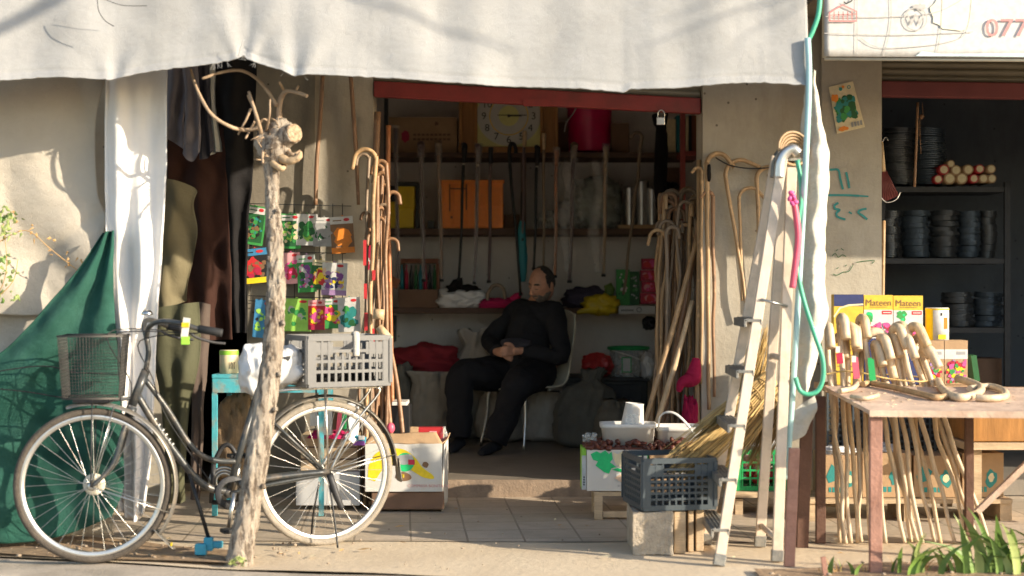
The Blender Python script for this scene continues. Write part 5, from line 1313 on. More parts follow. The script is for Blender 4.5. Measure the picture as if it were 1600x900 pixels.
b.tube(smooth([Bk(215, 618), Bk(244, 665), Bk(276, 710), Bk(307, 748), Bk(332, 764), Bk(357, 768)], 5), .0165, 12)
b.tube(smooth([Bk(226, 592), Bk(262, 640), Bk(292, 688), Bk(316, 712), Bk(340, 720), Bk(368, 721)], 5), .0125, 12)
b.tube([Bk(228, 578), Bk(206, 634)], .0195, 14)
b.tube([Bk(356, 770), Bk(404, 608)], .0155, 12)
b.ball(Bk(356, 770), .024, None, 14, 10)
for s_ in (-.045, .045):
    b.tube(smooth([Bk(362, 770, s_ * .6), Bk(430, 755, s_), HUBR + N * s_], 4), .009, 8); b.tube([Bk(398, 632, s_ * .4), HUBR + N * s_], .0075, 8)
fr = b.build('frame', 'bikepaint', bike)
b = MB()
for k, (x0, y0) in enumerate(((243, 655), (249, 664), (255, 672), (260, 679), (265, 687), (270, 694))):
    p = Bk(x0, y0, .0185); b.box(p, (.006, .003, .012), Matrix((U, N, UP)).transposed() @ Matrix.Rotation(R_(-52), 3, 'Y'))
b.build('frame_lettering', 'p_white', fr)
b = MB()
for s_ in (-.052, .052):
    b.tube(smooth([Bk(205, 640) + NF * s_ * .5, Bk(196, 670) + NF * s_, Bk(178, 725) + NF * s_, HUBF + NF * s_], 4), [.013, .012, .011, .008], 10)
b.tube([Bk(206, 636), Bk(203, 650)], .024, 12); b.build('fork', 'bikepaint', bike)
# handlebar: stem, swept bar, grips, levers
hb = Bk(229, 528)
b = MB(); b.tube(smooth([Bk(228, 578), Bk(232, 550), hb], 4), .012, 10)
NB = N
nearg = [hb, hb + N * .05 + UP * .05 - U * .0, hb + N * .13 + UP * .075 - U * .03, hb + N * .22 + UP * .07 - U * .09, hb + N * .27 + UP * .045 - U * .16, hb + N * .285 + UP * .028 - U * .25]
farg = [hb, hb - N * .05 + UP * .05, hb - N * .13 + UP * .075 - U * .03, hb - N * .22 + UP * .07 - U * .09, hb - N * .27 + UP * .045 - U * .16, hb - N * .285 + UP * .028 - U * .25]
b.tube(smooth(nearg, 5), .0115, 10); b.tube(smooth(farg, 5), .0115, 10)
hbar = b.build('handlebar', 'bikepaint', bike)
for gg, s_ in ((nearg, 1), (farg, -1)):
    a, c = gg[4].lerp(gg[5], .0), gg[5]; b = MB(); b.tube([a, c, c + (c - a).normalized() * .012], .0175, 12); b.build('grip', 'blackrubber', hbar)
    b = MB(); q = gg[4] - UP * .01; b.tube(smooth([q + U * .03 - UP * .012, q - UP * .03, q - U * .07 - UP * .05, q - U * .12 - UP * .055], 4), .006, 8); b.build('brake_lever', 'darkiron', hbar)
b = MB(); q = Bk(290, 512, .262); b.box(q, (.030, .006, .085), Matrix.Rotation(R_(8), 3, 'Y')); b.mi = 1; b.box(q + V((.0, -.004, -.055)), (.034, .008, .034)); b.mi = 2; b.box(q + V((.0, -.005, .012)), (.032, .006, .02)); b.build('hang_tag', ['p_white', 'p_lime', 'yellowbag'], hbar)
b = MB(); b.lathe(hb - N * .12 + UP * .10 - U * .03, [(.0, .024), (.018, .02), (.026, .008), (.027, 0)], UP, 18); b.build('bell', 'chrome', hbar)
b = MB()
b.tube(smooth([nearg[4] - UP * .02, hb + N * .1 + U * .12 + UP * .03, hb + U * .13 - UP * .04 + N * .02, Bk(190, 650), Bk(186, 660)], 6), .0028, 6)
b.tube(smooth([nearg[4] - UP * .02, hb + N * .09 + U * .05 - UP * .01, Bk(238, 590, .02), Bk(262, 655, .02), Bk(330, 755, .03)], 6), .0028, 6)
b.tube(smooth([farg[4] - UP * .02, hb - N * .05 + U * .16 + UP * .02, Bk(205, 600), Bk(192, 655)], 6), .0028, 6)
b.build('brake_cable', 'blackrubber', bike)
# mudguards
def guard(hub, ax, fw, R, a0, a1, m, name, wd=.028):
    b = MB(); n = 40
    rows = []
    for i in range(n + 1):
        a = R_(a0 + (a1 - a0) * i / n); q = -fw * math.cos(a) + UP * math.sin(a)
        rows.append([hub + q * (R - .010) - ax * wd, hub + q * R - ax * wd * .6, hub + q * (R + .004), hub + q * R + ax * wd * .6, hub + q * (R - .010) + ax * wd])
    b.sheet(rows, 9, n + 1); return b.build(name, m, bike, thick=.002)
g1 = guard(HUBR, N, U, .362, 2, 172, 'mudguard_dark', 'rear_mudguard')
g2 = guard(HUBF, NF, UF, .362, -38, 108, 'mudguard', 'front_mudguard')
for g_, hub, ax, fw, a0, nm in ((g1, HUBR, N, U, 2, 'flap'), (g2, HUBF, NF, UF, -38, 'flap')):
    b = MB(); a = R_(a0); q0 = hub + (-fw * math.cos(a) + UP * math.sin(a)) * .364; tn = (-fw * math.sin(a) * -1 * -1 - UP * math.cos(a)); tn = (fw * -math.sin(a) * -1 - UP * math.cos(a)).normalized()
    b.sheet([[q0 - ax * .026 - tn * .04, q0 - tn * .04, q0 + ax * .026 - tn * .04], [q0 - ax * .032 + tn * .02 - fw * .006, q0 + tn * .02 - fw * .010, q0 + ax * .032 + tn * .02 - fw * .006], [q0 - ax * .034 + tn * .07 - fw * .016, q0 + tn * .075 - fw * .02, q0 + ax * .034 + tn * .07 - fw * .016]], 8, 8)
    b.build('flap', 'mudguard', g_, thick=.003)
    b = MB(); c = q0 + ax * .018 + tn * .045 - fw * .022
    for k in range(3): b.box(c - fw * .002 + UP * .0 + ax * (.007 * (k - 1)) * 1.2, (.006, .006, .014))
    b.build('flap_emblem', 'yellowbag', g_)
b = MB()
for s_ in (-.055, .055):
    for a in (52, 12): b.tube([HUBR + N * s_, HUBR + (-U * math.cos(R_(a)) + UP * math.sin(R_(a))) * .355 + N * s_ * .5], .0028, 6)
b.build('mudguard_stay', 'chrome', g1); b = MB()
for s_ in (-.055, .055):
    for a in (75, -20): b.tube([HUBF + NF * s_, HUBF + (-UF * math.cos(R_(a)) + UP * math.sin(R_(a))) * .355 + NF * s_ * .5], .0028, 6)
b.build('mudguard_stay', 'chrome', g2)
# rack
b = MB(); zr = .735
def rk(s_, w_, z=zr): return HUBR - U * s_ + N * w_ + UP * (z - .338)
for w_ in (-.065, .065): b.tube(smooth([rk(-.26, w_ * .4, zr - .03), rk(-.2, w_), rk(.22, w_), rk(.27, w_ * .6)], 4), .006, 8)
for s_ in (-.18, -.05, .1, .22): b.tube([rk(s_, -.065), rk(s_, .065)], .005, 8)
for w_ in (-.065, .065): b.tube(smooth([HUBR + N * w_ * .9, rk(.12, w_ * 1.05, .56), rk(.245, w_, zr - .03), rk(.235, w_, zr)], 4), .006, 8); b.tube([HUBR + N * w_ * .9, rk(-.02, w_)], .005, 8)
b.build('rear_rack', 'chrome', bike)
b = MB(); q = HUBR + (-U * .86 + UP * .51) * .385; b.ball(q, (.02, .02, .026), None, 14, 10); b.build('rear_light', 'p_pink', bike)
# crank, pedal, chain case
b = MB(); b.lathe(Bk(362, 770, .02), [(.05, .004), (.075, .004), (.078, .0), (.05, 0), (.05, .004)], N, 36, caps=False); b.build('chainring', 'darkiron', bike); b = MB()
b.tube([Bk(366, 770, .065), Bk(357, 826, .075)], [.012, .009], 8); b.build('crank', 'chrome', bike); b = MB(); b.tube([Bk(366, 770, -.065), Bk(376, 714, -.075)], [.012, .009], 8); b.build('crank', 'chrome', bike)
for px, py, w_ in ((362, 829, .12), (372, 712, -.12)):
    b = MB(); b.box(Bk(px, py, w_), (.09, .075, .018), Matrix((U, N, UP)).transposed()); b.build('pedal', 'blackrubber', bike, bevel=.004)
b = MB(); b.tube(smooth([Bk(372, 757, .042), Bk(430, 745, .05), HUBR + N * .052 + UP * .012], 4), [.03, .026, .022], 10, flat=.6); b.build('chain_case', 'bikepaint', bike)
# saddle (mostly under the bag) and post
b = MB(); b.tube([Bk(404, 612), Bk(411, 580)], .0135, 10); b.build('seat_post', 'chrome', bike)
b = MB(); b.sheet([[Bk(385, 566) - N * .02, Bk(385, 563), Bk(385, 566) + N * .02], [Bk(410, 566) - N * .05, Bk(410, 560), Bk(410, 566) + N * .05], [Bk(438, 562) - N * .095, Bk(440, 556), Bk(438, 562) + N * .095], [Bk(450, 560) - N * .07, Bk(452, 555), Bk(450, 560) + N * .07]], 14, 14); b.build('saddle', 'blackrubber', bike, thick=.035)
# side stand under the frame and stand at the rear hub
b = MB(); st0 = Bk(296, 740, .05); st1 = Bk(326, 838, .11); st1.z = .09; b.tube([st0, st1], .009, 8); b.build('side_stand', 'blackmetal', bike)
b = MB(); b.box(st1 + V((0, 0, -.025)), (.04, .035, .06)); b.box(V((st1.x - .03, st1.y - .02, .045)), (.05, .04, .05)); b.box(V((st1.x + .035, st1.y + .01, .06)), (.05, .035, .03)); b.build('stand_foot', 'p_blue', bike, bevel=.006)
b = MB(); b.tube(smooth([HUBR + N * .07, HUBR + N * .085 - UP * .1 - U * .03, HUBR + N * .09 - UP * .16 - U * .055], 4), [.016, .017, .012], 10); b.build('gear_case', 'darkiron', bike)
b = MB(); b.tube(smooth([HUBR + N * .07 - UP * .05, HUBR + N * .11 - UP * .2 - U * .01, HUBR + N * .14 - UP * .33 - U * .015], 5), .005, 6); b.tube(smooth([HUBR - N * .07 - UP * .05, HUBR - N * .10 - UP * .2 + U * .02, HUBR - N * .13 - UP * .33 + U * .02, ], 5), .005, 6); b.build('kickstand', 'blackmetal', bike)
# wire basket in front
bs0 = HUBF + UP * .385 + V((.0, .02, 0))
b = MB(); bx_, by_ = UF, NF
def bpnt(a, w_, h): k = 1 + .16 * h / .27; return bs0 + bx_ * (a * k * .5) + by_ * (w_ * k * .5) + UP * h
W_, L_ = .225, .235
for h in (0, .27):
    q = [bpnt(L_, -W_, h), bpnt(L_, W_, h), bpnt(-L_, W_, h), bpnt(-L_, -W_, h)]; b.tube(q, .0042, 6, closed=True)
def edge(i, f): c = [(L_, -W_), (L_, W_), (-L_, W_), (-L_, -W_)]; a, d = c[i], c[(i + 1) % 4]; return a[0] + (d[0] - a[0]) * f, a[1] + (d[1] - a[1]) * f
for i in range(4):
    for k in range(21):
        a, w_ = edge(i, k / 20); b.tube([bpnt(a, w_, 0), bpnt(a, w_, .27)], .0008, 4, False)
    for k in range(1, 19):
        h = .27 * k / 19; p, q = edge(i, 0), edge(i, 1); b.tube([bpnt(*p, h), bpnt(*q, h)], .0008, 4, False)
for k in range(1, 16): b.tube([bpnt(-L_ + 2 * L_ * k / 16, -W_, 0), bpnt(-L_ + 2 * L_ * k / 16, W_, 0)], .0012, 4, False)
b.build('basket', 'basketwire', bike)
b = MB(); b.box(bs0 + UP * -.012, (.16, .10, .02)); b.tube([bs0 - UP * .02, Bk(210, 622)], .008, 8); b.tube([bs0 + NF * .06, HUBF + NF * .06], .003, 6); b.tube([bs0 - NF * .06, HUBF - NF * .06], .003, 6); b.build('basket_bracket', 'darkiron', bike)

# lattice plastic crate
def crate(name, o, ax, ay, L, W, H, m, label, cat='crate', nh=4, nvL=10, nvW=7, t=.006, slot=True, group=None, solid=0.0, mi2=None):
    ax, ay = V(ax).normalized(), V(ay).normalized(); R = Matrix((ax, ay, UP)).transposed(); o = V(o); b = MB()
    def bx(a, w_, h, sa, sw, sh_): b.box(o + ax * a + ay * w_ + UP * h, (sa, sw, sh_), R)
    for s_ in (-1, 1):
        bx(0, s_ * W / 2, H - .012, L, .016, .024); bx(0, s_ * W / 2, .012, L - .004, .013, .024)
        bx(s_ * L / 2, 0, H - .0125, .0155, W, .0235); bx(s_ * L / 2, 0, .0125, .0125, W - .004, .0235)
        for c_ in (-1, 1): bx(s_ * (L / 2 - .012), c_ * (W / 2 - .001), H / 2, .046, .0135, H - .03); bx(s_ * (L / 2 - .001), c_ * (W / 2 - .012), H / 2, .0115, .046, H - .03)
    for s_ in (-1, 1):
        for k in range(1, nh + 1):
            h = .024 + (H - .048) * k / (nh + 1)
            bx(0, s_ * W / 2, h, L - .05, .008, t * 1.3); bx(s_ * L / 2, 0, h, .008, W - .05, t * 1.3)
        for k in range(1, nvL): 
            a = -L / 2 + L * k / nvL; top = H - .02 if not (slot and abs(a) < .07) else H - .085
            bx(a, s_ * W / 2, top / 2, t, .0095, top)
        for k in range(1, nvW):
            w_ = -W / 2 + W * k / nvW; top = H - .02 if not (slot and abs(w_) < .06) else H - .085
            bx(s_ * L / 2, w_, top / 2, .0095, t, top)
        if solid:
            bx(0, s_ * W / 2 - s_ * .0005, H - .03 - solid * H / 2, L - .03 if not slot else L - .03, .006, solid * H) if not slot else [bx(q * (L / 4 + .03), s_ * W / 2, H - .03 - solid * H / 2, L / 2 - .10, .006, solid * H) for q in (-1, 1)]
    for k in range(9): bx(-L / 2 + L * (k + .5) / 9, 0, .006, .014, W - .01, .008)
    for k in range(6): bx(0, -W / 2 + W * (k + .5) / 6, .0065, L - .01, .012, .006)
    return tag(b.build(name, m), label, cat, group)
q = Bk(546, 605, .15); co = q - N * .15; co.z = .747
crate('plastic_crate', co, U, N, .40, .30, .235, 'p_grey', 'pale grey lattice crate riding on the rear rack of the bicycle', nh=3, nvL=12, nvW=9, t=.011, solid=.24)
b = MB(); ee = co + N * .158 - U * .03 + UP * .21; b.tube(smooth([ee + UP * .03 - N * .03, ee + UP * .035, ee - UP * .02 + N * .006, ee - UP * .07 + N * .004], 4), .016, 8, flat=.5); tag(b.build('cloth_tie', 'sack_white'), 'pale rag tied round the rim of the bike crate', 'rag')
rn = random.Random(4)
b = MB()
for i in range(7): p = co + U * rn.uniform(-.15, .15) + N * rn.uniform(-.08, .1) + UP * .045; b.ball(p, (.05, .04, .03), None, 10, 8, lambda d: 1 + .3 * noise.noise(d * 2 + p))
tag(b.build('rags', ['darkcloth']), 'dark rags lying inside the bike crate', 'rags')
sb = Bk(424, 575)
b = MB(); b.sack(Bk(402, 578, .02), (.085, .10, .125), 5, .25, 2.5, None, 44, 30); b.sack(Bk(442, 570, .0), (.105, .10, .10), 6, .25, 2.5, None, 44, 30); tag(b.build('plastic_bag', 'whitebag', remesh=.009), 'crumpled white plastic bag pulled over the bicycle saddle', 'bag')
# ------------------------------------------------------------------ cut street tree in front of the bicycle
ct = thing('cut_tree', 'lopped bare street tree with pale trunk before the bicycle', 'tree', P(375, 882, 6.82))
TD = 6.82
def PT(x, y, d=None, e=0.0): return P(x, y, 6.82 + (880 - y) / 640 * .24 + e)
b = MB()
path = [(372, 890), (377, 860), (388, 800), (398, 740), (408, 670), (419, 600), (427, 530), (431, 460), (430, 400), (427, 340), (425, 290), (426, 255), (432, 235)]
rad = [.066, .056, .051, .049, .048, .047, .044, .041, .038, .035, .033, .038, .046]
b.tube(smooth([PT(x, y, e=0) for x, y in path], 22), rad, 64)
b.rough(.007, 6, 1); b.ridged(.0045, 34, 8, 2); b.ridged(.0035, 70, 16, 5); b.rough(.003, 90, 3)
for i, (x, y) in enumerate(((425, 372), (432, 330), (421, 405), (437, 440), (423, 470), (442, 505), (425, 560), (436, 585), (424, 345), (416, 620), (430, 640), (405, 700), (412, 760))):
    b.ball(PT(x, y, e=-.035), (.011, .011, .012), None, 10, 8, lambda d: 1 + .7 * noise.noise(d * 2 + V((i, 0, 0))))
b.build('trunk', 'bark', ct)
b = MB()
b.tube(smooth([PT(430, 262, e=0), PT(432, 240, e=-.005), PT(436, 218, e=-.01), PT(440, 200, e=-.01), PT(438, 184, e=0)], 6), [.044, .062, .06, .046, .024], 22)
b.tube(smooth([PT(424, 250, e=0), PT(414, 226, e=-.01), PT(412, 205, e=0)], 5), [.03, .028, .014], 14)
b.rough(.022, 11, 4); b.rough(.014, 30, 7)
b.tube(smooth([PT(432, 224, e=0), PT(446, 214, e=-.04), PT(458, 209, e=-.065)], 5), [.05, .046, .044], 22)
b.rough(.007, 34, 5); b.rough(.004, 80, 8); b.build('burr', 'bark', ct)
b = MB(); nn = V((.70, -.70, .1)).normalized(); cc = PT(460, 208, e=-.072); x_ = nn.orthogonal().normalized()
b.lathe(cc - nn * .006, [(.043, 0), (.042, .008), (.030, .010), (.0, .010)], nn, 22); b.rough(.003, 60, 2); b.build('sawn_stub', 'sawn', ct)
b = MB(); b.tube(smooth([PT(438, 246, e=-.04), PT(452, 252, e=-.06), PT(466, 246, e=-.07), PT(470, 236, e=-.07)], 5), [.02, .017, .014, .006], 10); b.tube(smooth([PT(424, 252, e=-.03), PT(436, 262, e=-.055), PT(446, 262, e=-.05)], 5), [.012, .016, .006], 10); b.rough(.006, 40, 2); b.build('torn_bark', 'cutwood', ct)
tw = [([(440, 200), (436, 175), (440, 152), (452, 142), (480, 150)], .016, .008), ([(446, 146), (442, 138), (437, 129)], .007, .005), ([(462, 145), (464, 138), (466, 134)], .006, .004),
      ([(432, 165), (420, 145), (400, 122), (375, 110), (345, 113), (316, 123)], .009, .006), ([(405, 200), (385, 203), (360, 198), (330, 178), (308, 140), (298, 108)], .010, .006),
      ([(410, 215), (402, 185), (394, 160), (389, 144)], .010, .007), ([(392, 170), (383, 190), (372, 210)], .007, .004), ([(398, 190), (390, 205), (384, 216)], .006, .004), ([(416, 205), (421, 180), (422, 155)], .006, .004),
      ([(424, 195), (412, 186), (400, 200)], .006, .004), ([(388, 148), (396, 168), (404, 190)], .008, .006), ([(412, 230), (410, 245), (411, 255)], .008, .005), ([(445, 232), (458, 242), (468, 236)], .012, .006), ([(430, 240), (444, 252), (446, 262)], .012, .006)]
for i, (q, r0, r1) in enumerate(tw):
    t_ = MB(); n = len(q); t_.tube(smooth([PT(x, y, e=-.03 - .05 * (k / n) + .06 * math.sin(i * 2 + k)) if k else PT(x, y, e=-.02) for k, (x, y) in enumerate(q)], 5), [r0, r1], 8); t_.rough(.002, 60, i); t_.build('twig', 'twig', ct)
rn = random.Random(6); b = MB()
for i in range(34): 
    x, y = rn.uniform(404, 448), rn.uniform(182, 250); d_ = V((rn.uniform(-1, .4), -.5, rn.uniform(-.6, 1))).normalized(); p = PT(x, y, e=-.05); b.tube([p, p + d_ * rn.uniform(.015, .05)], [.003, .001], 5)
b.build('splinter', 'twig', ct)
b = MB(); rn = random.Random(16)
for i in range(30): leaf(b, P(372 + rn.uniform(-10, 12), 884 - rn.uniform(0, 14), TD - .09), (rn.uniform(-1, 1), -.4, rn.uniform(.1, 1)), .022, .007)
tag(b.build('weed', 'leaf_pale', recalc=False), 'small green weed at the foot of the cut tree', 'weed')

# ------------------------------------------------------------------ blue table with tin, and goods beneath it
bt = thing('blue_table', 'chipped turquoise metal table behind the bicycle', 'table', P(420, 790, 8.35))
b = MB(); a = P(331, 585, 8.2); zt = a.z; x0, x1 = X(331, 8.2), X(506, 8.2)
b.box(((x0 + x1) / 2, 8.42, zt - .01), (x1 - x0, .45, .02)); b.build('table_top', 'cyanpaint', bt, bevel=.003)
b = MB(); b.box(((x0 + x1) / 2, 8.205, zt - .058), (x1 - x0 - .01, .02, .074)); b.build('apron', 'cyanpaint', bt)
for x in (x0 + .014, x1 - .014):
    for y in (8.21, 8.63): b = MB(); b.box((x, y, (zt - .022) / 2 + .004), (.026, .024, zt - .03)); b.build('leg', 'cyanpaint', bt)
b = MB(); b.lathe(P(358, 585, 8.33), [(.050, 0), (.050, .125), (.047, .128), (.049, .131), (.044, .127)], n=28); b.mi = 1; b.lathe(P(358, 585, 8.33), [(.0512, .105), (.0512, .127)], n=28, caps=False); b.mi = 2
f = Face(P(358, 585, 8.33 - .0515), (1, 0, 0), (0, 0, 1))
for k in range(4): b.stroke(f, [(.004 + k * .008, .03), (.002 + k * .008, .05), (.006 + k * .008, .066)], .0035)
tag(b.build('tin_can', ['ink_cream', 'p_lime', 'ink_black']), 'cream tin with green rim standing on the turquoise table', 'tin')
b = MB(); b.sack(P(372, 690, 8.55), (.13, .1, .24), 9, .3, 2.5, .012, 44, 30); tag(b.build('sack', 'sack_brown'), 'brown sack slumped under the turquoise table', 'sack')
# odd goods seen through the rear wheel
carton('carton', 484, 641, 499, 666, 8.35, .06, 'p_white', 'white folded carton beneath the pale blue table leg', 'carton')
carton('carton', 502, 640, 519, 680, 8.3, .06, 'p_white', 'taller white carton seen through the rear wheel', 'carton')
carton('carton', 520, 642, 531, 672, 8.3, .06, 'ink_brown', 'narrow brown carton next to a green packet', 'carton')
b = MB(); b.box(P(537, 655, 8.3), (.025, .03, .1)); b.rough(.004, 30); tag(b.build('packet', 'p_green'), 'bright green packet seen through the rear wheel', 'packet')
b = MB(); b.box(P(530, 660, 8.28), (.022, .03, .13), Matrix.Rotation(R_(6), 3, 'Y')); tag(b.build('packet', 'p_pink'), 'pink packet leaning on the green packet', 'packet')
b = MB(); q = P(552, 665, 8.32); b.sheet([[q + V((-.03, 0, .12)), q + V((.03, 0, .12))], [q + V((-.025, -.01, 0)), q + V((.03, .01, 0))], [q + V((.0, 0, -.10)), q + V((.015, 0, -.11))]], 8, 10); tag(b.build('plastic_bag', 'whitebag', thick=.006), 'small white bag hanging behind the spokes', 'bag')
carton('crate_box', 470, 680, 558, 735, 8.45, .28, 'plank', 'slatted wooden box on the ground behind the rear wheel', 'box', extra=lambda b, f, w_, h: [setattr(b, 'mi', 1), b.rect(f, 0, h * .3, w_, h * .34), b.rect(f, 0, h * .64, w_, h * .68)], mats=['shelfwood'])
carton('crate_box', 462, 737, 562, 790, 8.42, .3, 'p_silver', 'grey carton at ground level behind the rear wheel', 'box')
b = MB(); b.sack(P(520, 690, 8.4), (.14, .08, .06), 4, .4, 3, P(0, 682, 8.45).z, 36, 22); tag(b.build('cloth', 'pinkcloth'), 'faded pink cloth on the slatted wooden box', 'cloth')
b = MB(); b.box(P(563, 686, 8.3), (.06, .05, .03), Matrix.Rotation(R_(12), 3, 'Y')); b.mi = 1; b.box(P(565, 684, 8.27), (.03, .02, .02)); b.mi = 2; b.box(P(561, 692, 8.28), (.06, .05, .022)); tag(b.build('packet', ['p_blue', 'p_white', 'ink_purple']), 'blue and purple packet on top of the boxes', 'packet')
fan = thing('metal_pulley', 'rusty scrap wheel with bracket under the bike frame', 'scrap metal', P(355, 785, 7.9))
b = MB()
for r in (.07, .055, .04): b.ring(P(350, 752, 7.9), (.25, -1, 0), r, .008, 30, 8)
b.build('wheel', 'steel', fan)
b = MB(); q = lambda x, y: P(x, y, 7.88)
b.tube(smooth([q(334, 725), q(345, 702), q(356, 695), q(366, 705), q(372, 725)], 5), .012, 8); b.tube([q(334, 725), q(330, 786)], .012, 8); b.tube([q(372, 725), q(374, 786)], .012, 8); b.tube([q(332, 785), q(376, 785)], .012, 8); b.build('bracket', 'darkiron', fan)

# banana box on a brown carton
bb = thing('banana_box', 'white banana carton with yellow print and open tan flaps', 'box', P(632, 768, 8.35))
BDp = 8.35
b = MB(); x0, x1, zt, zb = X(571, BDp), X(690, BDp), Z(693, BDp), Z(768, BDp)
t_ = .006
b.box(((x0 + x1) / 2, BDp, (zt + zb) / 2), (x1 - x0, t_, zt - zb)); b.box(((x0 + x1) / 2, BDp + .3, (zt + zb) / 2), (x1 - x0, t_, zt - zb)); b.box((x0, BDp + .15, (zt + zb) / 2), (t_, .296, zt - zb)); b.box((x1, BDp + .15, (zt + zb) / 2), (t_, .296, zt - zb)); b.box(((x0 + x1) / 2, BDp + .15, zb + .004), (x1 - x0 - .01, .29, .006))
f = Face((x0, BDp - .003, zb), (1, 0, 0), (0, 0, 1)); k = BDp / F
def q(px, py): return ((px - 571) * k, (768 - py) * k)
def pp(*l): return [(p.x, p.y) for p in smooth([V(q(*p) + (0,)) for p in l], 5)]
b.mi = 1; b.poly(f, pp((575, 748), (577, 725), (588, 708), (606, 701), (630, 702), (648, 714), (660, 730), (676, 742), (677, 748), (662, 746), (648, 738), (634, 730), (618, 726), (602, 730), (592, 742), (586, 752)), .0015)
b.mi = 2; b.disc(f, *q(633, 722), .05, .05, .0022, 24)
b.mi = 3; b.poly(f, pp((621, 712), (643, 710), (644, 722), (632, 726), (620, 724)), .003); b.mi = 5; b.rect(f, *q(638, 726), *q(648, 718), .0036)
b.mi = 4; b.poly(f, pp((618, 746), (620, 740), (630, 737), (640, 741), (643, 747), (636, 751), (624, 751)), .0022); b.disc(f, *q(665, 726), .017, .016, .0022, 18, .1)
b.mi = 6; b.text(f, 'COMPRESA BONITA S.A.', *q(637, 761), .021, .0022, sx=1.0)
b.build('carton', ['card_white'] + inks('yellow', 'vivid', 'grey', 'brown', 'crimson', 'fadered'), bb, recalc=True)
for nm, pts in (('flap', [V((x0 - .01, BDp - .004, zt)), V((x1 + .005, BDp - .004, zt)), V((x1 - .03, BDp + .05, zt + .055)), V((x0 + .03, BDp + .06, zt + .045))]),
                ('flap', [V((x1 + .002, BDp, zt)), V((x1 + .002, BDp + .29, zt)), V((x1 + .035, BDp + .27, zt + .03)), V((x1 + .03, BDp + .02, zt + .02))]),
                ('flap', [V((x1 + .014, BDp + .01, zt - .005)), V((x1 + .022, BDp + .27, zt)), V((x1 + .02, BDp + .27, zb - .09)), V((x1 + .0, BDp + .04, zb - .11))]),
                ('flap', [V((x0, BDp + .302, zt)), V((x1, BDp + .302, zt)), V((x1, BDp + .36, zt + .05)), V((x0, BDp + .36, zt + .06))])):
    b = MB(); b.sheet([[pts[0], pts[0].lerp(pts[1], .5), pts[1]], [pts[3], pts[3].lerp(pts[2], .5), pts[2]]], 14, 8, lambda u, v, p: p + V((0, .006 * noise.noise(p * 9), .006 * noise.noise(p * 13)))); b.build(nm, 'card' if pts[0].z > zb + .2 and nm == 'flap' and pts[2].z > zt else 'card_white', bb, thick=.006)
b = MB(); b.mi = 0; b.box(((x0 + x1) / 2 + .02, BDp + .16, zb - .0505), (x1 - x0 - .02, .3, .095)); tag(b.build('carton', 'card_dark', bevel=.006), 'flat brown carton carrying the banana box', 'carton')
carton('red_packet', 654, 668, 692, 690, 8.5, .06, 'p_red', 'red boxed packet standing inside the banana box', 'packet', extra=lambda b, f, w_, h: [setattr(b, 'mi', 1), b.rect(f, w_ * .45, h * .2, w_ * .75, h * .75)], mats=['ink_pale_pink'])
b = MB(); b.lathe(P(694, 695, 8.5), [(.018, 0), (.020, .01), (.020, .06), (.009, .085), (.009, .1)], n=16); tag(b.build('bottle', 'glass'), 'small clear bottle in the banana box corner', 'bottle')
carton('white_tray', 612, 628, 636, 634, 8.6, .2, 'p_white', 'white tray edge lit behind the slanted canes', 'tray')
carton('stacked_box', 606, 634, 640, 690, 8.62, .2, 'p_black', 'dark box under the white tray', 'box')

# ------------------------------------------------------------------ seed packets on a wire rack
SDp = 8.93
wr = thing('wire_rack', 'thin wire grid on the wall carrying seed packets', 'rack', P(470, 480, SDp))
b = MB()
for y in (318, 340, 392, 462, 470): b.tube([P(388, y, SDp), P(540 + (y % 7) * 3, y + 4, SDp)], .0022, 5)
for x in (392, 425, 460, 500, 520, 535): b.tube([P(x, 318, SDp), P(x, 470, SDp)], .0022, 5)
b.build('grid', 'darkiron', wr)
def packet(x0, y0, x1, y1, body, top, cols, label, n=20, size=.2, tilt=0, foot=None, frame=None, rnd=1, name='seed_packet', d=None, group='seed packets on the wire rack', cat='seed packet', thick=.006, mark=True):
    d = d or SDp - .03 - .002 * (rnd % 7); tilt = tilt + ((rnd * 37) % 9 - 4) * .8; k = d / F; w_, h = (x1 - x0) * k * 1.12, (y1 - y0) * k * 1.06
    r = V((math.cos(R_(tilt)), 0, math.sin(R_(tilt)))); u = V((-r.z, 0, r.x)); c = P((x0 + x1) / 2, (y0 + y1) / 2, d)
    f = Face(c - r * w_ / 2 - u * h / 2, r, u); f.n = V((0, -1, 0))
    b = MB(); mats = ['ink_' + body, 'ink_' + top] + ['ink_' + c_ for c_ in cols] + ['ink_' + (foot or body), 'ink_' + (frame or body), 'ink_red']
    b.box(c, (w_, thick, h), Matrix((r, V((0, 1, 0)), u)).transposed()); o_ = thick / 2 + .0006
    ht = h * .80
    if frame: b.mi = len(mats) - 2; b.rect(f, -.004, -.004, w_ + .004, h + .002, o_); o_ += .0006; b.mi = 0; b.rect(f, w_ * .07, h * .05, w_ * .93, h * .97, o_); o_ += .0006
    b.mi = 1; b.rect(f, w_ * (.07 if frame else 0), ht, w_ * (.93 if frame else 1), h * (.97 if frame else 1), o_)
    b.art(f, w_ * .04, h * .10, w_ * .96, ht, int(n * (1.8 if size < .3 else 1)), w_ * size * (.8 if size < .3 else 1), list(range(2, 2 + len(cols))), rnd, o_ + .0004)
    if foot: b.mi = len(mats) - 3; b.rect(f, 0, 0, w_, h * .16, o_ + .003)
    if mark: b.mi = len(mats) - 1; b.disc(f, w_ * .72, h * .91, w_ * .13, h * .045, o_ + .0012); b.mi = 0; b.rect(f, w_ * .12, h * .88, w_ * .5, h * .91, o_ + .0012)
    b.mi = 2; b.box(P((x0 + x1) / 2, y0 - 3, d + .012), (.006, .05, .004))
    return tag(b.build(name, mats, None, recalc=False), label, cat, group)
packet(386, 324, 412, 380, 'dkgreen', 'white', ['green', 'teal', 'brown', 'black'], 'green framed seed packet tilted behind the trunk', 24, .14, -6, None, 'green', 1)
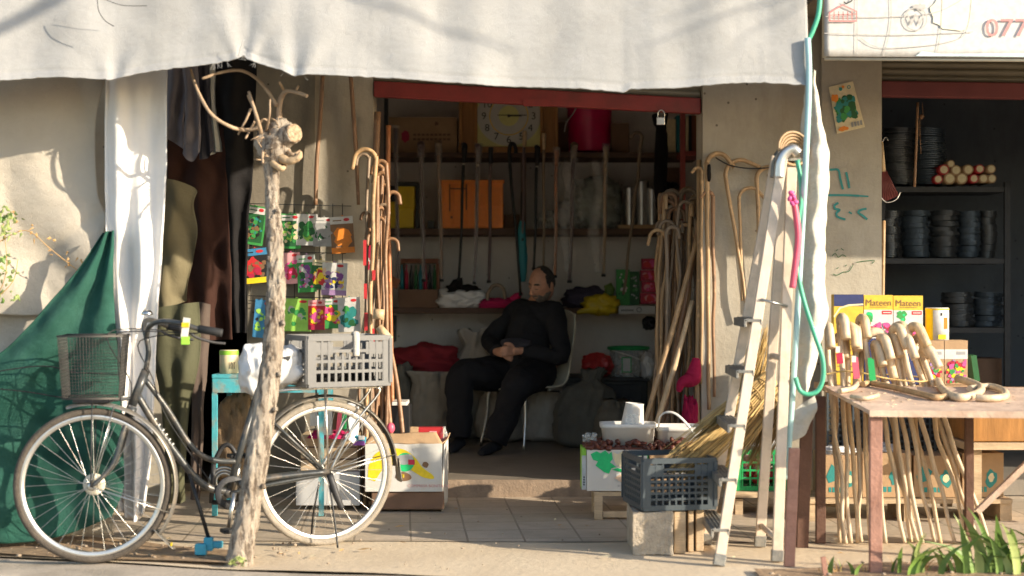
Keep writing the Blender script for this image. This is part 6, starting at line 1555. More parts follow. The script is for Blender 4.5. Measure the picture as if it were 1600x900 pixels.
packet(439, 336, 468, 386, 'dkgreen', 'white', ['green', 'lime', 'dkgreen', 'cream'], 'green framed bean packet right beside the trunk', 26, .13, 0, None, 'green', 2)
packet(465, 336, 494, 382, 'white', 'white', ['green', 'lime', 'dkgreen'], 'white topped packet with striped green pods', 18, .2, 0, None, None, 3)
packet(491, 341, 522, 384, 'grey', 'white', ['grey', 'black', 'dkgreen', 'grey'], 'grey seed packet with dark round picture', 10, .28, 0, None, None, 4)
packet(519, 340, 551, 394, 'brown', 'white', ['orange', 'orange', 'orange'], 'packet with a big orange pumpkin picture', 5, .42, 3, 'orange', None, 5)
packet(378, 390, 418, 441, 'black', 'blue', ['red', 'crimson', 'red', 'brown'], 'black packet of red chillies with yellow foot', 22, .14, 4, 'yellow', None, 6)
packet(441, 396, 468, 442, 'pale_pink', 'pale_pink', ['pink', 'crimson', 'pink', 'green'], 'salmon pink packet with magenta blooms', 16, .2, 0, None, None, 7)
packet(466, 400, 492, 455, 'green', 'white', ['violet', 'pink', 'purple', 'white', 'dkgreen'], 'mauve flower packet in the middle row', 24, .16, 0, None, None, 8)
packet(488, 408, 516, 450, 'dkgreen', 'cream', ['yellow', 'red', 'crimson', 'peach'], 'red and yellow flower packet in the middle row', 20, .2, -3, None, None, 9)
packet(505, 412, 540, 460, 'white', 'white', ['purple', 'navy', 'yellow', 'violet', 'white'], 'pansy packet with purple and yellow blooms', 26, .15, 0, 'violet', None, 10)
packet(398, 470, 420, 526, 'blue', 'blue', ['blue', 'teal', 'black', 'lime'], 'blue packet low down behind the trunk', 9, .22, -4, None, None, 11)
packet(443, 468, 484, 516, 'lime', 'lime', ['lime', 'green', 'fadegrey'], 'lime green bean packet in the bottom row', 10, .12, 0, 'lime', None, 12)
packet(483, 470, 506, 514, 'red', 'pale_pink', ['yellow', 'red', 'crimson', 'pink'], 'red and yellow zinnia packet in the bottom row', 20, .2, 0, 'crimson', None, 13)
packet(504, 468, 533, 512, 'green', 'white', ['pink', 'crimson', 'pink', 'yellow', 'green'], 'pink sweet pea packet in the bottom row', 22, .17, 0, None, None, 14)
packet(530, 466, 561, 517, 'white', 'white', ['teal', 'green', 'dkgreen', 'teal'], 'blue green cabbage packet at the row end', 20, .22, 0, None, None, 15)
packet(571, 370, 580, 420, 'crimson', 'white', ['red', 'white'], 'thin red packet hidden among the doorpost canes', 6, .3, 0, None, None, 16, d=8.85)

# poster and handwriting on the pillar by the next shop
k_ = 8.94
f = Face(P(1308, 209, k_), P(1354, 198, k_) - P(1308, 209, k_), P(1295, 136, k_) - P(1308, 209, k_)); f.n = V((0, -1, 0))
w_, h = (P(1354, 198, k_) - P(1308, 209, k_)).length, (P(1295, 136, k_) - P(1308, 209, k_)).length
b = MB(); b.prism([f.pt(0, 0), f.pt(w_ * .95, 0), f.pt(w_ * .82, h), f.pt(0, h)], (0, 1, 0), .004)
b.art(f, w_ * .02, h * .18, w_ * .84, h * .78, 70, w_ * .12, [1, 2, 3, 4], 3, .001)
b.mi = 5; b.disc(f, w_ * .12, h * .74, w_ * .13, off=.009, wob=.2); b.disc(f, w_ * .22, h * .07, w_ * .18, h * .05, off=.009, wob=.2); b.disc(f, w_ * .45, h * .93, w_ * .05, off=.009)
b.mi = 1; b.disc(f, w_ * .36, h * .90, w_ * .06, off=.01, wob=.2); b.stroke(f, [(w_ * .64 + w_ * .05 * math.cos(a), h * .9 + w_ * .05 * math.sin(a)) for a in (2 * PI * i / 12 for i in range(13))], .004, .009)
b.mi = 6
for i in range(4): b.rect(f, w_ * (.5 + i * .1), h * .06, w_ * (.57 + i * .1), h * .16, .009)
tag(b.build('poster', inks('cream', 'teal', 'green', 'teal', 'dkgreen', 'orange', 'grey'), None, recalc=False), 'crooked teal and orange vegetable poster on the pillar', 'poster')
f = Face(P(1290, 350, 8.947), (1, 0, 0), (0, 0, 1)); kk = 8.947 / F
def g(*l): return [((x - 1290) * kk, (350 - y) * kk) for x, y in l]
b = MB(); b.mi = 2; b.box(((X(1284, 8.95) + BX[5] - .002) / 2, 8.974, H / 2), (BX[5] - .002 - X(1284, 8.95), .048, H)); b.mi = 0
for l in (((1292, 266), (1301, 265), (1310, 266), (1313, 280), (1317, 296)), ((1322, 269), (1325, 282), (1327, 294)), ((1290, 305), (1320, 305), (1342, 306)), ((1342, 306), (1357, 307)), ((1310, 317), (1304, 321), (1305, 326), (1312, 328), (1307, 333), (1309, 339), (1321, 343)), ((1326, 331), (1331, 334)), ((1354, 326), (1345, 328), (1341, 332), (1348, 337), (1355, 343))):
    q = smooth([V(p + (0,)) for p in g(*l)], 4); b.stroke(f, [(p.x, p.y) for p in q], .0125 if len(l) > 2 else .009)
b.mi = 1
for l in (((1300, 400), (1305, 396), (1310, 402), (1316, 398), (1322, 401)), ((1306, 392), (1309, 390)), ((1314, 388), (1318, 391)), ((1301, 428), (1308, 430), (1318, 425), (1326, 424), (1333, 414)), ((1338, 410), (1350, 408), (1366, 407), (1362, 412)), ((1307, 420), (1310, 418)), ((1320, 416), (1323, 414))):
    q = smooth([V(p + (0,)) for p in g(*l)], 4); b.stroke(f, [(p.x, p.y) for p in q], .004)
b.build('pilaster', inks('teal', 'dkgreen') + ['plaster_front'], bld, recalc=False)
# ------------------------------------------------------------------ produce boxes in the middle, slate crate on block
GD = 8.1
t = thing('wooden_stand', 'small pale timber stand under the green and white box', 'stand', P(960, 800, 8.2))
b = MB()
zt = Z(768, GD); x0, x1 = X(929, GD), X(1085, GD)
b.box(((x0 + x1) / 2, GD + .15, zt - .012), (x1 - x0, .3, .022)); b.build('top_board', 'plank', t)
for x in (x0 + .02, x1 - .02):
    for y in (GD + .02, GD + .28): b = MB(); b.box((x, y, zt / 2 - .01), (.042, .035, zt - .028)); b.build('leg', 'plank', t)
b = MB(); b.box(((x0 + x1) / 2, GD + .02, .030), (x1 - x0 - .09, .034, .03)); b.build('rail', 'plank', t)
t = thing('produce_box', 'white carton with green leaf print heaped with dried dates', 'box', P(965, 768, GD))
b = MB(); x0, x1, zb, zt2 = X(917, GD), X(1013, GD), Z(767, GD), Z(703, GD)
b.box(((x0 + x1) / 2, GD + .13, (zb + zt2) / 2), (x1 - x0, .26, zt2 - zb))
f = Face((x0, GD, zb), (1, 0, 0), (0, 0, 1)); w_, h = x1 - x0, zt2 - zb
rnn = random.Random(31)
b.mi = 1; b.poly(f, [(w_ * a, h * c) for a, c in ((.06, .9), (.16, .97), (.22, .92), (.3, .99), (.36, .9), (.40, .96), (.42, .78), (.38, .7), (.48, .58), (.40, .55), (.36, .42), (.28, .46), (.20, .55), (.14, .62), (.18, .72), (.10, .76))], .002)
b.poly(f, [(w_ * a, h * c) for a, c in ((.40, .52), (.55, .46), (.72, .40), (.66, .5), (.5, .56))], .0026)
b.mi = 2; b.poly(f, [(w_ * a, h * c) for a, c in ((.42, .95), (.5, .9), (.58, .97), (.68, .92), (.7, .7), (.62, .55), (.5, .6), (.44, .74))], .003)
b.mi = 3; b.rect(f, w_ * .70, h * .72, w_, h * .93, .0034); b.mi = 0; b.rect(f, w_ * .74, h * .78, w_ * .98, h * .86, .004); b.mi = 4; b.disc(f, w_ * .56, h * .32, w_ * .1, h * .09, .003, 12, .2); b.mi = 5
for i in range(4): b.rect(f, w_ * (.5 + i * .05), h * .10, w_ * (.535 + i * .05), h * .15, .003)
b.build('carton', ['card_white'] + inks('vivid', 'cream', 'green', 'peach', 'fadegrey'), t)
def heap(n, x0, x1, y0, y1, z, hgt, m, par, nm, seed, r=.018):
    rn = random.Random(seed); b = MB()
    for i in range(n):
        x, y = rn.uniform(x0, x1), rn.uniform(y0, y1); u = abs((x - x0) / (x1 - x0) - .5) * 2; zz = z + hgt * (1 - u ** 3) * rn.random()
        R = Matrix.Rotation(rn.uniform(0, 6), 3, 'Z') @ Matrix.Rotation(rn.uniform(-1, 1), 3, 'X'); b.ball((x, y, zz), (r * rn.uniform(.6, 1), r * rn.uniform(.9, 1.6), r * rn.uniform(.5, .8)), R, 8, 6, lambda d: 1 + .35 * noise.noise(d * 2.5 + V((x * 30, y * 30, 0))))
    return b.build(nm, m, par)
b = MB(); b.box(((x0 + x1) / 2, GD + .13, zt2 + .002), (w_ - .01, .25, .02)); b.build('liner', 'dates', t)
heap(150, x0 + .0, x1 + .03, GD + .0, GD + .26, zt2 + .008, .035, 'dates', t, 'dried_dates', 7)
o = carton('carton', 1015, 706, 1092, 768, GD + .04, .26, 'card', 'brown carton with dark label beside the green leaf box', 'carton', extra=lambda b, f, w_, h: [setattr(b, 'mi', 1), b.rect(f, w_ * .08, h * .45, w_ * .9, h * .85), setattr(b, 'mi', 2), b.rect(f, w_ * .12, h * .55, w_ * .6, h * .75)], mats=inks('grey', 'white'))
tag(heap(140, X(1016, GD), X(1095, GD), GD + .03, GD + .30, Z(703, GD), .045, 'dates', None, 'dried_fruit', 9), 'heap of dark dried fruit in the brown carton', 'dried fruit')
carton('carton', 909, 700, 916, 765, GD + .03, .18, 'p_lime', 'narrow green edged carton beside the green leaf box', 'carton', extra=lambda b, f, w_, h: [setattr(b, 'mi', 1), b.rect(f, 0, 0, w_, h * .82), setattr(b, 'mi', 2)] + [b.disc(f, w_ * .5, h * (.12 + .06 * i), w_ * .2) for i in range(4)], mats=inks('white', 'black'))
b = MB(); rn = random.Random(3)
for i in range(5): b.lathe(P(914 + i * 4, 690 - (i % 2) * 3, GD + .1 + rn.uniform(0, .05)), [(.012, 0), (.014, .006), (.014, .028), (.016, .03), (.016, .036)], V((rn.uniform(-.5, .5), -.3, 1)), 12)
tag(b.build('bottle_caps', 'clearplastic'), 'few small clear cups beside the white tub', 'cups', kind='stuff')
def tubx(px0, px1, ptop, pbot, d, dep, m, label, cat='tub', name='tub', taper=.9):
    t = thing(name, label, cat, P((px0 + px1) / 2, pbot, d))
    b = MB(); w_ = (px1 - px0) * d / F; h = (pbot - ptop) * d / F; c = P((px0 + px1) / 2, pbot, d + dep / 2); rings = []
    for z, k, kk in ((0, taper, 0), (h * .8, .97, 0), (h * .82, 1.03, 0), (h, 1.04, 0), (h, .98, 0), (.012, taper * .96, 0)):
        pts = []
        for i in range(32):
            a = 2 * PI * i / 32; ca, sa = math.cos(a), math.sin(a); e = .45
            pts.append(c + V((math.copysign(abs(ca) ** e, ca) * w_ / 2 * k, math.copysign(abs(sa) ** e, sa) * dep / 2 * k, z)))
        rings.append(b.verts(pts))
    b.sm = True
    for r0, r1 in zip(rings, rings[1:]):
        for i in range(32): b.face([r0[i], r0[(i + 1) % 32], r1[(i + 1) % 32], r1[i]])
    b.face(rings[0][::-1]); b.face(rings[-1]); b.build('shell', m, t)
    return t
tubx(938, 1024, 660, 697, GD + .04, .2, 'p_white', 'squat white tub holding a white jug, on the date box')
t = thing('jug', 'white plastic measuring jug standing in the white tub', 'jug', P(990, 665, GD + .12))
b = MB(); c = P(988, 666, GD + .13); b.lathe(c, [(.062, -.0), (.060, .01), (.048, .115), (.050, .122), (.046, .120), (.056, .012)], V((.10, 0, 1)), 28, caps=False); b.build('shell', 'p_white', t)
f = Face(c + V((-.01, -.058, .012)), (1, 0, 0), (.10, .12, 1)); b = MB(); b.rect(f, -.032, 0, .036, .055, .004); b.build('window', 'clearplastic', t)
t = tubx(1022, 1094, 664, 700, GD + .10, .24, 'p_white', 'round white bucket with raised handle by the date box', 'bucket', 'bucket')
b = MB(); b.tube(smooth([P(1029, 672, GD + .12), P(1031, 652, GD + .1), P(1042, 644, GD + .08), P(1058, 648, GD + .06), P(1078, 668, GD + .04), P(1088, 684, GD + .04)], 6), .009, 8, flat=.5); b.build('handle', 'p_white', t)

# concrete block, planks and the slate crate with brooms
bl = thing('concrete_block', 'rough hollow concrete block under the slate crate', 'block', P(1020, 868, 7.02))
b = MB()
bo = P(1020, 868, 7.05); bo.z = 0
x0, x1, y0, y1, zz = X(989, 7.03), X(1052, 7.03), 7.03, 7.40, .19
for a in (x0 + .018, x1 - .018): b.box((a, (y0 + y1) / 2, zz / 2 + .004), (.036, y1 - y0, zz))
b.box(((x0 + x1) / 2, y0 + .02, zz / 2 + .004), (x1 - x0 - .074, .038, zz - .002)); b.box(((x0 + x1) / 2, y1 - .02, zz / 2 + .004), (x1 - x0 - .074, .038, zz - .002))
bmesh.ops.subdivide_edges(b.bm, edges=b.bm.edges[:], cuts=5, use_grid_fill=True); b.rough(.006, 26, 1); b.build('body', 'block', bl)
for i, (xa, xb, ya) in enumerate(((1054, 1072, 7.06), (1076, 1084, 7.1), (1088, 1100, 7.12))):
    b = MB(); b.box(((X(xa, ya) + X(xb, ya)) / 2, ya + .13, .097), ((xb - xa) * ya / F, .24, .188)); tag(b.build('timber_offcut', 'plank', bevel=.003), ('broad pale', 'thin brown', 'narrow pale')[i] + ' timber offcut standing ' + ('against the concrete block', 'between two pale offcuts', 'below the crate corner by the ladder')[i], 'timber', 'timber offcuts under the slate crate')
crate('plastic_crate', V(((X(981, 7.05) + X(1106, 7.4)) / 2, 7.24, .199)), (.985, .17, 0), (.17, -.985, 0), .335, .36, .235, 'p_slate', 'slate blue lattice crate with brooms on the concrete block', nh=6, nvL=11, nvW=11, t=.008, solid=.22)
def broom(a, c, w0, w1, n, seed, label, m='straw'):
    a, c = V(a), V(c); ax = (c - a).normalized(); sx = ax.cross(V((0, -1, 0))).normalized(); sy = ax.cross(sx)
    t = thing('straw_broom', label, 'broom', (min(a.x, c.x), c.y, c.z), 'straw brooms heaped by the ladder'); rn = random.Random(seed)
    b = MB()
    for i in range(n):
        r, th = math.sqrt(rn.random()), rn.uniform(0, 2 * PI); q = sx * math.cos(th) * r + sy * math.sin(th) * r * .5; e = rn.uniform(.72, 1.08)
        p0 = a + q * w0; p2 = a.lerp(c, e) + q * w1 * (.4 + .6 * e) + V((rn.gauss(0, .012), rn.gauss(0, .012), rn.gauss(0, .012))); p1 = p0.lerp(p2, .5) + q * w0 * .4 - V((0, 0, .015)) + V((rn.gauss(0, .006),) * 3)
        b.mi = 0 if rn.random() < .7 else 1
        b.tube(smooth([p0, p1, p2], 3), [.0035, .0026, .0012], 4, False)
    b.build('straws', [m, 'straw_dark'], t)
    b = MB()
    for f_ in (.10, .2, .3): 
        p = a.lerp(c, f_); ax_ = ax; b.ring(p, ax_, w0 * (1.0 + f_ * .6), .004, 24, 6)
    b.build('binding', 'straw_dark', t)
    return t
broom(P(1205, 590, 7.5), P(1060, 728, 7.15), .04, .085, 260, 1, 'golden straw broom fanning down into the slate crate')
broom(P(1215, 610, 7.55), P(1095, 735, 7.3), .035, .08, 220, 2, 'straw broom lying beneath the uppermost one by the ladder')
broom(P(1150, 660, 7.6), P(1192, 520, 7.5), .035, .05, 140, 3, 'straw broom standing bristles up behind the ladder steps')
broom(P(1250, 560, 7.6), P(1175, 720, 7.6), .03, .06, 170, 4, 'darker straw broom hanging behind the rear ladder legs', 'straw_dark')

# ------------------------------------------------------------------ step ladder
ld = thing('step_ladder', 'tall cream painted step ladder with grey treads', 'ladder', P(1165, 880, 7.0))
def gz(p): return V((p.x, p.y, .004))
fn0, fn1 = P(1224, 238, 6.98), gz(P(1123, 886, 6.76)); ff0, ff1 = P(1213, 244, 7.22), gz(P(1103, 852, 7.33))
rn0, rn1 = P(1237, 262, 6.99), gz(P(1214, 878, 6.86)); rf0, rf1 = P(1226, 262, 7.2), gz(P(1187, 853, 7.26))
def rail(a, c, nm, wx=.028, wy=.05):
    b = MB(); b.bar(c, a, wx, wy, V((0, 1, 0))); o = b.build(nm, 'ladderpaint', ld, bevel=.003)
    f_ = MB(); dd = (a - c).normalized(); f_.bar(c - dd * 0.0, c + dd * .05, wx + .007, wy + .007, V((0, 1, 0))); f_.build('rubber_foot', 'ladderstep', o, bevel=.003)
    return o
rail(fn0, fn1, 'front_rail', .044, .026); rail(ff0, ff1, 'front_rail', .044, .026); rail(rn0, rn1, 'rear_leg', .045, .026); rail(rf0, rf1, 'rear_leg', .045, .026)
def on(a, c, z): f_ = (z - c.z) / (a.z - c.z); return c.lerp(a, f_)
for py in (500, 578, 660, 741, 816):
    z = Z(py, 7.0); p, q = on(fn0, fn1, z), on(ff0, ff1, z); c = (p + q) / 2 + V((-.018, 0, 0)); dv = (q - p); 
    b = MB(); R = Matrix((V((1, 0, 0)), dv.normalized(), V((1, 0, 0)).cross(dv.normalized()))).transposed()
    b.box(c, (.075, dv.length + .03, .014), R); b.box(c + V((-.035, 0, -.012)), (.012, dv.length + .03, .036), R); b.box(c + V((.033, 0, -.010)), (.01, dv.length + .03, .030), R)
    for k in range(4): b.box(c + V((-.024 + .016 * k, 0, .0085)), (.006, dv.length + .02, .004), R)
    b.build('tread', 'ladderstep', ld, bevel=.002)
for py in (838, 560): z = Z(py, 6.95); b = MB(); b.tube([on(rn0, rn1, z), on(rf0, rf1, z)], .014, 10); b.build('rear_bar', 'ladderpaint', ld)
b = MB(); b.tube(smooth([P(1217, 278, 6.97), P(1219, 255, 6.97), P(1226, 240, 6.97), P(1238, 233, 6.97), P(1247, 240, 6.97)], 6), .024, 14, flat=1.0); b.build('top_hook', 'alu', ld)
b = MB(); b.tube(smooth([P(1209, 278, 7.22), P(1211, 255, 7.22), P(1218, 240, 7.22), P(1232, 233, 7.2), P(1242, 240, 7.2)], 6), .02, 14); b.build('top_hook', 'ladderstep', ld)
b = MB(); b.box(P(1230, 252, 7.1), (.09, .22, .012)); b.build('top_plate', 'ladderstep', ld)
b = MB(); b.tube([on(fn0, fn1, 1.15) + V((0, -.02, 0)), on(rn0, rn1, 1.12) + V((0, -.018, 0))], .006, 6); b.build('spreader', 'steel', ld)
# cane hoop hung on the ladder top, hoses
b = MB()
for k in range(4): b.ring(P(1240, 232 + k * 2, 7.02 + k * .01), (.35, -1, .1), .075 - k * .008, .0065, 40, 8)
tag(b.build('cane_hoop', 'cane'), 'coil of split cane hung over the ladder top', 'cane coil')
HDp = 6.94
def hose(pts, r, m, label, name='hose', d=HDp):
    b = MB(); b.tube(smooth([P(*(p if len(p) == 3 else p + (d,))) for p in pts], 8), r, 10); return tag(b.build(name, m), label, 'hose', 'hoses hung at the awning corner')
hose([(1262, 60, 6.9), (1264, 130, 6.87), (1259, 250, 6.86), (1253, 360), (1248, 450), (1243, 540), (1238, 620), (1233, 690), (1230, 735), (1227, 745), (1223, 735), (1224, 700), (1226, 660)], .0135, 'p_paleblue', 'pale blue hose hanging straight down beside the ladder')
hose([(1282, -20), (1279, 20), (1270, 48), (1263, 62)], .011, 'p_hosegreen', 'green hose loop at the corner of the awning')
hose([(1246, 250), (1252, 300), (1247, 350), (1243, 400), (1247, 430), (1256, 470), (1272, 520), (1285, 560), (1286, 590), (1278, 610), (1263, 616), (1250, 610), (1243, 590)], .0105, 'p_hosegreen', 'green hose curling in a low loop past the hung cloth', d=6.9)
hose([(1237, 300), (1243, 330), (1247, 370), (1243, 410), (1238, 450)], .0145, 'p_pink', 'short pink hose tied to the ladder top', d=6.88)
b = MB()
for i, (x, y) in enumerate(((1236, 301), (1240, 308), (1234, 310), (1243, 316), (1238, 318))): b.ball(P(x, y, 6.86), (.014, .012, .010), Matrix.Rotation(i, 3, 'Y'), 10, 8)
tag(b.build('pink_ribbon', 'ink_pink'), 'pink ribbon knot tied on the ladder near its top', 'ribbon')
D5 = 7.05
b = MB()
b.sheet([[P(1262, 118, D5), P(1268, 112, D5), P(1276, 118, D5)], [P(1256, 180, D5), P(1270, 180, D5), P(1284, 178, D5)], [P(1252, 250, D5), P(1275, 250, D5), P(1300, 240, D5)], [P(1254, 340, D5), P(1272, 340, D5), P(1296, 335, D5)], [P(1252, 430, D5), P(1272, 430, D5), P(1295, 420, D5)], [P(1250, 500, D5), P(1270, 500, D5), P(1297, 480, D5)], [P(1248, 560, D5), P(1264, 570, D5), P(1282, 560, D5)], [P(1250, 612, D5), P(1258, 614, D5), P(1268, 606, D5)]], 40, 90,
        lambda u, v, p: p + V((.014 * noise.noise(p * 9) + .004 * noise.noise(p * 26), .05 * math.sin(u * 7 + 2 * v) * .4 + .05 * noise.noise(p * 7) + .018 * noise.noise(p * 20) + (u - .5) ** 2 * .2, .01 * noise.noise(p * 13))))
tag(b.build('cloth_strip', 'strip_cloth', thick=.004), 'crumpled grey white cloth hanging from the awning corner beside the hoses', 'cloth')
b = MB(); b.sheet([[P(1234, 650, D5 + .1), P(1252, 632, D5 + .1), P(1272, 618, D5 + .1)], [P(1234, 668, D5 + .1), P(1256, 660, D5 + .1), P(1276, 640, D5 + .1)], [P(1236, 690, D5 + .1), P(1256, 680, D5 + .1), P(1262, 668, D5 + .1)]], 20, 20, lambda u, v, p: p + V((0, .03 * noise.noise(p * 12), 0))); tag(b.build('cloth_scrap', 'strip_cloth', thick=.004), 'scrap of grey cloth hanging below the green hose loop', 'cloth')
b = MB(); b.tube([V((X(1266, 7.0), 6.98, .0)), V((X(1271, 6.98), 6.98, 2.85))], .012, 10)
b.bm.free()
# rusty stakes
for i, (x, y0, yb, d, wd, m, lab) in enumerate(((1238, 700, 886, 6.76, .045, 'rust', 'short sunlit rusty red stake beside the rear ladder leg'), (1258, 640, 858, 7.25, .055, 'rustdark', 'dark brown stake tied with string behind the red stake'))):
    b = MB(); a = P(x - 5, yb, d); a.z = .0; c = P(x + 3, y0, d); b.bar(a, c, wd, .03, V((0, 1, 0))); tag(b.build('wooden_stake', m, bevel=.003), lab, 'stake')

# ------------------------------------------------------------------ green crate on bench, right of the brooms
b = MB(); b.box((X(1192, 8.3), 8.42, Z(771, 8.3)), (.34, .36, .03)); 
for x in (-.13, .13): b.box((X(1192, 8.3) + x, 8.42, Z(771, 8.3) / 2 - .01), (.04, .3, Z(771, 8.3) - .03))
tag(b.build('low_bench', 'plank'), 'low plank bench under the green crate', 'bench')
crate('plastic_crate', V((X(1190, 8.3), 8.42, Z(768, 8.3) + .006)), (1, 0, 0), (0, -1, 0), .29, .26, .215, 'p_green', 'vivid green lattice crate of onions behind the ladder', nh=3, nvL=7, nvW=6, t=.008, slot=False)
rn = random.Random(9); b = MB()
for i in range(26): b.mi = rn.choice([0, 0, 1]); b.ball(V((X(1190, 8.3) + rn.uniform(-.12, .12), 8.42 + rn.uniform(-.1, .1), Z(768, 8.3) + rn.uniform(.05, .2))), rn.uniform(.022, .035), None, 10, 8)
tag(b.build('onions', ['ink_pale_pink', 'p_red']), 'pink onions heaped in the green crate', 'onions', kind='stuff')
b = MB(); b.sack(P(1186, 690, 8.42), (.12, .1, .06), 8, .35, 3); tag(b.build('plastic_bag', 'greybag'), 'grey white plastic bag lying on the onions', 'bag')

# ------------------------------------------------------------------ the work table with bamboo canes
tb = thing('work_table', 'rough pinkish plank table holding bent cane handles', 'table', P(1480, 895, 6.9))
TF, TB = 6.56, 7.42
pFL, pFR, pBL, pBR = P(1358, 641, TF), P(1830, 645, TF), P(1287, 603, TB), P(1760, 606, TB)
b = MB()
for k in range(5):
    f0, f1 = k / 5 + .002, (k + 1) / 5 - .002
    b.prism([pFL.lerp(pBL, f0), pFR.lerp(pBR, f0), pFR.lerp(pBR, f1), pFL.lerp(pBL, f1)], (0, 0, 1), -.018)
b.build('table_top', 'tablewood', tb, bevel=.002)
b = MB(); b.prism([pFL + V((0, -.012, .001)), pFR + V((0, -.012, .001)), pFR + V((0, -.012, -.028)), pFL + V((0, -.012, -.026))], (0, 1, 0), .011); b.build('apron', 'tablewood', tb)
for px, py, d, wd, m in ((1368, 645, TF + .03, .052, 'rust'), (1282, 612, TB - .06, .045, 'rustdark'), (1514, 645, TB - .1, .038, 'rustdark'), (1800, 648, TF + .03, .05, 'rust')):
    b = MB(); a = P(px, py + 3, d); b.bar(V((a.x, a.y, .002)), a - V((0, 0, .012)), wd, .032, V((0, 1, 0))); b.build('leg', m, tb, bevel=.003)
b = MB(); b.bar(P(1526, 800, 7.0), P(1640, 690, 7.0), .026, .03, V((0, 1, 0))); b.build('brace', 'tablewood', tb)
g_ = 'peeled canes standing behind the work table'
hs = [(1292, 512, 1322, 846, 0), (1311, 498, 1330, 850, 0), (1322, 512, 1340, 852, 1), (1333, 516, 1346, 850, 0), (1341, 500, 1360, 850, 0), (1350, 520, 1384, 848, 2), (1364, 540, 1414, 845, 0), (1377, 562, 1424, 850, 0), (1386, 528, 1442, 848, 0), (1396, 512, 1470, 842, 0),
      (1408, 530, 1492, 848, 0), (1392, 514, 1460, 852, 0), (1418, 514, 1516, 852, 0), (1427, 532, 1530, 838, 0), (1300, 530, 1312, 850, 0), (1372, 530, 1434, 848, 0), (1438, 548, 1546, 830, 0)]
for i, (x0, y0, x1, y1, kd) in enumerate(hs):
    d = 7.50 + .022 * (i % 5); a = P(x0, y0, d); c = P(x1, y1, 7.32 + .015 * (i % 4)); c.z = .006
    ang = {0: -PI / 2 + (.5 if i > 7 else .15) + .1 * ((i * 7) % 5 - 2), 1: -PI / 2 + .3, 2: 0.0}[kd]
    crook(a, c, .034 if kd != 2 else .05, ang, .0165 * (.9 + .05 * (i * 5 % 5)), ['cane_white', 'cane_white', 'cane_pale', 'cane_white', 'cane_pale'][i % 5], {0: 'thick peeled cane with bent handle in the row behind the work table', 1: 'thick peeled cane with bent handle in the row behind the work table', 2: 'peeled cane whose hook turns sideways in the row'}[kd], g_, .5, .010, 200 + i, fat=1.6, taper=.62, end=2.3 if kd != 2 else .9)
b = MB(); b.tube(smooth([P(1288, 585, 7.44), P(1330, 580, 7.43), P(1390, 592, 7.43), P(1440, 596, 7.44), P(1446, 590, 7.6), P(1300, 580, 7.68), P(1288, 585, 7.44)], 6), .004, 6); tag(b.build('string', 'straw'), 'thin string binding the peeled canes together', 'string')
for i, (x0, y0, m, c2) in enumerate(((1337, 575, 'p_pink', 'p_white'), (1362, 578, 'p_green', 'p_green'), (1312, 560, 'ink_crimson', 'p_white'))):
    b = MB(); b.box(P(x0, y0, 7.40), (.03, .006, .10 if i < 2 else .05), Matrix.Rotation(R_(-6), 3, 'Y')); b.mi = 1; b.box(P(x0 - 3, y0 - 14, 7.398), (.02, .004, .03)); tag(b.build('paper_tag', [m, c2]), ('pink and white', 'bright green', 'crimson and white')[i] + ' paper tag hanging among the peeled canes', 'tag')
# handles lying on the table
def tp(px, py): 
    # point on the table top below this pixel
    a, c = (px - 800) / F, -(py - 450) / F
    n_ = (pFR - pFL).cross(pBL - pFL); t_ = (pFL - V((0, 0, CZ))).dot(n_) / V((a, 1, c)).dot(n_); return V((t_ * a, t_, CZ + t_ * c))
def lying(l, r, label, m='cane_white', lift=0.0):
    b = MB(); b.tube(smooth([tp(*p) + V((0, 0, r + .003 + lift)) for p in l], 6), r, 10); tag(b.build('bent_hoop' if 'hoop' in label else 'cane_offcut', m), label, 'cane piece', 'bent pieces lying on the work table')
lying([(1466, 602), (1472, 614), (1488, 626), (1508, 628), (1530, 620), (1532, 612), (1515, 604), (1496, 598)], .018, 'large pale bent hoop lying in the middle of the table')
lying([(1515, 614), (1545, 610), (1568, 617), (1570, 626), (1548, 629), (1525, 628)], .016, 'pale bent hoop lying at the far table end')
lying([(1360, 604), (1400, 612), (1440, 622), (1462, 627), (1482, 625)], .014, 'brown bark cane end lying across the table', 'cane')
lying([(1312, 616), (1332, 612), (1340, 604)], .012, 'short pale cane end near the table corner'); lying([(1330, 624), (1352, 627), (1372, 622)], .010, 'thin pale cane end on the front table edge'); lying([(1348, 606), (1362, 603), (1370, 600)], .014, 'stubby brown handle below the cane row', 'cane')
b = MB(); rn = random.Random(14)
for i in range(40): p = tp(rn.uniform(1330, 1590), rn.uniform(608, 638)); b.box(p + V((0, 0, .002)), (rn.uniform(.008, .03), .004, .0025), Matrix.Rotation(rn.uniform(0, 3), 3, 'Z'))
tag(b.build('shavings', 'cane_white'), 'pale wood shavings scattered over the work table', 'shavings', kind='stuff')

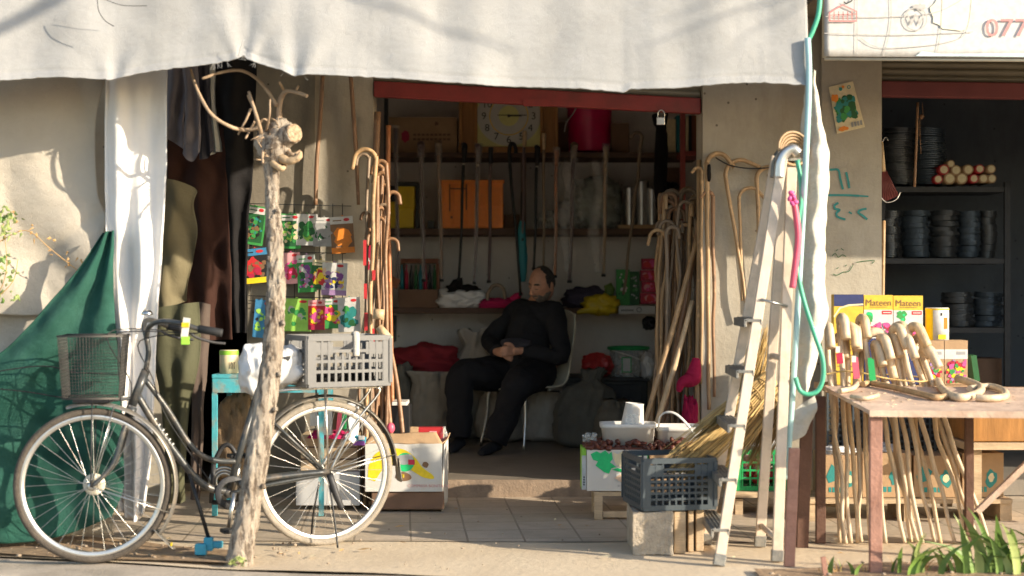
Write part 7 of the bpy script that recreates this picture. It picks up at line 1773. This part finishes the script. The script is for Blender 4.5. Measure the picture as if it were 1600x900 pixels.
# seed boxes behind the canes
SB = 8.3
st = thing('display_stand', 'dark grey plastic lattice stand behind the peeled canes', 'stand', P(1400, 705, SB))
b = MB(); b.bxp(1290, 602, 1515, 612, SB, .32); b.build('top_board', 'card', st)
b = MB()
for k in range(10): b.bxp(1292, 616 + k * 9, 1470, 619 + k * 9, SB + .01, .008)
for k in range(22): b.bxp(1292 + k * 8, 614, 1295 + k * 8, 706, SB + .004, .008)
b.build('lattice', 'p_slate', st)
for x in (1290, 1472): b = MB(); b.bxp(x, 612, x + 16, 792, SB + .04, .04); b.build('post', 'plank', st)
b = MB(); b.bxp(1290, 612, 1490, 705, SB + .14, .02); b.build('back_board', 'p_black', st)
def mat_box(x0, x1, y0, y1, kind, label, txt=True, d=SB):
    t_ = carton('seed_box', x0, y0, x1, y1, d, .07, 'ink_gold', label, 'seed box', 'seed boxes behind the peeled canes', extra=lambda b, f, w_, h: draw(b, f, w_, h), mats=inks('white', 'brown', 'red', 'green', 'crimson', 'pink', 'navy', 'cream', 'vivid'))
    return t_
def draw(b, f, w_, h): pass
def mk(kind):
    def fn(b, f, w_, h):
        if kind == 0:
            b.mi = 7; b.rect(f, 0, h * .87, w_, h, .001)
            b.mi = 8; b.stroke(f, [(0, h * .75), (w_ * .2, h * .85), (w_ * .5, h * .88), (w_, h * .89)], h * .02, .0018)
            b.mi = 2
            for k in range(9): b.rect(f, w_ * .12, h * (.62 - k * .06), w_ * (.85 - .1 * (k % 3)), h * (.63 - k * .06), .001)
        else:
            b.mi = 1; b.rect(f, w_ * .0, h * .06, w_, h * .68, .001)
            b.mi = 2; b.text(f, 'Mateen', w_ * .5, h * .77, h * .20, .002, 'CENTER', sx=.95); b.rect(f, w_ * .2, h * .735, w_ * .8, h * .745, .002)
            b.mi = 3; b.rect(f, w_ * .62, h * .58, w_ * .96, h * .66, .002); b.mi = 1; b.rect(f, w_ * .66, h * .61, w_ * .92, h * .63, .0028)
            if kind == 1: b.art(f, w_ * .0, h * .35, w_ * .34, h * .66, 9, w_ * .12, [4, 9], 3, .002); b.art(f, w_ * .05, h * .08, w_ * .98, h * .44, 30, w_ * .09, [5, 5, 6], 5, .003)
            else: b.art(f, w_ * .05, h * .4, w_ * .6, h * .68, 10, w_ * .09, [4, 9, 4], 6, .002); b.art(f, w_ * .1, h * .06, w_ * .9, h * .38, 16, w_ * .16, [5, 6, 6], 7, .003)
            b.mi = 7; b.rect(f, 0, 0, w_, h * .06, .002)
    return fn
draw = mk(0); mat_box(1303, 1349, 460, 601, 0, 'mustard yellow seed box with navy top, its back showing')
draw = mk(1); mat_box(1350, 1395, 461, 601 - 68, 1, 'yellow seed box picturing dark red radishes')
draw = mk(2); mat_box(1396, 1442, 462, 601 - 68, 2, 'yellow seed box picturing round pink beets beside the tin')
carton('box_riser', 1350, 534, 1437, 601, SB + .002, .09, 'ink_navy', 'navy box raising the two radish seed boxes', 'box')
b = MB(); c = P(1464, 531, SB + .07); b.lathe(c, [(.062, 0), (.062, .168), (.058, .172)], n=32); b.mi = 1; b.lathe(c, [(.0626, .16), (.0626, .168)], n=32, caps=False)
f = Face(c + V((0, -.0625, 0)), (1, 0, 0), (0, 0, 1)); b.mi = 1; b.rect(f, -.058, .0, -.03, .168, -.018) if False else None
b.mi = 2; b.rect(f, .006, .06, .04, .12, -.004); b.mi = 3; b.rect(f, .003, .13, .012, .145, .001); b.mi = 1; b.rect(f, -.01, .005, .03, .03, .001); b.mi = 4
for k in range(3): b.rect(f, .018, .130 + k * .007, .036, .133 + k * .007, -.003)
# yellow band on the shaded side of the tin
b.mi = 1; n0 = 9
for i in range(n0):
    a0, a1 = R_(182 + i * 6), R_(188 + i * 6); b.face(b.verts([c + V((.0628 * math.cos(a), .0628 * math.sin(a), z)) for a, z in ((a0, .0), (a1, .0), (a1, .168), (a0, .168))]))
tag(b.build('tin_can', inks('white', 'yellow', 'orange', 'black', 'fadegrey')), 'white and yellow seed tin with carrot picture', 'tin')
def fl(sd):
    def fn(b, f, w_, h): b.mi = 1; b.rect(f, 0, h * .58, w_, h * .80, .001); b.mi = 0; b.rect(f, 0, h * .8, w_, h, .001); b.mi = 8; b.rect(f, w_ * .5, h * .68, w_ * .9, h * .75, .002); b.art(f, w_ * .02, h * .02, w_ * .98, h * .6, 40, w_ * .11, [2, 3, 4, 5, 6, 7], sd, .002)
    return fn
for i, (x0, x1, lab) in enumerate(((1436, 1475, 'flower seed box with red and blue blooms under the tin'), (1476, 1512, 'flower seed box with mixed pink blooms at the stand end'))):
    carton('seed_box', x0, 532, x1, 601, SB, .12, 'card', lab, 'seed box', 'flower seed boxes', extra=fl(40 + i), mats=inks('white', 'red', 'pink', 'violet', 'yellow', 'green', 'crimson', 'grey'))
b = MB(); b.box(P(1520, 575, SB + .1), (.03, .1, .14), Matrix.Rotation(R_(-8), 3, 'Y')); tag(b.build('green_packet', 'ink_dkgreen'), 'dark green packet leaning at the end of the flower boxes', 'packet')

# low pallet with cartons beneath the table
pl = thing('pallet', 'low pale pallet carrying the cartons under the table', 'pallet', P(1420, 800, 8.1))
x0, x1 = X(1262, 8.05), X(1580, 8.05); zt = Z(779, 8.05)
b = MB()
for k in range(4): b.box(((x0 + x1) / 2, 8.07 + k * .1, zt - .012), (x1 - x0, .085, .022))
b.build('deck', 'plank', pl)
for x in (x0 + .03, (x0 + x1) / 2, x1 - .03): b = MB(); b.box((x, 8.22, zt / 2 - .012), (.06, .36, zt - .026)); b.build('bearer', 'plank', pl)
def pr_(sd):
    def fn(b, f, w_, h):
        b.mi = 1; b.poly(f, [(w_ * a, h * c) for a, c in ((.05, .5), (.2, .8), (.4, .62), (.3, .4), (.12, .34))], .0015)
        b.disc(f, w_ * .7, h * .45, w_ * .14, h * .2, .0015, 14, .25); b.mi = 2; b.disc(f, w_ * .7, h * .45, w_ * .07, h * .1, .0025, 12, .2); b.mi = 1
        for k in range(5): b.rect(f, w_ * (.12 + k * .1), h * .12, w_ * (.19 + k * .1), h * .24, .0015)
        b.mi = 0; b.rect(f, w_ * .3, h * .86, w_ * .6, h * .93, .001)
    return fn
for i, (x0_, x1_, lab) in enumerate(((1288, 1345, 'tan carton with green print at the near end of the pallet'), (1348, 1424, 'tan carton with round green print behind the red table leg'), (1428, 1500, 'tan carton with green print behind the slanting canes'), (1504, 1568, 'darker carton with green print in the table shade'))):
    carton('carton', x0_, 712 - i % 2 * 4, x1_, 777, 8.08, .3, 'card', lab, 'carton', 'cartons on the low pallet', extra=pr_(i), mats=inks('teal', 'cream'))
b = MB(); b.sack(P(1312, 705, 8.2), (.1, .08, .03), 5, .4, 3); tag(b.build('plastic_bag', 'whitebag'), 'white plastic bag on the nearest tan carton', 'bag')
b = MB(); b.sack(P(1378, 702, 8.2), (.07, .08, .035), 6, .4, 3); tag(b.build('plastic_bag', 'greybag'), 'grey plastic bag on the round print carton', 'bag')
t = thing('wooden_chest', 'reddish brown wooden chest at the table end', 'chest', P(1560, 705, 7.9))
b = MB(); b.bxp(1512, 612, 1660, 690, 7.9, .4); b.build('body', 'clockwood', t, bevel=.004)
b = MB(); b.bxp(1508, 692, 1664, 703, 7.88, .44); b.build('base_board', 'plank', t)
for x in (1522, 1640): b = MB(); b.bxp(x, 703, x + 12, 800, 7.92, .05); b.build('leg', 'plank', t)

# ------------------------------------------------------------------ next shop: rack with wire coils, rolls, brush
rk_ = thing('steel_rack', 'dark steel rack of wire coils in the next shop', 'rack', P(1480, 700, 10.6))
RD = 10.7
for y in (292, 404, 512, 610):
    b = MB(); b.bxp(1374, y, 1572, y + 8, RD, .45); b.build('shelf_board', 'darkiron', rk_)
for x in (1570, 1374):
    for dd in (0, .44): b = MB(); b.bxp(x, 284 if dd else 292, x + 9, 706, RD - .01 + dd, .03); b.build('upright', 'darkiron', rk_)
pc = MB(); 
for k in range(7): pc.ring((0, 0, .004 + .008 * (k % 4)), (0, 0, 1), .073 + .003 * ((k * 3) % 4) - .005 * (k // 4), .0042, 28, 6)
proto = pc.build('wire_coil', 'wire'); proto.location = (0, 0, 0); proto_used = False
pcb = MB()
for k in range(7): pcb.ring((0, 0, .004 + .008 * (k % 4)), (0, 0, 1), .073 + .003 * ((k * 3) % 4) - .005 * (k // 4), .0042, 28, 6)
protob = pcb.build('wire_coil', 'wireblue'); usedb = False
stacks = [(1402, 290, 8, 1.35, 0, 'pale grey wire coil in the tall stack on the top rack shelf'), (1451, 290, 7, 1.35, 1, 'bluish wire coil in the stack beside the white tipped rolls'), (1390, 403, 6, .85, 0, 'grey wire coil in the stack nearest the pillar on the middle shelf'), (1430, 403, 8, 1.15, 1, 'dark wire coil in the second stack from the pillar, middle shelf'),
          (1474, 403, 9, 1.2, 0, 'grey wire coil in the tallest stack of the middle shelf'), (1514, 403, 8, .95, 1, 'bluish wire coil in the fourth stack of the middle shelf'), (1543, 403, 7, .7, 0, 'small wire coil in the stack at the rack upright'), (1496, 511, 6, 1.3, 0, 'grey wire coil in the wide stack on the lower shelf'), (1544, 511, 6, 1.2, 1, 'bluish wire coil in the end stack on the lower shelf')]
for px, py, n, s_, kd, lab in stacks:
    base = P(px, py, RD + .2); hgt = {292: 85}.get(py, 80)
    rn = random.Random(px)
    for k in range(n):
        src = protob if kd else proto
        if kd and not usedb: o = src; usedb = True
        elif not kd and not proto_used: o = src; proto_used = True
        else: o = src.copy(); COL.objects.link(o)
        h_ = (90 if py == 290 else 74 if py == 403 else 55) * RD / F / n
        o.location = base + V((rn.uniform(-.01, .01), rn.uniform(-.01, .01), .003 + k * h_)); o.scale = (s_, s_, h_ / .032); o.rotation_euler = (rn.uniform(-.06, .06), rn.uniform(-.06, .06), rn.uniform(0, 6))
        tag(o, lab, 'wire coil', 'stacked wire coils in the next shop')
for i, (x, y, r) in enumerate(((1466, 280, 7), (1484, 279, 9), (1503, 279, 9), (1522, 279, 7), (1537, 279, 7), (1550, 279, 7), (1475, 265, 8), (1494, 266, 8), (1513, 265, 8), (1531, 264, 7), (1549, 264, 7), (1486, 256, 6))):
    b = MB(); rr = r * RD / F; c = P(x, y, RD + .02); b.lathe(c, [(rr, 0), (rr, .3)], (0, 1, 0), 16); b.mi = 1; b.lathe(c - V((0, .003, 0)), [(rr * .75, 0), (rr * .75, .0028)], (0, 1, 0), 16)
    tag(b.build('paper_roll', ['card', 'ink_cream'] if i % 3 else ['p_red', 'ink_cream']), ('red' if i % 3 == 0 else 'tan') + ' roll seen end on among the pile on the rack top', 'roll', 'rolls piled on the rack top')
t = thing('hand_brush', 'red bristled hand brush hanging at the pillar edge', 'brush', P(1390, 315, 9.3))
b = MB(); b.tube([P(1378, 222, 9.3), P(1381, 268, 9.3)], [.008, .012], 8); b.build('handle', 'cane_pale', t)
b = MB()
for i in range(26): f_ = i / 25; b.tube([P(1380 + f_ * 4, 266, 9.3), P(1372 + f_ * 32, 300 + 14 * (1 - abs(f_ - .4)), 9.29 + .02 * (i % 3))], .0035, 5)
b.build('bristles', 'darkred', t)
b = MB(); b.tube(smooth([P(1374, 305, 9.28), P(1385, 316, 9.27), P(1400, 312, 9.27), P(1407, 300, 9.28)], 5), .003, 6); b.tube(smooth([P(1378, 224, 9.3), P(1384, 214, 9.3), P(1388, 220, 9.3)], 4), .002, 5); b.build('wire_loop', 'alu', t)
stick([P(1381, 345, 9.35), P(1379, 470, 9.3), V((X(1376, 9.25), 9.3, .104))], .011, 'cane', 'upright cane standing in the next doorway', 'sticks in the next doorway')
stick([P(1434, 160, 9.4), P(1432, 220, 9.4), P(1429, 292, 9.4)], .008, 'cane_brown', 'thin brown stick hanging under the dark red bar', 'sticks in the next doorway')
b = MB(); b.tube(smooth([P(1441, 160, 9.4), P(1442, 185, 9.4), P(1437, 190, 9.4), P(1439, 240, 9.4)], 4), .002, 5); b.ball(P(1440, 182, 9.4), .014, None, 8, 6); tag(b.build('knotted_string', 'cane_brown'), 'knotted string hanging beside the thin brown stick', 'string')
for i, (x0_, x1_, y0_) in enumerate(((1380, 1440, 556), (1444, 1500, 568), (1520, 1566, 560))): carton('dark_carton', x0_, y0_, x1_, 609, RD + .1, .25, 'card_dark', ('dark carton low on the rack nearest the pillar', 'dark carton low on the rack behind the seed tin', 'dark carton low on the rack beside its outer upright')[i], 'carton')

# ------------------------------------------------------------------ blades of grass at the kerb, right
def blades(name, spots, label, seed, m='leaf', L=(.12, .28)):
    rn = random.Random(seed); b = MB(); b.sm = True
    for (cx, cy, n, s_) in spots:
        for i in range(n):
            p = V((cx + rn.gauss(0, .03 * s_), cy + rn.gauss(0, .02 * s_), .0)); l = rn.uniform(*L) * s_; a = rn.uniform(-1.2, 1.2); lean = rn.uniform(.35, 1.3)
            dr = V((math.sin(a), -.3 + rn.uniform(-.3, .3), 0)); side = V((math.cos(rn.uniform(-.7, .7)), math.sin(rn.uniform(-.7, .7)), 0)); w_ = (rn.uniform(.012, .026) if m == 'leaf' else rn.uniform(.004, .007)) * s_
            b.mi = 0 if rn.random() < .75 else 1; prev = None
            for k in range(7):
                f_ = k / 6; c = p + V((0, 0, 1)) * l * (f_ - .35 * lean * f_ * f_) + dr * l * lean * f_ * f_; ww = w_ * (1 - f_ ** 1.6) * (.6 + f_ * .8 if f_ < .5 else 1) + .0004
                cur = b.verts([c - side * ww, c + V((0, .3 * ww, -.5 * ww)), c + side * ww])
                if prev: b.face([prev[0], prev[1], cur[1], cur[0]]); b.face([prev[1], prev[2], cur[2], cur[1]])
                prev = cur
    return tag(b.build(name, [m, 'leaf_pale'], None, recalc=False), label, 'grass', kind='stuff')
blades('grass', [(X(x, 6.55), 6.55, n, s_) for x, n, s_ in ((1395, 2, .8), (1428, 5, 1.0), (1440, 4, 1.1), (1478, 3, .8), (1500, 4, 1.2), (1530, 5, 1.1), (1552, 7, 1.3), (1572, 7, 1.3), (1598, 5, 1.15), (1300, 2, .6), (1335, 2, .5), (1640, 8, 1.2))], 'broad green grass blades sprouting at the kerb beneath the table', 3)
blades('grass', [(X(x, 6.6), 6.6, n, s_) for x, n, s_ in ((1405, 9, .5), (1440, 14, .6), (1475, 9, .5), (1515, 14, .6), (1545, 16, .6), (1580, 18, .7), (1610, 14, .6), (1312, 6, .4), (1290, 6, .4), (1345, 5, .35))], 'thin half dry grass tufts between the broad blades at the kerb', 8, 'leaf_dry', (.10, .22))
b = MB(); b.bar(P(1292, 900, 6.52) - V((0, 0, .03)), P(1286, 870, 6.52), .02, .015, V((0, 1, 0))); tag(b.build('wooden_peg', 'rust'), 'small reddish peg stuck in the verge by the kerb', 'peg')
